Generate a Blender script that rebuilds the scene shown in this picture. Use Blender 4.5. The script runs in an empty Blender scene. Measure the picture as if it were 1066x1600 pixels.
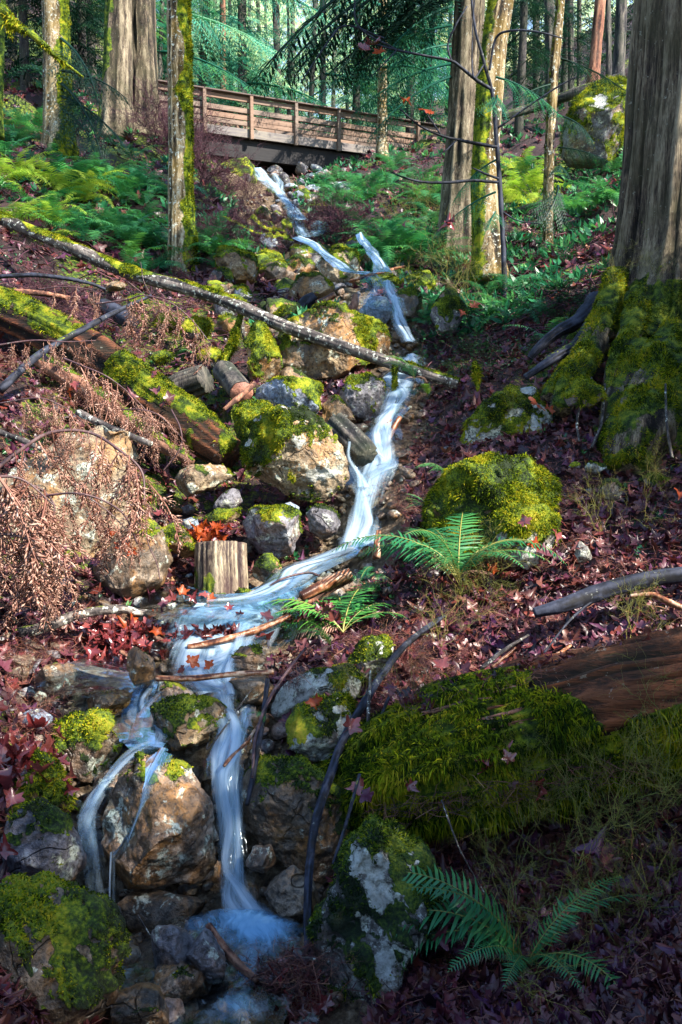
import bpy, bmesh, math, random
import numpy as np
from mathutils import Vector, Matrix
random.seed(11); RNG = np.random.default_rng(11)
sc = bpy.context.scene
COL = sc.collection
R = math.radians

# ---------------------------------------------------------------- camera
PITCH = R(-8.0); FPX = 1386.0
cam_d = bpy.data.cameras.new('camera'); cam = bpy.data.objects.new('camera', cam_d); COL.objects.link(cam)
cam_d.sensor_fit = 'VERTICAL'; cam_d.angle = 2 * math.atan(800 / FPX)
cam_d.clip_start = 0.05; cam_d.clip_end = 2000
cam.rotation_euler = (R(90) + PITCH, 0, 0); cam.location = (0, 0, 0)
sc.camera = cam
# ---------------------------------------------------------------- world, sun, exposure
SUN_EL, SUN_AZ = R(43), R(122)      # azimuth measured from north (+Y) clockwise: the sun stands to the right and behind
w = bpy.data.worlds.new('World'); sc.world = w; w.use_nodes = True
wn = w.node_tree; bg = wn.nodes['Background']
sky = wn.nodes.new('ShaderNodeTexSky'); sky.sky_type = 'NISHITA'; sky.sun_disc = False
sky.sun_elevation = SUN_EL; sky.sun_rotation = SUN_AZ; sky.ozone_density = 2.2; sky.dust_density = 0.2; sky.air_density = 1.3
wn.links.new(sky.outputs[0], bg.inputs[0]); bg.inputs[1].default_value = 0.115
sun_l = bpy.data.lights.new('sun', 'SUN'); sun_l.energy = 4.4; sun_l.angle = R(0.55); sun_l.color = (1.0, 0.93, 0.80)
sun = bpy.data.objects.new('sun', sun_l); COL.objects.link(sun)
SUND = Vector((math.sin(SUN_AZ) * math.cos(SUN_EL), math.cos(SUN_AZ) * math.cos(SUN_EL), math.sin(SUN_EL)))
sun.rotation_euler = SUND.to_track_quat('Z', 'Y').to_euler(); sun.location = (20, -20, 40)
sc.view_settings.view_transform = 'Standard'; sc.view_settings.look = 'None'
sc.view_settings.gamma = 1.0; sc.view_settings.use_curve_mapping = False
sc.view_settings.exposure = 1.95
sc.render.engine = 'CYCLES'
sc.cycles.use_denoising = True
sc.cycles.max_bounces = 6; sc.cycles.diffuse_bounces = 3; sc.cycles.glossy_bounces = 2
sc.cycles.transparent_max_bounces = 12; sc.cycles.transmission_bounces = 3
sc.cycles.caustics_reflective = False; sc.cycles.caustics_refractive = False

# ---------------------------------------------------------------- small helpers
UP = np.array([0, -math.sin(PITCH), math.cos(PITCH)]); FW = np.array([0, math.cos(PITCH), math.sin(PITCH)])
def ray(px, py): return FW + np.array([1.0, 0, 0]) * ((px - 533) / FPX) + UP * ((800 - py) / FPX)
def P(px, py, d): return ray(px, py) * d
def tag(o, label=None, cat=None, group=None, kind=None):
    if label: o['label'] = label
    if cat: o['category'] = cat
    if group: o['group'] = group
    if kind: o['kind'] = kind
    return o
def empty(name, loc, label=None, cat=None, group=None):
    o = bpy.data.objects.new(name, None); COL.objects.link(o); o.location = loc
    o.empty_display_size = .1
    return tag(o, label, cat, group)
def mesh_np(name, V, F, mat=None, smooth=True, attrs=None):
    V = np.asarray(V, dtype=np.float32); F = np.asarray(F, dtype=np.int32)
    me = bpy.data.meshes.new(name); k = F.shape[1]
    me.vertices.add(len(V)); me.vertices.foreach_set('co', V.ravel())
    me.loops.add(F.size); me.loops.foreach_set('vertex_index', F.ravel())
    me.polygons.add(len(F)); me.polygons.foreach_set('loop_start', np.arange(0, F.size, k, dtype=np.int32))
    me.polygons.foreach_set('loop_total', np.full(len(F), k, dtype=np.int32))
    if smooth: me.polygons.foreach_set('use_smooth', np.ones(len(F), dtype=bool))
    me.update(calc_edges=True)
    if attrs:
        for n, a in attrs.items():
            a = np.asarray(a, dtype=np.float32)
            at = me.attributes.new(n, 'FLOAT', 'POINT'); at.data.foreach_set('value', a.ravel())
    if mat: me.materials.append(mat)
    return me
def link(name, me, parent=None, loc=None, rot=None, scale=None, keep=False):
    o = bpy.data.objects.new(name, me); COL.objects.link(o)
    if parent: o.parent = parent
    if loc is not None: o.location = loc
    if rot is not None: o.rotation_euler = rot
    if scale is not None: o.scale = scale if hasattr(scale, '__len__') else (scale,) * 3
    return o
def obj(name, V, F, mat, parent=None, smooth=True, attrs=None):
    # V in world space; a parent Empty only carries a location here
    V = np.asarray(V, dtype=np.float64)
    if parent is not None:
        base = np.array(parent.location); p = parent
        while p.parent: p = p.parent; base = base + np.array(p.location)
        return link(name, mesh_np(name, V - base, F, mat, smooth, attrs), parent)
    c = V.mean(0); c[2] = V[:, 2].min()
    return link(name, mesh_np(name, V - c, F, mat, smooth, attrs), None, loc=c)
class Acc:
    def __init__(s): s.V = []; s.F = []; s.n = 0; s.T = []
    def add(s, V, F, tone=None):
        V = np.asarray(V); s.V.append(V); s.F.append(np.asarray(F) + s.n); s.n += len(V)
        s.T.append(np.full(len(V), 0.5) if tone is None else (np.full(len(V), tone) if np.isscalar(tone) else tone))
    def get(s): return np.concatenate(s.V), np.concatenate(s.F), np.concatenate(s.T)
# ---------------------------------------------------------------- numpy noise
_G = np.random.default_rng(5).random(4096)
def _h(i, j, k): return _G[(i * 73 + j * 179 + k * 283 + (i * j & 255) * 7 + (j * k & 127) * 13) & 4095]
def vnoise(p):
    p = np.asarray(p, dtype=np.float64); i = np.floor(p).astype(np.int64); f = p - i; f = f * f * (3 - 2 * f)
    x, y, z = i[..., 0], i[..., 1], i[..., 2]; a, b, c = f[..., 0], f[..., 1], f[..., 2]
    def l(u, v, t): return u + (v - u) * t
    return l(l(l(_h(x, y, z), _h(x+1, y, z), a), l(_h(x, y+1, z), _h(x+1, y+1, z), a), b),
             l(l(_h(x, y, z+1), _h(x+1, y, z+1), a), l(_h(x, y+1, z+1), _h(x+1, y+1, z+1), a), b), c) * 2 - 1
def fbm(p, o=4, g=.5):
    s = 0; a = 1.0; p = np.asarray(p, dtype=np.float64)
    for k in range(o): s = s + vnoise(p + k * 17.3) * a; p = p * 2.03; a *= g
    return s
def ridged(p, o=4, g=.5):
    s = 0; a = 1.0; p = np.asarray(p, dtype=np.float64)
    for k in range(o): s = s + (1 - np.abs(vnoise(p + k * 9.7)) * 2) * a; p = p * 2.1; a *= g
    return s
# ---------------------------------------------------------------- terrain function
CT = """380 1600 3.15;200 1600 3.1;300 1510 3.4;450 1490 3.5;370 1430 3.75;150 1500 3.5;250 1425 3.9;360 1395 4.15;250 1390 4.2;150 1400 4.15;460 1390 4.2;360 1300 4.4;250 1300 4.45;150 1300 4.4;440 1290 4.5;520 1300 4.45;360 1190 4.6;170 1230 4.5;430 1180 4.65;330 1100 4.75;200 1130 4.75
60 1120 4.7;330 1050 5.1;120 1060 5.3;230 1050 5.2;390 1010 5.5;300 970 5.9;380 945 6.1;250 930 6.3;470 890 6.7;300 890 6.9;550 870 7.0;575 760 7.5;590 700 7.8;440 800 7.6
330 800 7.8;615 640 8.5;620 590 9.0;625 520 10.6;590 480 11.2;520 600 9.2;450 560 9.9;350 620 9.2;540 460 12;480 420 13.2;600 420 13.5;430 350 18;400 310 21;470 290 22
400 268 27;480 272 27;400 258 36;450 256 45;500 250 60;300 238 36;400 225 110;500 225 120
80 1560 2.9;20 1400 3.3;-100 1500 2.6;50 1250 4.1;-100 1250 3.8;20 1080 5.0;-100 1000 4.8;100 980 5.8;0 900 5.9;150 800 7.1;0 760 6.7;-150 700 6.2;250 760 7.7;100 660 7.9
0 560 8.4;200 600 9;300 560 10;-200 450 8.5;100 480 10.3;250 470 11.5;350 450 12;0 400 11;150 380 12.8;300 400 13.5;0 300 13.5;-200 300 12;100 290 15;200 300 16;330 330 17
60 240 17.5;200 215 21;300 240 23;350 265 25;0 180 21;-200 150 18;250 150 30;100 120 30;0 60 35;-300 0 30;250 100 50;250 60 100;0 -50 100
600 1570 3.3;800 1590 3.25;1000 1580 3.2;1200 1500 2.8;560 1360 3.9;750 1400 4.1;950 1420 4.0;520 1240 4.6;650 1260 4.7;850 1290 4.6;1050 1270 4.4;1250 1200 3.9;520 1100 4.9;650 1110 5.2
800 1060 5.3;950 1000 5.4;1066 950 5.3;1250 900 5;500 980 5.7;650 950 6;800 900 6.2;950 850 6.4;1100 800 6.4;640 800 7;600 870 6.7;660 700 7.8;750 720 7.6;800 650 8
900 700 7.4;1000 720 7.2;1100 700 7;1300 600 6.6;650 610 9.2;750 580 9.3;850 570 9.2;950 600 8.4;1060 560 8.4;700 480 12;800 470 12;900 450 10.8;1000 450 9.4;1100 430 9;1300 380 8.5
650 400 14.5;750 400 14;850 390 14;930 380 13;650 300 21;700 270 23;800 310 19;900 300 19;1000 280 17;1200 250 14;600 250 26;680 225 28;800 250 25;930 230 23;1100 180 20;750 190 35
900 170 35;1050 100 32;1300 0 28;700 150 90;900 60 90;1200 -100 80"""
_c = []
for s_ in CT.replace('\n', ';').split(';'):
    a_, b_, d_ = map(float, s_.split()); r_ = ray(a_, b_); _c.append((r_[0] / r_[1], math.log(r_[1] * d_), r_[2] / r_[1]))
for a_, Y_, t_ in ((-1.2, 3, -.2), (-1.2, 8, .12), (-1.2, 20, .3), (-1.2, 90, .4), (1.2, 3, -.1), (1.2, 8, .12), (1.2, 20, .3), (1.2, 90, .4), (-.8, 1.3, -1.1), (.8, 1.3, -1.1), (0, 1.3, -1.75), (-1.5, 1.3, -.9), (1.5, 1.3, -.8)):
    _c.append((a_, math.log(Y_), t_))
_c = np.array(_c); _cx = _c[:, :2] * [1.6, 1.0]
def _tps(r2): return .5 * r2 * np.log(r2 + 1e-9)
def _solve():
    n = len(_cx); A = np.zeros((n + 3, n + 3)); d = ((_cx[:, None] - _cx[None]) ** 2).sum(-1)
    A[:n, :n] = _tps(d) + np.eye(n) * 2e-3; A[:n, n] = 1; A[:n, n+1:] = _cx; A[n, :n] = 1; A[n+1:, :n] = _cx.T
    return np.linalg.solve(A, np.concatenate([_c[:, 2], [0, 0, 0]]))
_w = _solve()
def ground_t(a, v):
    a = np.asarray(a, float); v = np.asarray(v, float); sh = a.shape; q = np.stack([a.ravel() * 1.6, v.ravel()], 1); out = np.empty(len(q))
    for i in range(0, len(q), 20000):
        s = q[i:i+20000]; d = ((s[:, None] - _cx[None]) ** 2).sum(-1)
        out[i:i+20000] = _tps(d) @ _w[:-3] + _w[-3] + s @ _w[-2:]
    return out.reshape(sh)
def gz(X, Y):
    X = np.asarray(X, float); Y0 = np.asarray(Y, float); Y = np.maximum(Y0, 1.6); a = np.clip(X / Y, -1.5, 1.5)
    z = ground_t(a, np.log(Y)) * Y + .25 * np.maximum(np.abs(X) - 1.5 * Y, 0) - .15 * (Y - Y0)
    p = np.stack([X, Y0, X * 0], -1)
    return z + fbm(p * 1.1, 3) * np.minimum(.012 * Y, .25) + fbm(p * 5.0, 3) * .022
def gz1(x, y): return float(gz(np.array([x]), np.array([y]))[0])
_vv = np.exp(np.linspace(math.log(1.6), math.log(115), 420))
def hit(px, py, off=0.0):
    r = ray(px, py); X = _vv * r[0] / r[1]; z = gz(X, _vv); ok = np.nonzero(z >= _vv * r[2] / r[1])[0]
    i = ok[0] if len(ok) else len(_vv) - 1
    return np.array([X[i], _vv[i], z[i] + off])
def depth_of(p): return float(np.dot(p, FW))
def gnorm(x, y, e=.15):
    v = np.array([gz1(x - e, y) - gz1(x + e, y), gz1(x, y - e) - gz1(x, y + e), 2 * e]); return v / np.linalg.norm(v)
# ---------------------------------------------------------------- materials
class NT:
    def __init__(s, name):
        s.m = bpy.data.materials.new(name); s.m.use_nodes = True; s.t = s.m.node_tree; s.t.nodes.clear()
        s.out = s.t.nodes.new('ShaderNodeOutputMaterial')
    def n(s, ty, props=None, **inp):
        nd = s.t.nodes.new('ShaderNode' + ty)
        for k, v in (props or {}).items(): setattr(nd, k, v)
        for k, v in inp.items():
            key = int(k[1:]) if k[0] == '_' and k[1:].isdigit() else k.replace('_', ' ')
            s.set(nd.inputs[key], v)
        return nd
    def set(s, sock, v):
        if isinstance(v, bpy.types.Node): v = v.outputs[0]
        if isinstance(v, bpy.types.NodeSocket): s.t.links.new(v, sock)
        else:
            if hasattr(v, '__len__') and len(v) == 3 and sock.type == 'RGBA': v = (*v, 1)
            sock.default_value = v
    def noise(s, co, scale, detail=4, rough=.55, dist=0): return s.n('TexNoise', Vector=co, Scale=scale, Detail=detail, Roughness=rough, Distortion=dist).outputs['Fac']
    def ramp(s, fac, stops, interp='LINEAR'):
        nd = s.t.nodes.new('ShaderNodeValToRGB'); nd.color_ramp.interpolation = interp; e = nd.color_ramp.elements
        while len(e) > 1: e.remove(e[0])
        e[0].position = stops[0][0]; e[0].color = s._c(stops[0][1])
        for p, c in stops[1:]: q = e.new(p); q.color = s._c(c)
        s.set(nd.inputs[0], fac); return nd.outputs[0]
    def _c(s, c): return (c, c, c, 1) if not hasattr(c, '__len__') else (*c[:3], 1)
    def mix(s, f, a, b, mode='MIX'):
        nd = s.t.nodes.new('ShaderNodeMix'); nd.data_type = 'RGBA'; nd.blend_type = mode
        s.set(nd.inputs[0], f); s.set(nd.inputs[6], a if not np.isscalar(a) else (a, a, a)); s.set(nd.inputs[7], b if not np.isscalar(b) else (b, b, b)); return nd.outputs[2]
    def math(s, op, a, b=0.0, clamp=False):
        nd = s.t.nodes.new('ShaderNodeMath'); nd.operation = op; nd.use_clamp = clamp; s.set(nd.inputs[0], a); s.set(nd.inputs[1], b); return nd.outputs[0]
    def attr(s, name): return s.n('Attribute', {'attribute_name': name}).outputs['Fac']
    def co(s, kind='Object'): return s.n('TexCoord').outputs[kind]
    def mapv(s, co, scale=(1, 1, 1), loc=(0, 0, 0)): return s.n('Mapping', Vector=co, Scale=scale, Location=loc).outputs[0]
    def rnd(s): return s.n('ObjectInfo').outputs['Random']
    def wpos(s): return s.n('NewGeometry').outputs['Position']
    def bump(s, h, st=.5, dist=.02, nrm=None):
        nd = s.n('Bump', Height=h, Strength=st, Distance=dist)
        if nrm is not None: s.set(nd.inputs['Normal'], nrm)
        return nd.outputs[0]
    def bsdf(s, col, rough=.8, bump=None, spec=.3, **kw):
        nd = s.t.nodes.new('ShaderNodeBsdfPrincipled'); s.set(nd.inputs['Base Color'], col); s.set(nd.inputs['Roughness'], rough); s.set(nd.inputs['Specular IOR Level'], spec)
        if bump is not None: s.set(nd.inputs['Normal'], bump)
        for k, v in kw.items(): s.set(nd.inputs[k.replace('_', ' ')], v)
        s.t.links.new(nd.outputs[0], s.out.inputs[0]); return nd
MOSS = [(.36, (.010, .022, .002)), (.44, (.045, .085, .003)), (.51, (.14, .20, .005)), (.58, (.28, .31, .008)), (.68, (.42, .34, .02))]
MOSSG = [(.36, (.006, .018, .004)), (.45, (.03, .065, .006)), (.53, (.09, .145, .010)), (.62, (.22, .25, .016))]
def mat_rock(name, pal, lichen=.5, wet=.6, gold=.3, moss=MOSS):
    n = NT(name); co = n.wpos()
    a = n.noise(co, 3.2, 6, .6, .4); b = n.noise(co, 14, 6, .65, .2); c = n.noise(n.mapv(co, (1, 1, 1), (9, 3, 5)), 45, 4, .7)
    f = n.math('ADD', n.math('MULTIPLY', a, .55), n.math('MULTIPLY', b, .45))
    col = n.ramp(f, [(.30, pal[0]), (.43, pal[1]), (.52, pal[2]), (.62, pal[3])])
    g = n.noise(n.mapv(co, (1, 1, 1), (4, 8, 1)), 2.6, 5, .65, .8)
    col = n.mix(n.math('MULTIPLY', n.ramp(g, [(.50, 0), (.60, 1)]), gold), col, (.30, .14, .035))
    li = n.noise(n.mapv(co, (1, 1, 1), (2, 5, 7)), 7.5, 6, .7, .3)
    col = n.mix(n.ramp(li, [(.62 - .17 * lichen, 0), (.66 - .17 * lichen, 1)]), col, n.ramp(c, [(.35, (.20, .22, .17)), (.6, (.48, .50, .42))]))
    crk = n.n('TexVoronoi', {'feature': 'DISTANCE_TO_EDGE'}, Vector=n.mix(.25, co, n.n('TexNoise', Vector=co, Scale=4.0).outputs['Color']), Scale=3.3).outputs['Distance']
    ck = n.math('MULTIPLY', n.ramp(crk, [(0.0, 1), (.012, 0)]), n.ramp(n.noise(co, 2.7, 3), [(.48, 0), (.6, 1)]))
    col = n.mix(n.math('MULTIPLY', ck, .7), col, (.012, .010, .008))
    col = n.mix(n.ramp(c, [(.40, .75), (.5, 0)]), col, (.02, .016, .014))
    pl = n.math('ADD', n.attr('pale'), n.math('MULTIPLY', n.math('SUBTRACT', n.noise(co, 19, 6, .8), .5), 3.4)); col = n.mix(n.ramp(pl, [(.46, 0), (.60, .92)]), col, n.ramp(n.math('ADD', n.math('MULTIPLY', c, .5), n.math('MULTIPLY', b, .5)), [(.38, (.10, .10, .09)), (.46, (.28, .29, .26)), (.56, (.38, .39, .37))]))
    mm = n.math('ADD', n.attr('moss'), n.math('MULTIPLY', n.math('SUBTRACT', n.noise(co, 22, 4, .7), .5), .9))
    mk = n.ramp(mm, [(.44, 0), (.56, 1)])
    tone = n.math('ADD', n.math('MULTIPLY', n.noise(co, 3.2, 4, .65), .7), n.math('MULTIPLY', n.noise(co, 70, 2), .3)); tone = n.math('ADD', n.math('MULTIPLY', n.math('SUBTRACT', tone, .5), 1.5), .46)
    col = n.mix(mk, col, n.ramp(tone, moss))
    h = n.math('ADD', n.math('MULTIPLY', b, .8), n.math('MULTIPLY', c, .35)); h = n.math('SUBTRACT', h, n.math('MULTIPLY', ck, .8))
    fz = n.noise(co, 150, 3, .8)
    h = n.math('ADD', h, n.math('MULTIPLY', mk, n.math('MULTIPLY', fz, .8)))
    ro = n.mix(mk, n.ramp(b, [(.35, .75 - .5 * wet), (.65, .95 - .5 * wet)]), 1.0)
    n.bsdf(col, ro, n.bump(h, .9, .03), .5)
    return n.m
def mat_fuzz(name, stops, rough=1.0):
    n = NT(name); co = n.wpos()
    t = n.math('ADD', n.math('ADD', n.math('MULTIPLY', n.noise(co, 3.2, 4, .65), .55), n.math('MULTIPLY', n.noise(co, 16, 3, .6), .25)), n.math('MULTIPLY', n.attr('tone'), .20))
    t = n.math('ADD', n.math('MULTIPLY', n.math('SUBTRACT', t, .5), 1.7), .49)
    col = n.ramp(t, stops)
    nd = n.bsdf(col, rough, None, .15); tr = n.n('BsdfTranslucent', Color=col); mx = n.n('MixShader', _0=.35, _1=nd, _2=tr)
    n.t.links.new(mx.outputs[0], n.out.inputs[0]); return n.m
def mat_leaf(name, stops, rough=.45, trans=.3, spec=.5, scale=6, var=.5):
    n = NT(name); co = n.wpos()
    t = n.math('ADD', n.math('MULTIPLY', n.noise(co, scale, 2), 1 - var), n.math('MULTIPLY', n.math('FRACT', n.math('ADD', n.attr('tone'), n.math('MULTIPLY', n.rnd(), .37))), var))
    col = n.ramp(t, stops)
    nd = n.bsdf(col, rough, None, spec); tr = n.n('BsdfTranslucent', Color=col); mx = n.n('MixShader', _0=trans, _1=nd, _2=tr)
    n.t.links.new(mx.outputs[0], n.out.inputs[0]); return n.m
def mat_bark(name, pal, moss=MOSS, stretch=9.0, scale=5.0, rough=.9, bd=.03, lichen=.3, axis=None):
    n = NT(name); co = n.co('Object'); wp = n.wpos()
    s = n.mapv(co, axis or (stretch, stretch, 1.0)); a = n.noise(s, scale * .35, 6, .65, .3); b = n.noise(s, scale * 1.5, 5, .7); c = n.noise(co, 2.2, 4, .6)
    hh = n.attr('h')
    f = n.math('ADD', n.math('ADD', n.math('MULTIPLY', a, .35), n.math('MULTIPLY', b, .35)), n.math('MULTIPLY', hh, .3))
    col = n.ramp(f, [(.41, pal[0]), (.47, pal[1]), (.53, pal[2]), (.62, pal[3])])
    col = n.mix(n.ramp(c, [(.42, 0), (.62, .6)]), col, pal[4])
    li = n.noise(co, 18, 4, .7); col = n.mix(n.ramp(li, [(.66 - .1 * lichen, 0), (.7 - .1 * lichen, .9 * min(1, lichen * 2))]), col, (.5, .52, .45))
    mm = n.math('ADD', n.attr('moss'), n.math('MULTIPLY', n.math('SUBTRACT', n.noise(wp, 16, 5, .75), .5), 1.1)); mk = n.ramp(mm, [(.44, 0), (.58, 1)])
    col = n.mix(mk, col, n.ramp(n.noise(wp, 9, 4, .7), moss))
    h = n.math('ADD', n.math('MULTIPLY', a, .6), n.math('MULTIPLY', b, .5)); h = n.math('ADD', h, n.math('MULTIPLY', mk, n.math('MULTIPLY', n.noise(wp, 120, 3, .8), .7)))
    n.bsdf(col, rough, n.bump(h, .9, bd), .3); return n.m
M = {}
M['rock_warm'] = mat_rock('warm_brown_stone', [(.020, .013, .009), (.075, .045, .024), (.19, .12, .06), (.36, .28, .17)], .25, .6, .7)
M['rock_pale'] = mat_rock('pale_tan_stone', [(.035, .024, .015), (.13, .09, .055), (.27, .20, .125), (.42, .36, .25)], .4, .4, .65)
M['rock_grey'] = mat_rock('grey_stone', [(.015, .015, .02), (.06, .056, .066), (.145, .135, .155), (.30, .30, .31)], .3, .65, .4)
M['rock_blue'] = mat_rock('blue_grey_scree', [(.03, .04, .06), (.10, .13, .18), (.21, .26, .34), (.40, .45, .52)], .35, .55, .2)
M['rock_dark'] = mat_rock('dark_wet_stone', [(.012, .010, .009), (.045, .034, .026), (.13, .09, .06), (.30, .23, .17)], .12, .85, .6)
M['rock_lichen'] = mat_rock('white_lichened_stone', [(.025, .024, .024), (.11, .10, .095), (.24, .235, .22), (.46, .46, .43)], .75, .35, .15, MOSS)
M['rock_shade'] = mat_rock('shade_darkened_lichened_stone', [(.012, .012, .013), (.05, .048, .045), (.14, .13, .12), (.40, .41, .37)], .55, .4, .2, MOSSG)  # lichened stone palette darkened to carry the shade of the lower right corner
M['rock_wet'] = mat_rock('wet_gold_brown_stone', [(.010, .008, .008), (.055, .035, .024), (.20, .13, .085), (.44, .36, .30)], .35, 1.0, .7)
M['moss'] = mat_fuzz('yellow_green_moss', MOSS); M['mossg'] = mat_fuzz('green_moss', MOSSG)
CED = [(.006, .004, .004), (.036, .026, .021), (.125, .095, .066), (.30, .25, .175), (.06, .055, .028)]
M['bark_cedar'] = mat_bark('cedar_bark', CED, MOSSG, 9, 7, lichen=.2, bd=.05)
M['bark_pale'] = mat_bark('pale_maple_bark', [(.010, .007, .004), (.075, .05, .025), (.22, .16, .09), (.46, .38, .25), (.17, .11, .02)], MOSS, 4, 11, lichen=.8, bd=.04)
M['bark_dark'] = mat_bark('dark_trunk_bark', [(.008, .008, .01), (.03, .027, .03), (.07, .06, .055), (.14, .12, .10), (.04, .05, .03)], MOSSG, 5, 6, lichen=.2)
M['bark_red'] = mat_bark('red_brown_bark', [(.03, .012, .01), (.11, .045, .03), (.24, .10, .06), (.36, .19, .12), (.12, .07, .05)], MOSSG, 6, 6, lichen=.1)
M['bark_log'] = mat_bark('leaning_log_bark', [(.008, .007, .008), (.035, .028, .028), (.08, .065, .06), (.2, .17, .15), (.05, .04, .035)], MOSS, 2, 9, lichen=.9, rough=.6)
M['rot'] = mat_bark('rotten_red_wood', [(.003, .002, .002), (.020, .009, .006), (.085, .026, .012), (.26, .085, .035), (.028, .022, .012)], MOSS, 1.0, 7, lichen=.2, bd=.08, axis=(.7, 5, 8))
M['wood_wet'] = mat_bark('wet_peeled_branch', [(.03, .010, .006), (.12, .04, .018), (.28, .11, .05), (.55, .38, .26), (.12, .05, .03)], MOSS, 3, 9, rough=.3, bd=.01, lichen=.1)
M['twig'] = mat_bark('dark_twig_bark', [(.015, .010, .013), (.05, .030, .033), (.11, .06, .06), (.2, .13, .12), (.07, .03, .04)], MOSS, 2, 9, rough=.5, bd=.005, lichen=.2)
M['twig_blue'] = mat_bark('smooth_dark_branch', [(.003, .003, .006), (.010, .012, .022), (.022, .026, .045), (.04, .045, .07), (.010, .011, .016)], MOSS, 2, 9, rough=.75, bd=.005, lichen=.15)
M['stump'] = mat_bark('weathered_stump_wood', [(.012, .008, .008), (.06, .04, .036), (.19, .145, .10), (.46, .38, .26), (.07, .035, .035)], MOSS, 9, 5, rough=.55, lichen=.1)
M['fern'] = mat_leaf('fern_green', [(.15, (.008, .10, .04)), (.45, (.025, .20, .06)), (.65, (.08, .30, .05)), (.9, (.22, .40, .05))], .4, .35, .5, 1.5, .4)
M['fernb'] = mat_leaf('fern_blue_green', [(.15, (.008, .07, .035)), (.5, (.025, .18, .07)), (.85, (.10, .30, .06))], .4, .35, .5, 1.5, .5)
M['fernl'] = mat_leaf('fern_sunlit_lime', [(.15, (.08, .22, .02)), (.5, (.22, .40, .03)), (.85, (.50, .55, .06))], .4, .45, .5, 1.5, .5)  # brighter lime base colour carries the sunlight on the lit ferns
M['frach'] = mat_leaf('fern_stem', [(0, (.15, .17, .03)), (1, (.30, .26, .06))], .5, .1)
M['shrub'] = mat_leaf('shrub_leaf', [(.15, (.006, .045, .02)), (.5, (.016, .12, .045)), (.85, (.07, .22, .04))], .35, .25, .6, 2, .6)
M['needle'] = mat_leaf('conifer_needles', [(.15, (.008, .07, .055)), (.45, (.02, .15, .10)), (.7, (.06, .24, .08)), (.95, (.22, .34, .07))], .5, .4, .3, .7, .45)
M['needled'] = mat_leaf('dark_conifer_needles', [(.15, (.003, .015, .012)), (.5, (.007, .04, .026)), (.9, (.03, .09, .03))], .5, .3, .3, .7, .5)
M['needlef'] = mat_leaf('far_needles_painted_sunlit', [(.1, (.04, .24, .22)), (.4, (.10, .42, .30)), (.65, (.38, .58, .28)), (.9, (.75, .75, .35))], .6, .5, .2, .35, .4)  # needle colour brightened so the background glow sits in the base colour
M['needlep'] = mat_leaf('far_foliage_painted_sunlit', [(.1, (.30, .55, .45)), (.4, (.60, .75, .42)), (.7, (.85, .85, .50)), (.95, (.9, .85, .6))], .7, .6, .1, .12, .5)  # very pale base colour stands in for sun glowing through the far wood
M['mleaf'] = mat_leaf('fallen_maple_leaf', [(.12, (.012, .004, .010)), (.30, (.05, .012, .022)), (.42, (.09, .028, .018)), (.54, (.15, .028, .022)), (.64, (.07, .018, .065)), (.74, (.13, .045, .035)), (.84, (.09, .018, .045)), (.95, (.34, .14, .05))], .42, .15, .45, 1.2, .75)
M['oleaf'] = mat_leaf('orange_maple_leaf', [(.1, (.22, .03, .008)), (.5, (.34, .06, .01)), (.9, (.26, .03, .01))], .45, .3, .4, 2, .6)
M['rleaf'] = mat_leaf('dark_red_maple_leaf', [(.1, (.08, .012, .015)), (.5, (.17, .025, .025)), (.9, (.22, .06, .05))], .25, .15, .8, 2, .6)
M['dead'] = mat_leaf('dead_cedar_spray', [(.1, (.07, .018, .012)), (.35, (.24, .10, .07)), (.6, (.50, .28, .21)), (.95, (.70, .50, .40))], .6, .25, .3, 3, .6)
M['brush'] = mat_leaf('purple_brown_brush', [(.1, (.015, .006, .010)), (.5, (.055, .022, .035)), (.9, (.14, .06, .07))], .7, .1, .2, 2, .6)
M['litter'] = mat_leaf('twig_and_needle_litter', [(.1, (.016, .004, .008)), (.4, (.07, .015, .024)), (.65, (.16, .045, .035)), (.95, (.36, .18, .10))], .45, .05, .5, 2, .8)
M['stemg'] = mat_leaf('green_huckleberry_twig', [(.1, (.07, .10, .02)), (.5, (.16, .17, .03)), (.9, (.30, .22, .05))], .5, .1, .4, 2, .6)
def mat_wood(name, c):
    n = NT(name); co = n.co('Object'); s = n.mapv(co, (1, 8, 8)); a = n.noise(s, 3, 5, .65); b = n.noise(n.wpos(), .9, 3); 
    col = n.ramp(n.math('ADD', n.math('MULTIPLY', a, .6), n.math('MULTIPLY', b, .4)), [(.3, c[0]), (.5, c[1]), (.7, c[2])])
    col = n.mix(n.math('MULTIPLY', n.rnd(), .35), col, c[3])
    n.bsdf(col, .7, n.bump(a, .4, .01), .3); return n.m
M['plank'] = mat_wood('weathered_rail_wood', [(.05, .038, .034), (.15, .11, .09), (.27, .20, .155), (.30, .14, .07)])
M['plankd'] = mat_wood('grey_beam_wood', [(.06, .05, .06), (.16, .14, .13), (.28, .24, .17), (.12, .10, .12)])
M['beam'] = mat_wood('black_girder', [(.004, .004, .006), (.01, .009, .012), (.02, .018, .02), (.01, .008, .01)])
M['capw'] = mat_wood('dark_cap_rail', [(.05, .035, .035), (.10, .07, .06), (.18, .12, .10), (.08, .05, .05)])
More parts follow.
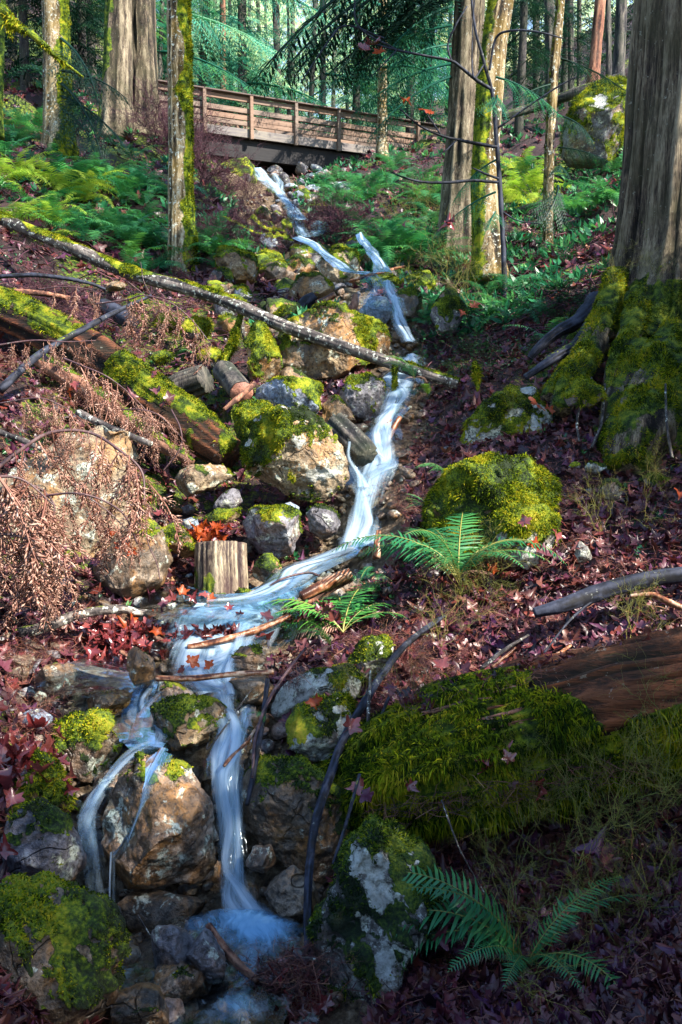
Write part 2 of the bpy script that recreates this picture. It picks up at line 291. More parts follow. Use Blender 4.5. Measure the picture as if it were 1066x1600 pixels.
def mat_ground():
    n = NT('forest_floor'); co = n.wpos(); a = n.noise(co, 2.0, 6, .6); b = n.noise(co, 18, 6, .7); c = n.noise(co, 70, 4, .7)
    col = n.ramp(n.math('ADD', n.math('MULTIPLY', b, .6), n.math('MULTIPLY', c, .4)), [(.3, (.004, .003, .003)), (.45, (.018, .010, .010)), (.55, (.045, .020, .022)), (.68, (.11, .05, .045))])
    col = n.mix(n.ramp(a, [(.5, 0), (.65, .6)]), col, n.mix(b, (.012, .006, .010), (.06, .024, .032)))
    mm = n.math('ADD', n.attr('moss'), n.math('MULTIPLY', n.math('SUBTRACT', b, .5), 1.2)); mk = n.ramp(mm, [(.45, 0), (.6, 1)])
    col = n.mix(mk, col, n.ramp(b, MOSSG))
    st = n.math('ADD', n.attr('bed'), n.math('MULTIPLY', n.math('SUBTRACT', b, .5), .6)); col = n.mix(n.ramp(st, [(.4, 0), (.6, 1)]), col, n.ramp(b, [(.35, (.03, .02, .015)), (.5, (.14, .09, .05)), (.65, (.34, .26, .18))]))
    n.bsdf(col, n.ramp(b, [(.3, .45), (.7, .9)]), n.bump(n.math('ADD', b, c), 1, .04), .4); return n.m
M['ground'] = mat_ground()
def mat_water(name, dens, tint, foam, sc_=(14, 1.6), shine=1.0):
    # silky long-exposure water: clear glossy water with streaks of aerated white water along the flow
    n = NT(name); u = n.attr('u'); v = n.attr('v'); f = n.attr('foam')
    cx = n.n('CombineXYZ', X=n.math('MULTIPLY', u, sc_[0]), Y=n.math('MULTIPLY', v, sc_[1])); a = n.noise(cx, 1.0, 4, .6, .3)
    b = n.noise(n.mapv(cx.outputs[0], (2.6, 1.6, 1)), 1.0, 3, .6)
    s = n.math('ADD', n.math('MULTIPLY', a, .65), n.math('MULTIPLY', b, .35))
    wgt = n.math('ADD', n.math('MULTIPLY', n.math('SUBTRACT', s, .5), 2.0), f); al = n.ramp(wgt, [(.0, dens[0]), (.5, dens[1]), (1.0, dens[2])])
    wp = n.wpos(); gl = n.bump(n.noise(wp, 7, 3, .5), .35, .03)
    white = n.n('BsdfDiffuse', Color=n.ramp(s, [(.3, tint), (.7, foam)])); tl = n.n('BsdfTranslucent', Color=foam); wm = n.n('MixShader', _0=.3, _1=white, _2=tl)  # tint and foam colours carry the blue that shade gives the water
    tr = n.n('BsdfTransparent', Color=(.93, .97, .98) if shine < .5 else (.78, .88, .92)); gs = n.n('BsdfGlossy', Color=(.8, .9, 1.0), Roughness=.12, Normal=gl)
    fr = n.n('Fresnel', IOR=1.33, Normal=gl); clear = n.n('MixShader', _0=n.math('MULTIPLY', n.math('ADD', fr, .04), shine), _1=tr, _2=gs)
    mx = n.n('MixShader', _0=al, _1=clear, _2=wm); n.t.links.new(mx.outputs[0], n.out.inputs[0]); return n.m
M['fall'] = mat_water('silky_falling_water', (.0, .36, .86), (.14, .28, .44), (.66, .76, .86), (17, 1.2), .12)
M['run'] = mat_water('smooth_running_water', (.0, .26, .78), (.12, .25, .42), (.62, .74, .86), (13, 1.3), .7)
M['pool'] = mat_water('pool_water', (.0, .28, .85), (.04, .24, .52), (.34, .62, .90), (7.0, 3.0))
# ---------------------------------------------------------------- builders
_ico = {}
def ico(sub):
    if sub not in _ico:
        bm = bmesh.new(); bmesh.ops.create_icosphere(bm, subdivisions=sub, radius=1.0)
        V = np.array([v.co for v in bm.verts]); V /= np.linalg.norm(V, axis=1)[:, None]
        F = np.array([[v.index for v in f.verts] for f in bm.faces]); bm.free(); _ico[sub] = (V, F)
    V, F = _ico[sub]; return V.copy(), F
def vnormals(V, F):
    n = np.cross(V[F[:, 1]] - V[F[:, 0]], V[F[:, 2]] - V[F[:, 0]]); o = np.zeros_like(V)
    for k in range(F.shape[1]): np.add.at(o, F[:, k], n)
    return o / (np.linalg.norm(o, axis=1)[:, None] + 1e-9)
def sst(x, a, b): t = np.clip((x - a) / (b - a), 0, 1); return t * t * (3 - 2 * t)
def rock_geo(c, rx, ry, rz, sub, seed, outline=None, d=None, cuts=9, moss=.5, mtilt=.15, rough=1.0, ang=.5):
    """a boulder: sphere, plane cuts for facets, outline for its silhouette, ridged relief. moss: how far moss comes down the sides (0..1)"""
    rg = np.random.default_rng(seed); V, F = ico(sub); U = V.copy()
    for _ in range(cuts):
        n = rg.normal(size=3); n /= np.linalg.norm(n); dd = rg.uniform(.52, .86); k = V @ n - dd
        V -= np.maximum(k, 0)[:, None] * n * (.7 + .3 * ang)
    if outline is not None:
        q = np.array([P(x, y, d) for x, y in outline]); cc = q.mean(0)
        hx = q[:, 0] - cc[0]; hz = (q - cc) @ UP; th = np.arctan2(hz, hx); rr = np.hypot(hx, hz)
        o = np.argsort(th); th = th[o]; rr = rr[o]; tt = np.linspace(-math.pi, math.pi, 721)
        # exact polygon radius per direction
        P2 = np.stack([hx, hz], 1); rad = np.zeros(721)
        for i in range(len(P2)):
            a = P2[i]; b = P2[(i + 1) % len(P2)]; e = b - a; dr = np.stack([np.cos(tt), np.sin(tt)], 1)
            den = dr[:, 0] * e[1] - dr[:, 1] * e[0]; den = np.where(np.abs(den) < 1e-9, 1e-9, den)
            t = (a[0] * e[1] - a[1] * e[0]) / den; s = (a[0] * dr[:, 1] - a[1] * dr[:, 0]) / den
            ok = (t > 0) & (s >= -1e-6) & (s <= 1 + 1e-6); rad = np.where(ok & (t > rad), t, rad)
        rad = np.convolve(np.concatenate([rad[-7:-1], rad, rad[1:7]]), np.ones(13) / 13, 'valid')
        thv = np.arctan2(U[:, 2], U[:, 0]); rv = np.hypot(U[:, 0], U[:, 2]); R0 = np.interp(thv, tt, rad)
        rin = rv ** .72 * R0; ex = np.cos(thv) * rin; ez = np.sin(thv) * rin
        dep = ry if ry else .75 * rad.mean()
        W = np.stack([ex, V[:, 1] * dep, ez], 1)
        # facets: cut in the shaped space, only those that face the viewer or the top, so the outline stays
        m = rad.mean()
        for _ in range(cuts):
            n = np.array([rg.normal() * .8, -abs(rg.normal()) - .35, rg.normal() * .8]); n /= np.linalg.norm(n)
            dd = np.percentile(W @ n, rg.uniform(80, 94) if ang >= 1 else rg.uniform(78, 94)); k = W @ n - dd; W -= np.maximum(k, 0)[:, None] * n * (1.0 if ang >= 1 else .9)
        V = W[:, 0:1] * np.array([1.0, 0, 0]) + W[:, 1:2] * FW + W[:, 2:3] * UP + cc; size = m; c = cc
    else:
        a = rg.uniform(0, 6.28); ca, sa = math.cos(a), math.sin(a); V = V @ np.array([[ca, sa, 0], [-sa, ca, 0], [0, 0, 1]])
        V = (V / np.abs(V).max(0)) * [rx, ry, rz] + c; size = (rx + ry + rz) / 3
    N = vnormals(V, F); q = V / max(size, .05) + seed
    V = V + N * (fbm(q * 1.5, 3) * .07 * size * rough + (ridged(q * 3.3, 4, .55) - .9) * .035 * size * rough + fbm(V * 28, 2) * .004)[:, None]
    N = vnormals(V, F); hrel = (V[:, 2] - V[:, 2].min()) / (np.ptp(V[:, 2]) + 1e-6)
    mm = N[:, 2] * .55 + hrel * .55 + fbm(V * (1.6 / max(size, .15)) + seed, 3) * .42 + N[:, 0] * mtilt
    mm = mm + fbm(V * (5 / max(size, .15)), 3) * .16
    mo = sst(mm, 1.06 - moss * 1.35, 1.42 - moss * 1.35) if moss > 0 else np.zeros(len(V))
    V = V + N * (sst(mo, .3, .9) * (.022 + .032 * fbm(V * 10, 3) + .010 * vnoise(V * 34)) * min(1, size * 2.4))[:, None]
    return V, F, mo
def fuzz(V, F, mask, dens, ln, seed, wid=.0025, up=.35, droop=0.0, maxn=60000, face_cam=True):
    """short moss blades standing on the masked faces: one tapered triangle pair each"""
    rg = np.random.default_rng(seed); T = F if F.shape[1] == 3 else np.concatenate([F[:, [0, 1, 2]], F[:, [0, 2, 3]]])
    a, b, c = V[T[:, 0]], V[T[:, 1]], V[T[:, 2]]; n = np.cross(b - a, c - a); ar = np.linalg.norm(n, axis=1) / 2; n /= (2 * ar[:, None] + 1e-12)
    w = ar * np.clip(mask[T].mean(1), 0, 1) ** 1.5
    if face_cam: w = w * (np.einsum('ij,ij->i', n, a) < np.linalg.norm(a, axis=1) * .35)
    tot = w.sum()
    if tot <= 0: return None
    k = int(min(maxn, tot * dens)); 
    if k < 5: return None
    i = rg.choice(len(T), k, p=w / tot); r1 = np.sqrt(rg.random(k)); r2 = rg.random(k)
    p = a[i] * (1 - r1)[:, None] + b[i] * (r1 * (1 - r2))[:, None] + c[i] * (r1 * r2)[:, None]; nn = n[i]
    d = nn + rg.normal(size=(k, 3)) * .55 + [0, 0, up]; d[:, 2] -= droop; d /= np.linalg.norm(d, axis=1)[:, None]
    L = ln * rg.uniform(.4, 1.4, k) * np.clip(1 + 1.1 * fbm(p * 8, 2), .25, 2.4); s = np.cross(d, rg.normal(size=(k, 3))); s /= np.linalg.norm(s, axis=1)[:, None]
    wv = s * (wid * rg.uniform(.7, 1.4, k))[:, None]; p0 = p - nn * ln * .2
    mid = p0 + d * (L * .55)[:, None]; tip = p0 + d * L[:, None] - np.array([0, 0, 1]) * (L * .3)[:, None]
    VV = np.stack([p0 - wv * .6, p0 + wv * .6, mid + wv, mid - wv, tip], 1).reshape(-1, 3); o = np.arange(k)[:, None] * 5
    FF = np.concatenate([o + [0, 1, 2], o + [0, 2, 3], o + [3, 2, 4]]); tone = np.repeat(rg.random(k), 5)
    return VV, FF, tone
NROCK = [0]
def rock(c=None, r=(.3, .3, .25), mat='rock_warm', label=None, moss=.5, sub=4, seed=None, outline=None, d=None, dep=None, group=None, cuts=9,
         fz=True, mtilt=.15, rough=1.0, name='boulder', cat='boulder', green=False, flen=.016, dens=22000, ang=.5, patch=None):
    NROCK[0] += 1; seed = seed or NROCK[0] * 7 + 1
    V, F, mo = rock_geo(c, *(r if outline is None else (0, dep, 0)), sub, seed, outline, d, cuts, moss, mtilt, rough, ang)
    pale = np.full(len(V), -.3)
    if patch:
        dv = V @ FW; qx = 533 + FPX * V[:, 0] / dv; qy = 800 - FPX * (V @ UP) / dv
        for (a_, b_, rx_, ry_) in patch: pale = np.maximum(pale, 1.2 * np.exp(-((qx - a_) / rx_) ** 2 - ((qy - b_) / ry_) ** 2) + .55 * fbm(V * 13, 4))
        mo = mo * sst(.55 - pale, 0, .3)
    base = V.mean(0); base[2] = V[:, 2].min()
    f = fuzz(V, F, mo, dens, flen, seed, maxn=26000) if fz and moss > 0 else None
    if f is None:
        o = obj(name, V, F, M[mat], attrs={'moss': mo, 'pale': pale}); tag(o, label, cat, group); return o
    t = empty(name, base, label, cat, group)
    s = obj('stone', V, F, M[mat], t, attrs={'moss': mo, 'pale': pale})
    m = obj('moss_cover', f[0], f[1], M['mossg' if green else 'moss'], t, attrs={'tone': f[2]}); m['kind'] = 'stuff'
    return t
def frames(C):
    T = np.gradient(C, axis=0); T /= np.linalg.norm(T, axis=1)[:, None] + 1e-9
    A = np.cross(T, [0, 0, 1.0]); bad = np.linalg.norm(A, axis=1) < .15; A[bad] = np.cross(T[bad], [0, 1.0, 0]); A /= np.linalg.norm(A, axis=1)[:, None]
    for i in range(1, len(A)):
        v = A[i-1] - T[i] * np.dot(A[i-1], T[i]); A[i] = v / (np.linalg.norm(v) + 1e-9)
    return T, A, np.cross(T, A)
def smooth(pts, n):
    pts = np.asarray(pts, float)
    if len(pts) < 3: t = np.linspace(0, 1, n)[:, None]; return pts[0] * (1 - t) + pts[-1] * t
    e = np.concatenate([[2 * pts[0] - pts[1]], pts, [2 * pts[-1] - pts[-2]]]); m = len(pts) - 1; t = np.linspace(0, m - 1e-6, n); i = t.astype(int); f = (t - i)[:, None]
    a, b, c, d = e[i], e[i+1], e[i+2], e[i+3]
    return .5 * (2 * b + (c - a) * f + (2 * a - 5 * b + 4 * c - d) * f**2 + (3 * b - a - 3 * c + d) * f**3)
def tube(C, rad, k=5, cap=True):
    C = np.asarray(C, float); T, A, B = frames(C); rad = np.asarray(rad, float) * np.ones(len(C)); th = np.arange(k) * 2 * math.pi / k
    V = C[:, None] + (A[:, None] * np.cos(th)[None, :, None] + B[:, None] * np.sin(th)[None, :, None]) * rad[:, None, None]; V = V.reshape(-1, 3)
    i = np.arange(len(C) - 1)[:, None] * k; j = np.arange(k)[None]; j2 = (j + 1) % k
    F = np.stack([i + j, i + j2, i + k + j2, i + k + j], -1).reshape(-1, 4)
    if cap:
        n = len(V); V = np.concatenate([V, [C[0], C[-1]]]); m = (len(C) - 1) * k
        F = np.concatenate([F, [[n, (q + 1) % k, q, q] for q in range(k)], [[n + 1, m + q, m + (q + 1) % k, m + (q + 1) % k] for q in range(k)]])
        F = F[:, [0, 1, 2, 3]]
    return V, F
def tri(F):
    F = np.asarray(F)
    if F.shape[1] == 3: return F
    G = np.concatenate([F[:, [0, 1, 2]], F[:, [0, 2, 3]]]); ok = (G[:, 0] != G[:, 1]) & (G[:, 1] != G[:, 2]) & (G[:, 0] != G[:, 2]); return G[ok]
def log_geo(pts, rads, k=40, n=120, seed=1, furrow=.06, mossf=None, flat=1.0, fscale=(6, 1.2), ends=True, lump=.06):
    """trunk or log: furrowed, lumpy surface round a bent axis, closed ends; h = height within the furrows"""
    C = smooth(pts, n); r = np.interp(np.linspace(0, 1, n), np.linspace(0, 1, len(rads)), rads); T, A, B = frames(C); th = np.arange(k) * 2 * math.pi / k
    s = np.concatenate([[0], np.cumsum(np.linalg.norm(np.diff(C, axis=0), axis=1))])
    c_, s_ = np.cos(th)[None] * np.ones((n, 1)), np.sin(th)[None] * np.ones((n, 1)); S = s[:, None] * np.ones((1, k)); rm = r.mean()
    q = np.stack([c_ * fscale[0] * .5, s_ * fscale[0] * .5, S / rm * .16 * fscale[1]], -1) + seed * 3.1
    rid = ridged(q, 4, .55); rid = (rid - rid.mean()) / (rid.std() + 1e-6)
    lp = fbm(np.stack([c_ * .8, s_ * .8, S / rm * .35], -1) + seed * 7.7, 3)
    rr = r[:, None] * (1 + furrow * np.clip(rid, -2, 1.3) + lump * lp)
    D = A[:, None] * c_[..., None] + B[:, None] * s_[..., None]; V = C[:, None] + D * rr[..., None]
    hh = np.clip(.5 + rid * .22, 0, 1); V = V.reshape(-1, 3); D = D.reshape(-1, 3)
    i = np.arange(n - 1)[:, None] * k; j = np.arange(k)[None]; j2 = (j + 1) % k
    F = np.stack([i + j, i + j2, i + k + j2, i + k + j], -1).reshape(-1, 4); F = tri(F); hh = hh.ravel()
    if ends:
        m = len(V); V = np.concatenate([V, [C[0], C[-1]]]); D = np.concatenate([D, [-T[0], T[-1]]]); hh = np.concatenate([hh, [.7, .7]]); jj = np.arange(k); q = (n - 1) * k
        F = np.concatenate([F, np.stack([jj * 0 + m, (jj + 1) % k, jj], 1), np.stack([jj * 0 + m + 1, q + jj, q + (jj + 1) % k], 1)])
    mo = mossf(V, D) if mossf else np.zeros(len(V))
    return V, F, hh, np.clip(mo, 0, 1)
def twigpath(p0, p1, n=8, wob=.06, sag=0.0, seed=0):
    rg = np.random.default_rng(seed); p0 = np.asarray(p0, float); p1 = np.asarray(p1, float); L = np.linalg.norm(p1 - p0); t = np.linspace(0, 1, n)[:, None]
    w = np.cumsum(rg.normal(size=(n, 3)), 0) ; w -= w[0] * (1 - t) + w[-1] * t; w /= (np.abs(w).max() + 1e-6)
    return p0 * (1 - t) + p1 * t + w * wob * L - np.array([0, 0, 1]) * (sag * L * 4 * t * (1 - t))
def maple_leaf(seed, curl=.25):
    """five-lobed leaf blade about 1 wide, folded and curled, with its stalk: 16 triangles"""
    rg = np.random.default_rng(seed); ang = [-150, -118, -92, -62, -38, -12, 8, 33, 55, 78, 90, 102, 125, 147, 172, 192, 212, 242, 270]
    rad = [.30, .22, .33, .30, .52, .26, .30, .60, .30, .42, .62, .42, .30, .60, .30, .26, .50, .30, .2]
    ang = [-110, -62, -46, -32, -14, 4, 14, 26, 38, 48, 64, 80, 90, 100, 116, 132, 142, 154, 166, 176, 194, 212, 226, 242]; rad = [.16, .36, .50, .40, .36, .56, .62, .50, .34, .46, .42, .58, .70, .58, .42, .46, .34, .50, .62, .56, .36, .40, .50, .36]
    V = [(0, 0, 0)] + [(r * math.cos(R(a)) * rg.uniform(.9, 1.1), r * math.sin(R(a)) * rg.uniform(.9, 1.1), 0) for a, r in zip(ang, rad)]
    V = np.array(V); n = len(ang); F = [[0, 1 + i, 1 + (i + 1) % n] for i in range(n)]
    x, y = V[:, 0], V[:, 1]; c1, c2 = rg.normal(size=2) * curl * 1.6; V[:, 2] = c1 * x * x + c2 * y * y + curl * .8 * x * y * rg.normal() + np.abs(x) * rg.uniform(0, curl) + rg.normal(size=len(V)) * .035 + .10 * np.sin(rg.uniform(4, 9) * x + rg.uniform(0, 6)) * (x * x + y * y) * 2
    st = np.array([(-.012, -.1, 0), (.012, -.1, 0), (.01, -.6, .06 * rg.normal()), (-.01, -.6, .05)]); F = F + [[n + 1, n + 2, n + 3], [n + 1, n + 3, n + 4]]
    return np.concatenate([V, st]), np.array(F)
LEAVES = [maple_leaf(i, .3 + .22 * (i % 4)) for i in range(8)]
def frand_rot(rg, n, tilt=.5, nrm=None):
    """n random rotation matrices: spun about z, tilted"""
    a = rg.uniform(0, 6.283, n); t = rg.normal(size=(n, 2)) * tilt; z = np.stack([t[:, 0], t[:, 1], np.ones(n)], 1) if nrm is None else nrm + np.stack([t[:, 0], t[:, 1], t[:, 0] * 0], 1)
    z /= np.linalg.norm(z, axis=1)[:, None]; x = np.stack([np.cos(a), np.sin(a), np.zeros(n)], 1); x -= z * (x * z).sum(1)[:, None]; x /= np.linalg.norm(x, axis=1)[:, None]; y = np.cross(z, x)
    return np.stack([x, y, z], -1)
def scatter_mesh(shapes, pos, rot, sc_, tone, which=None):
    A = Acc(); rg = np.random.default_rng(3); which = rg.integers(0, len(shapes), len(pos)) if which is None else which
    Vs, Fs, Ts, off = [], [], [], 0
    for s, (V, F) in enumerate(shapes):
        i = np.nonzero(which == s)[0]
        if not len(i): continue
        W = np.einsum('nij,vj->nvi', rot[i], V) * sc_[i][:, None, None] + pos[i][:, None]; k = len(V)
        Vs.append(W.reshape(-1, 3)); Fs.append((F[None] + (np.arange(len(i)) * k)[:, None, None]).reshape(-1, F.shape[1]) + off); Ts.append(np.repeat(tone[i], k)); off += len(i) * k
    return np.concatenate(Vs), np.concatenate(Fs), np.concatenate(Ts)
# ---- ferns
def frond_geo(seed, n=34, arch=.55, w=.17):
    rg = np.random.default_rng(seed); t = np.linspace(0, 1, n + 1); L = 1.0
    ang = R(62) - t * R(62 + 55 * arch * rg.uniform(.8, 1.2)); ds = 1 / n; x = np.concatenate([[0], np.cumsum(np.cos(ang[:-1]) * ds)]); z = np.concatenate([[0], np.cumsum(np.sin(ang[:-1]) * ds)])
    side = rg.normal() * .12; C = np.stack([x, side * t * t, z], 1)
    rv, rf = tube(C, np.interp(t, [0, 1], [.0065, .0015]), 3, False); rf = tri(rf)
    T, A, B = frames(C); A = np.cross(T, [0, 0, 1.0]); A /= np.linalg.norm(A, axis=1)[:, None]; Nn = np.cross(A, T)
    V, F = [], []; k = 0
    for i in range(3, n + 1):
        for s in (-1, 1):
            if rg.random() < .05: continue
            tt = t[i]; ln = w * min(1, (tt - .02) * 4.2) * (1 - tt ** 2.6) ** .8 * rg.uniform(.78, 1.12) + .008; d = A[i] * s * .96 + T[i] * (.22 + .25 * tt + rg.normal() * .07) + Nn[i] * rg.normal() * .10; d /= np.linalg.norm(d); wd = ds * .37 * min(1.0, .55 + ln * 3)
            dz = -Nn[i] * ln * rg.uniform(.08, .3); b = C[i] + T[i] * (s * .12 * ds)
            up = T[i]; p = [b - up * wd * .7, b + up * wd * 1.0, b + d * ln * .55 + up * wd * .85 + dz * .25, b + d * ln * .55 - up * wd * .7 + dz * .25, b + d * ln + up * wd * .4 + dz]
            V += p; F += [[k, k+1, k+2], [k, k+2, k+3], [k+3, k+2, k+4]]; k += 5
    return (np.array(V), np.array(F)), (rv, rf)
FROND = {}
def frond_meshes(mat, i):
    if (mat, i) not in FROND:
        (v, f), (rv, rf) = frond_geo(100 + i, arch=[.5, .9, .2, 1.2, .6][i % 5]); rg = np.random.default_rng(i)
        FROND[(mat, i)] = (mesh_np('frond', v, f, M[mat], False, {'tone': np.repeat(rg.random(len(v) // 5 + 1), 5)[:len(v)] * .3 + .35}), mesh_np('stem', rv, rf, M['frach'], True, {'tone': np.full(len(rv), .5)}))
    return FROND[(mat, i)]
def fern(p, size, fronds, mat='fern', label='', group=None, seed=0, el=(0, 25), stem=True):
    """fronds: list of headings in degrees, or a number of them all round"""
    rg = np.random.default_rng(seed); t = empty('sword_fern', p, label, 'fern', group)
    hs = [(360 * k / fronds + rg.uniform(-18, 18), 1) for k in range(fronds)] if isinstance(fronds, int) else [(h if isinstance(h, tuple) else (h, 1)) for h in fronds]
    for h, s in hs:
        fm, sm = frond_meshes(mat, int(rg.integers(0, 5))); e = R(rg.uniform(*el))
        s2 = size * s * rg.uniform(.85, 1.12); o = link('frond', fm, t, (0, 0, 0), (rg.normal() * .2, -e + R(10), R(h)), s2)
        if stem: link('stem', sm, o)
    if stem:
        for q in range(2 if seed != 3 else 1):
            fm, sm = frond_meshes('dead', int(rg.integers(0, 5))); o = link('frond', fm, t, (0, 0, .01), (rg.normal() * .5, R(32), rg.uniform(0, 6.28)), size * rg.uniform(.35, .6)); o['label'] = 'withered brown frond'
    return t
# ---- conifer boughs
def bough(seed, L=2.0, nb=15, droop=.5, leaf=.05, nl=7):
    rg = np.random.default_rng(seed); t = np.linspace(0, 1, 10); C = np.stack([t * L, rg.normal() * .1 * t * t * L, .12 * L * t - droop * L * t ** 2 * .6], 1)
    A = Acc(); v, f = tube(C, np.interp(t, [0, 1], [.018, .003]), 3, False); A.add(v, tri(f), .1)
    for i in range(nb):
        tt = .12 + .88 * (i + rg.random() * .6) / nb; b = np.array([np.interp(tt, t, C[:, q]) for q in range(3)])
        for s in (-1, 1):
            ln = L * .38 * (1 - tt) ** .7 * rg.uniform(.7, 1.15) + .08; a = rg.uniform(.6, 1.0); d = np.array([math.cos(a), s * math.sin(a), -.25 - rg.random() * .4]); d /= np.linalg.norm(d); u = np.array([d[1], -d[0], .15 * rg.normal()]); u /= np.linalg.norm(u)
            m = max(3, int(nl * ln / (.3 * L) + 2)); V, F = [], []
            for q in range(m):
                o = b + d * ln * (q + .3) / m - np.array([0, 0, ln * .35 * (q / m) ** 2]); lf = leaf * rg.uniform(.7, 1.3) * (1.25 - .6 * q / m)
                for s2 in (-1, 1):
                    e = d * .75 + u * s2 * .75; e[2] -= .25; w_ = np.cross(e, [0, 0, 1.0]); w_ = w_ / (np.linalg.norm(w_) + 1e-6) * lf * .22
                    k = len(V); V += [o, o + e * lf * .9 + w_, o + e * lf * 1.9, o + e * lf * .9 - w_]; F += [[k, k+1, k+2], [k, k+2, k+3]]
            A.add(np.array(V), np.array(F), rg.random())
    return A.get()
BOUGH = [bough(i, 2.0, 11, [.45, .8, .3, .6][i % 4], .06, 5) for i in range(4)]
def crown_geo(seed, h0, h1, n, r0, r1, wmul=1.0):
    """many boughs set round a stem from height h0 to h1"""
    rg = np.random.default_rng(seed); A = Acc()
    for i in range(n):
        f = (i + rg.random()) / n; z = h0 + (h1 - h0) * f; a = rg.uniform(0, 6.283); s = (r0 + (r1 - r0) * f) / 2.0 * rg.uniform(.6, 1.15); V, F, T = BOUGH[int(rg.integers(0, 4))]
        e = rg.uniform(-.15, .25); ce, se = math.cos(e), math.sin(e); Rm = np.array([[math.cos(a), -math.sin(a), 0], [math.sin(a), math.cos(a), 0], [0, 0, 1]]) @ np.array([[ce, 0, -se], [0, 1, 0], [se, 0, ce]])
        A.add((V * [s, s * wmul, s]) @ Rm.T + [0, 0, z], F, (T * .6 + rg.random() * .4))
    return A.get()
CROWN = {}
def crown_mesh(key, mat, *a):
    if key not in CROWN: V, F, T = crown_geo(*a); CROWN[key] = mesh_np('crown', V, F, M[mat], False, {'tone': T})
    return CROWN[key]
# ---- ribbons of water
def ribbon(pts, nu=14, step=.05, seed=0, conv=.25, jag=.10, lift=0.0, foam=0.0):
    """pts: (px, py, depth, width in px, foam, optional z lift). Ribbon of water, convex across, with ragged edges"""
    pts = [tuple(p) + (0,) * (6 - len(p)) for p in pts]; C0 = np.array([P(p[0], p[1], p[2]) + np.array([0, 0, p[5]]) for p in pts]); W0 = np.array([p[3] / FPX * p[2] for p in pts]); f0 = np.array([p[4] for p in pts])
    L = np.linalg.norm(np.diff(C0, axis=0), axis=1).sum(); n = max(8, int(L / step)); C = smooth(C0, n); tt = np.linspace(0, len(pts) - 1, n); W = np.interp(tt, range(len(pts)), W0); f = np.interp(tt, range(len(pts)), f0)
    s = np.concatenate([[0], np.cumsum(np.linalg.norm(np.diff(C, axis=0), axis=1))]); T = np.gradient(C, axis=0); T /= np.linalg.norm(T, axis=1)[:, None]
    X = np.cross(T, FW); X = np.cross(T, [0, 0, 1.0]); b = np.linalg.norm(X, axis=1) < .35; Xc = np.array([1.0, 0, 0]) - T * T[:, :1]; wgt = np.clip((np.abs(T[:, 2]) - .55) / .35, 0, 1)[:, None]
    X = X / (np.linalg.norm(X, axis=1)[:, None] + 1e-6); X = np.where(X[:, :1] < 0, -X, X); Xc /= np.linalg.norm(Xc, axis=1)[:, None]; X = X * (1 - wgt) + Xc * wgt; X /= np.linalg.norm(X, axis=1)[:, None]
    Nn = np.cross(X, T); Nn = np.where((Nn[:, 2:3] < 0) & (np.abs(Nn[:, 2:3]) > .3), -Nn, Nn); Nn = np.where((np.abs(Nn[:, 2:3]) <= .3) & (Nn[:, 1:2] > 0), -Nn, Nn)
    u = np.linspace(-1, 1, nu); q = np.stack([np.zeros(n), s * 2.2, np.zeros(n)], 1); jl = 1 + jag * 2 * vnoise(q * 1.7 + 3.3 + seed); jr = 1 + jag * 2 * vnoise(q * 1.7 + 8.8 + seed)
    hw = np.where(u[None] < 0, jl[:, None], jr[:, None]) * W[:, None] / 2; V = C[:, None] + X[:, None] * (u[None] * hw)[..., None]
    cv = conv * W[:, None] * (1 - u[None] ** 2) * .5; q = np.stack([u[None] * hw * 14, s[:, None] * 2.0 * np.ones((1, nu)), np.zeros((n, nu)) + seed], -1)
    V = V + Nn[:, None] * (cv + vnoise(q) * .012 + lift)[..., None]; ii = np.arange(n - 1)[:, None] * nu; jj = np.arange(nu - 1)[None]
    F = np.stack([ii + jj, ii + jj + 1, ii + nu + jj + 1, ii + nu + jj], -1).reshape(-1, 4); un = (u[None] * hw)
    fo = f[:, None] + .10 - 1.35 * np.abs(u[None]) ** 2.4 + .45 * vnoise(np.stack([un * 22, s[:, None] * 1.5 + 0 * un, 0 * un + seed], -1))
    return V.reshape(-1, 3), F, {'u': un.ravel() + seed, 'v': (s[:, None] * np.ones((1, nu))).ravel(), 'foam': fo.ravel()}
def water(name, pts, mat='fall', layers=3, **k):
    Vs, Fs, As, off = [], [], [], 0; sd = k.pop('seed', 0); rg = np.random.default_rng(sd + 400); lf = k.pop('lift', 0.0)
    for L_ in range(layers):
        wf = [1.0, .62, .42][L_ % 3]; q = []
        for i, p in enumerate(pts):
            p = tuple(p); dx = 0 if L_ == 0 else rg.uniform(-.3, .3) * p[3] * (1 - wf) * 1.6; q.append((p[0] + dx, p[1], p[2] - .022 * L_, p[3] * wf * rg.uniform(.85, 1.2), p[4] - (.12 if L_ == 0 else .02)) + p[5:])
        V, F, at = ribbon(q, seed=sd + L_ * 31, lift=lf + .012 * L_, **k); Vs.append(V); Fs.append(F + off); off += len(V); As.append(at)
    at = {n: np.concatenate([a[n] for a in As]) for n in As[0]}; o = obj(name, np.concatenate(Vs), np.concatenate(Fs), M[mat], attrs=at); o['kind'] = 'structure'; return o
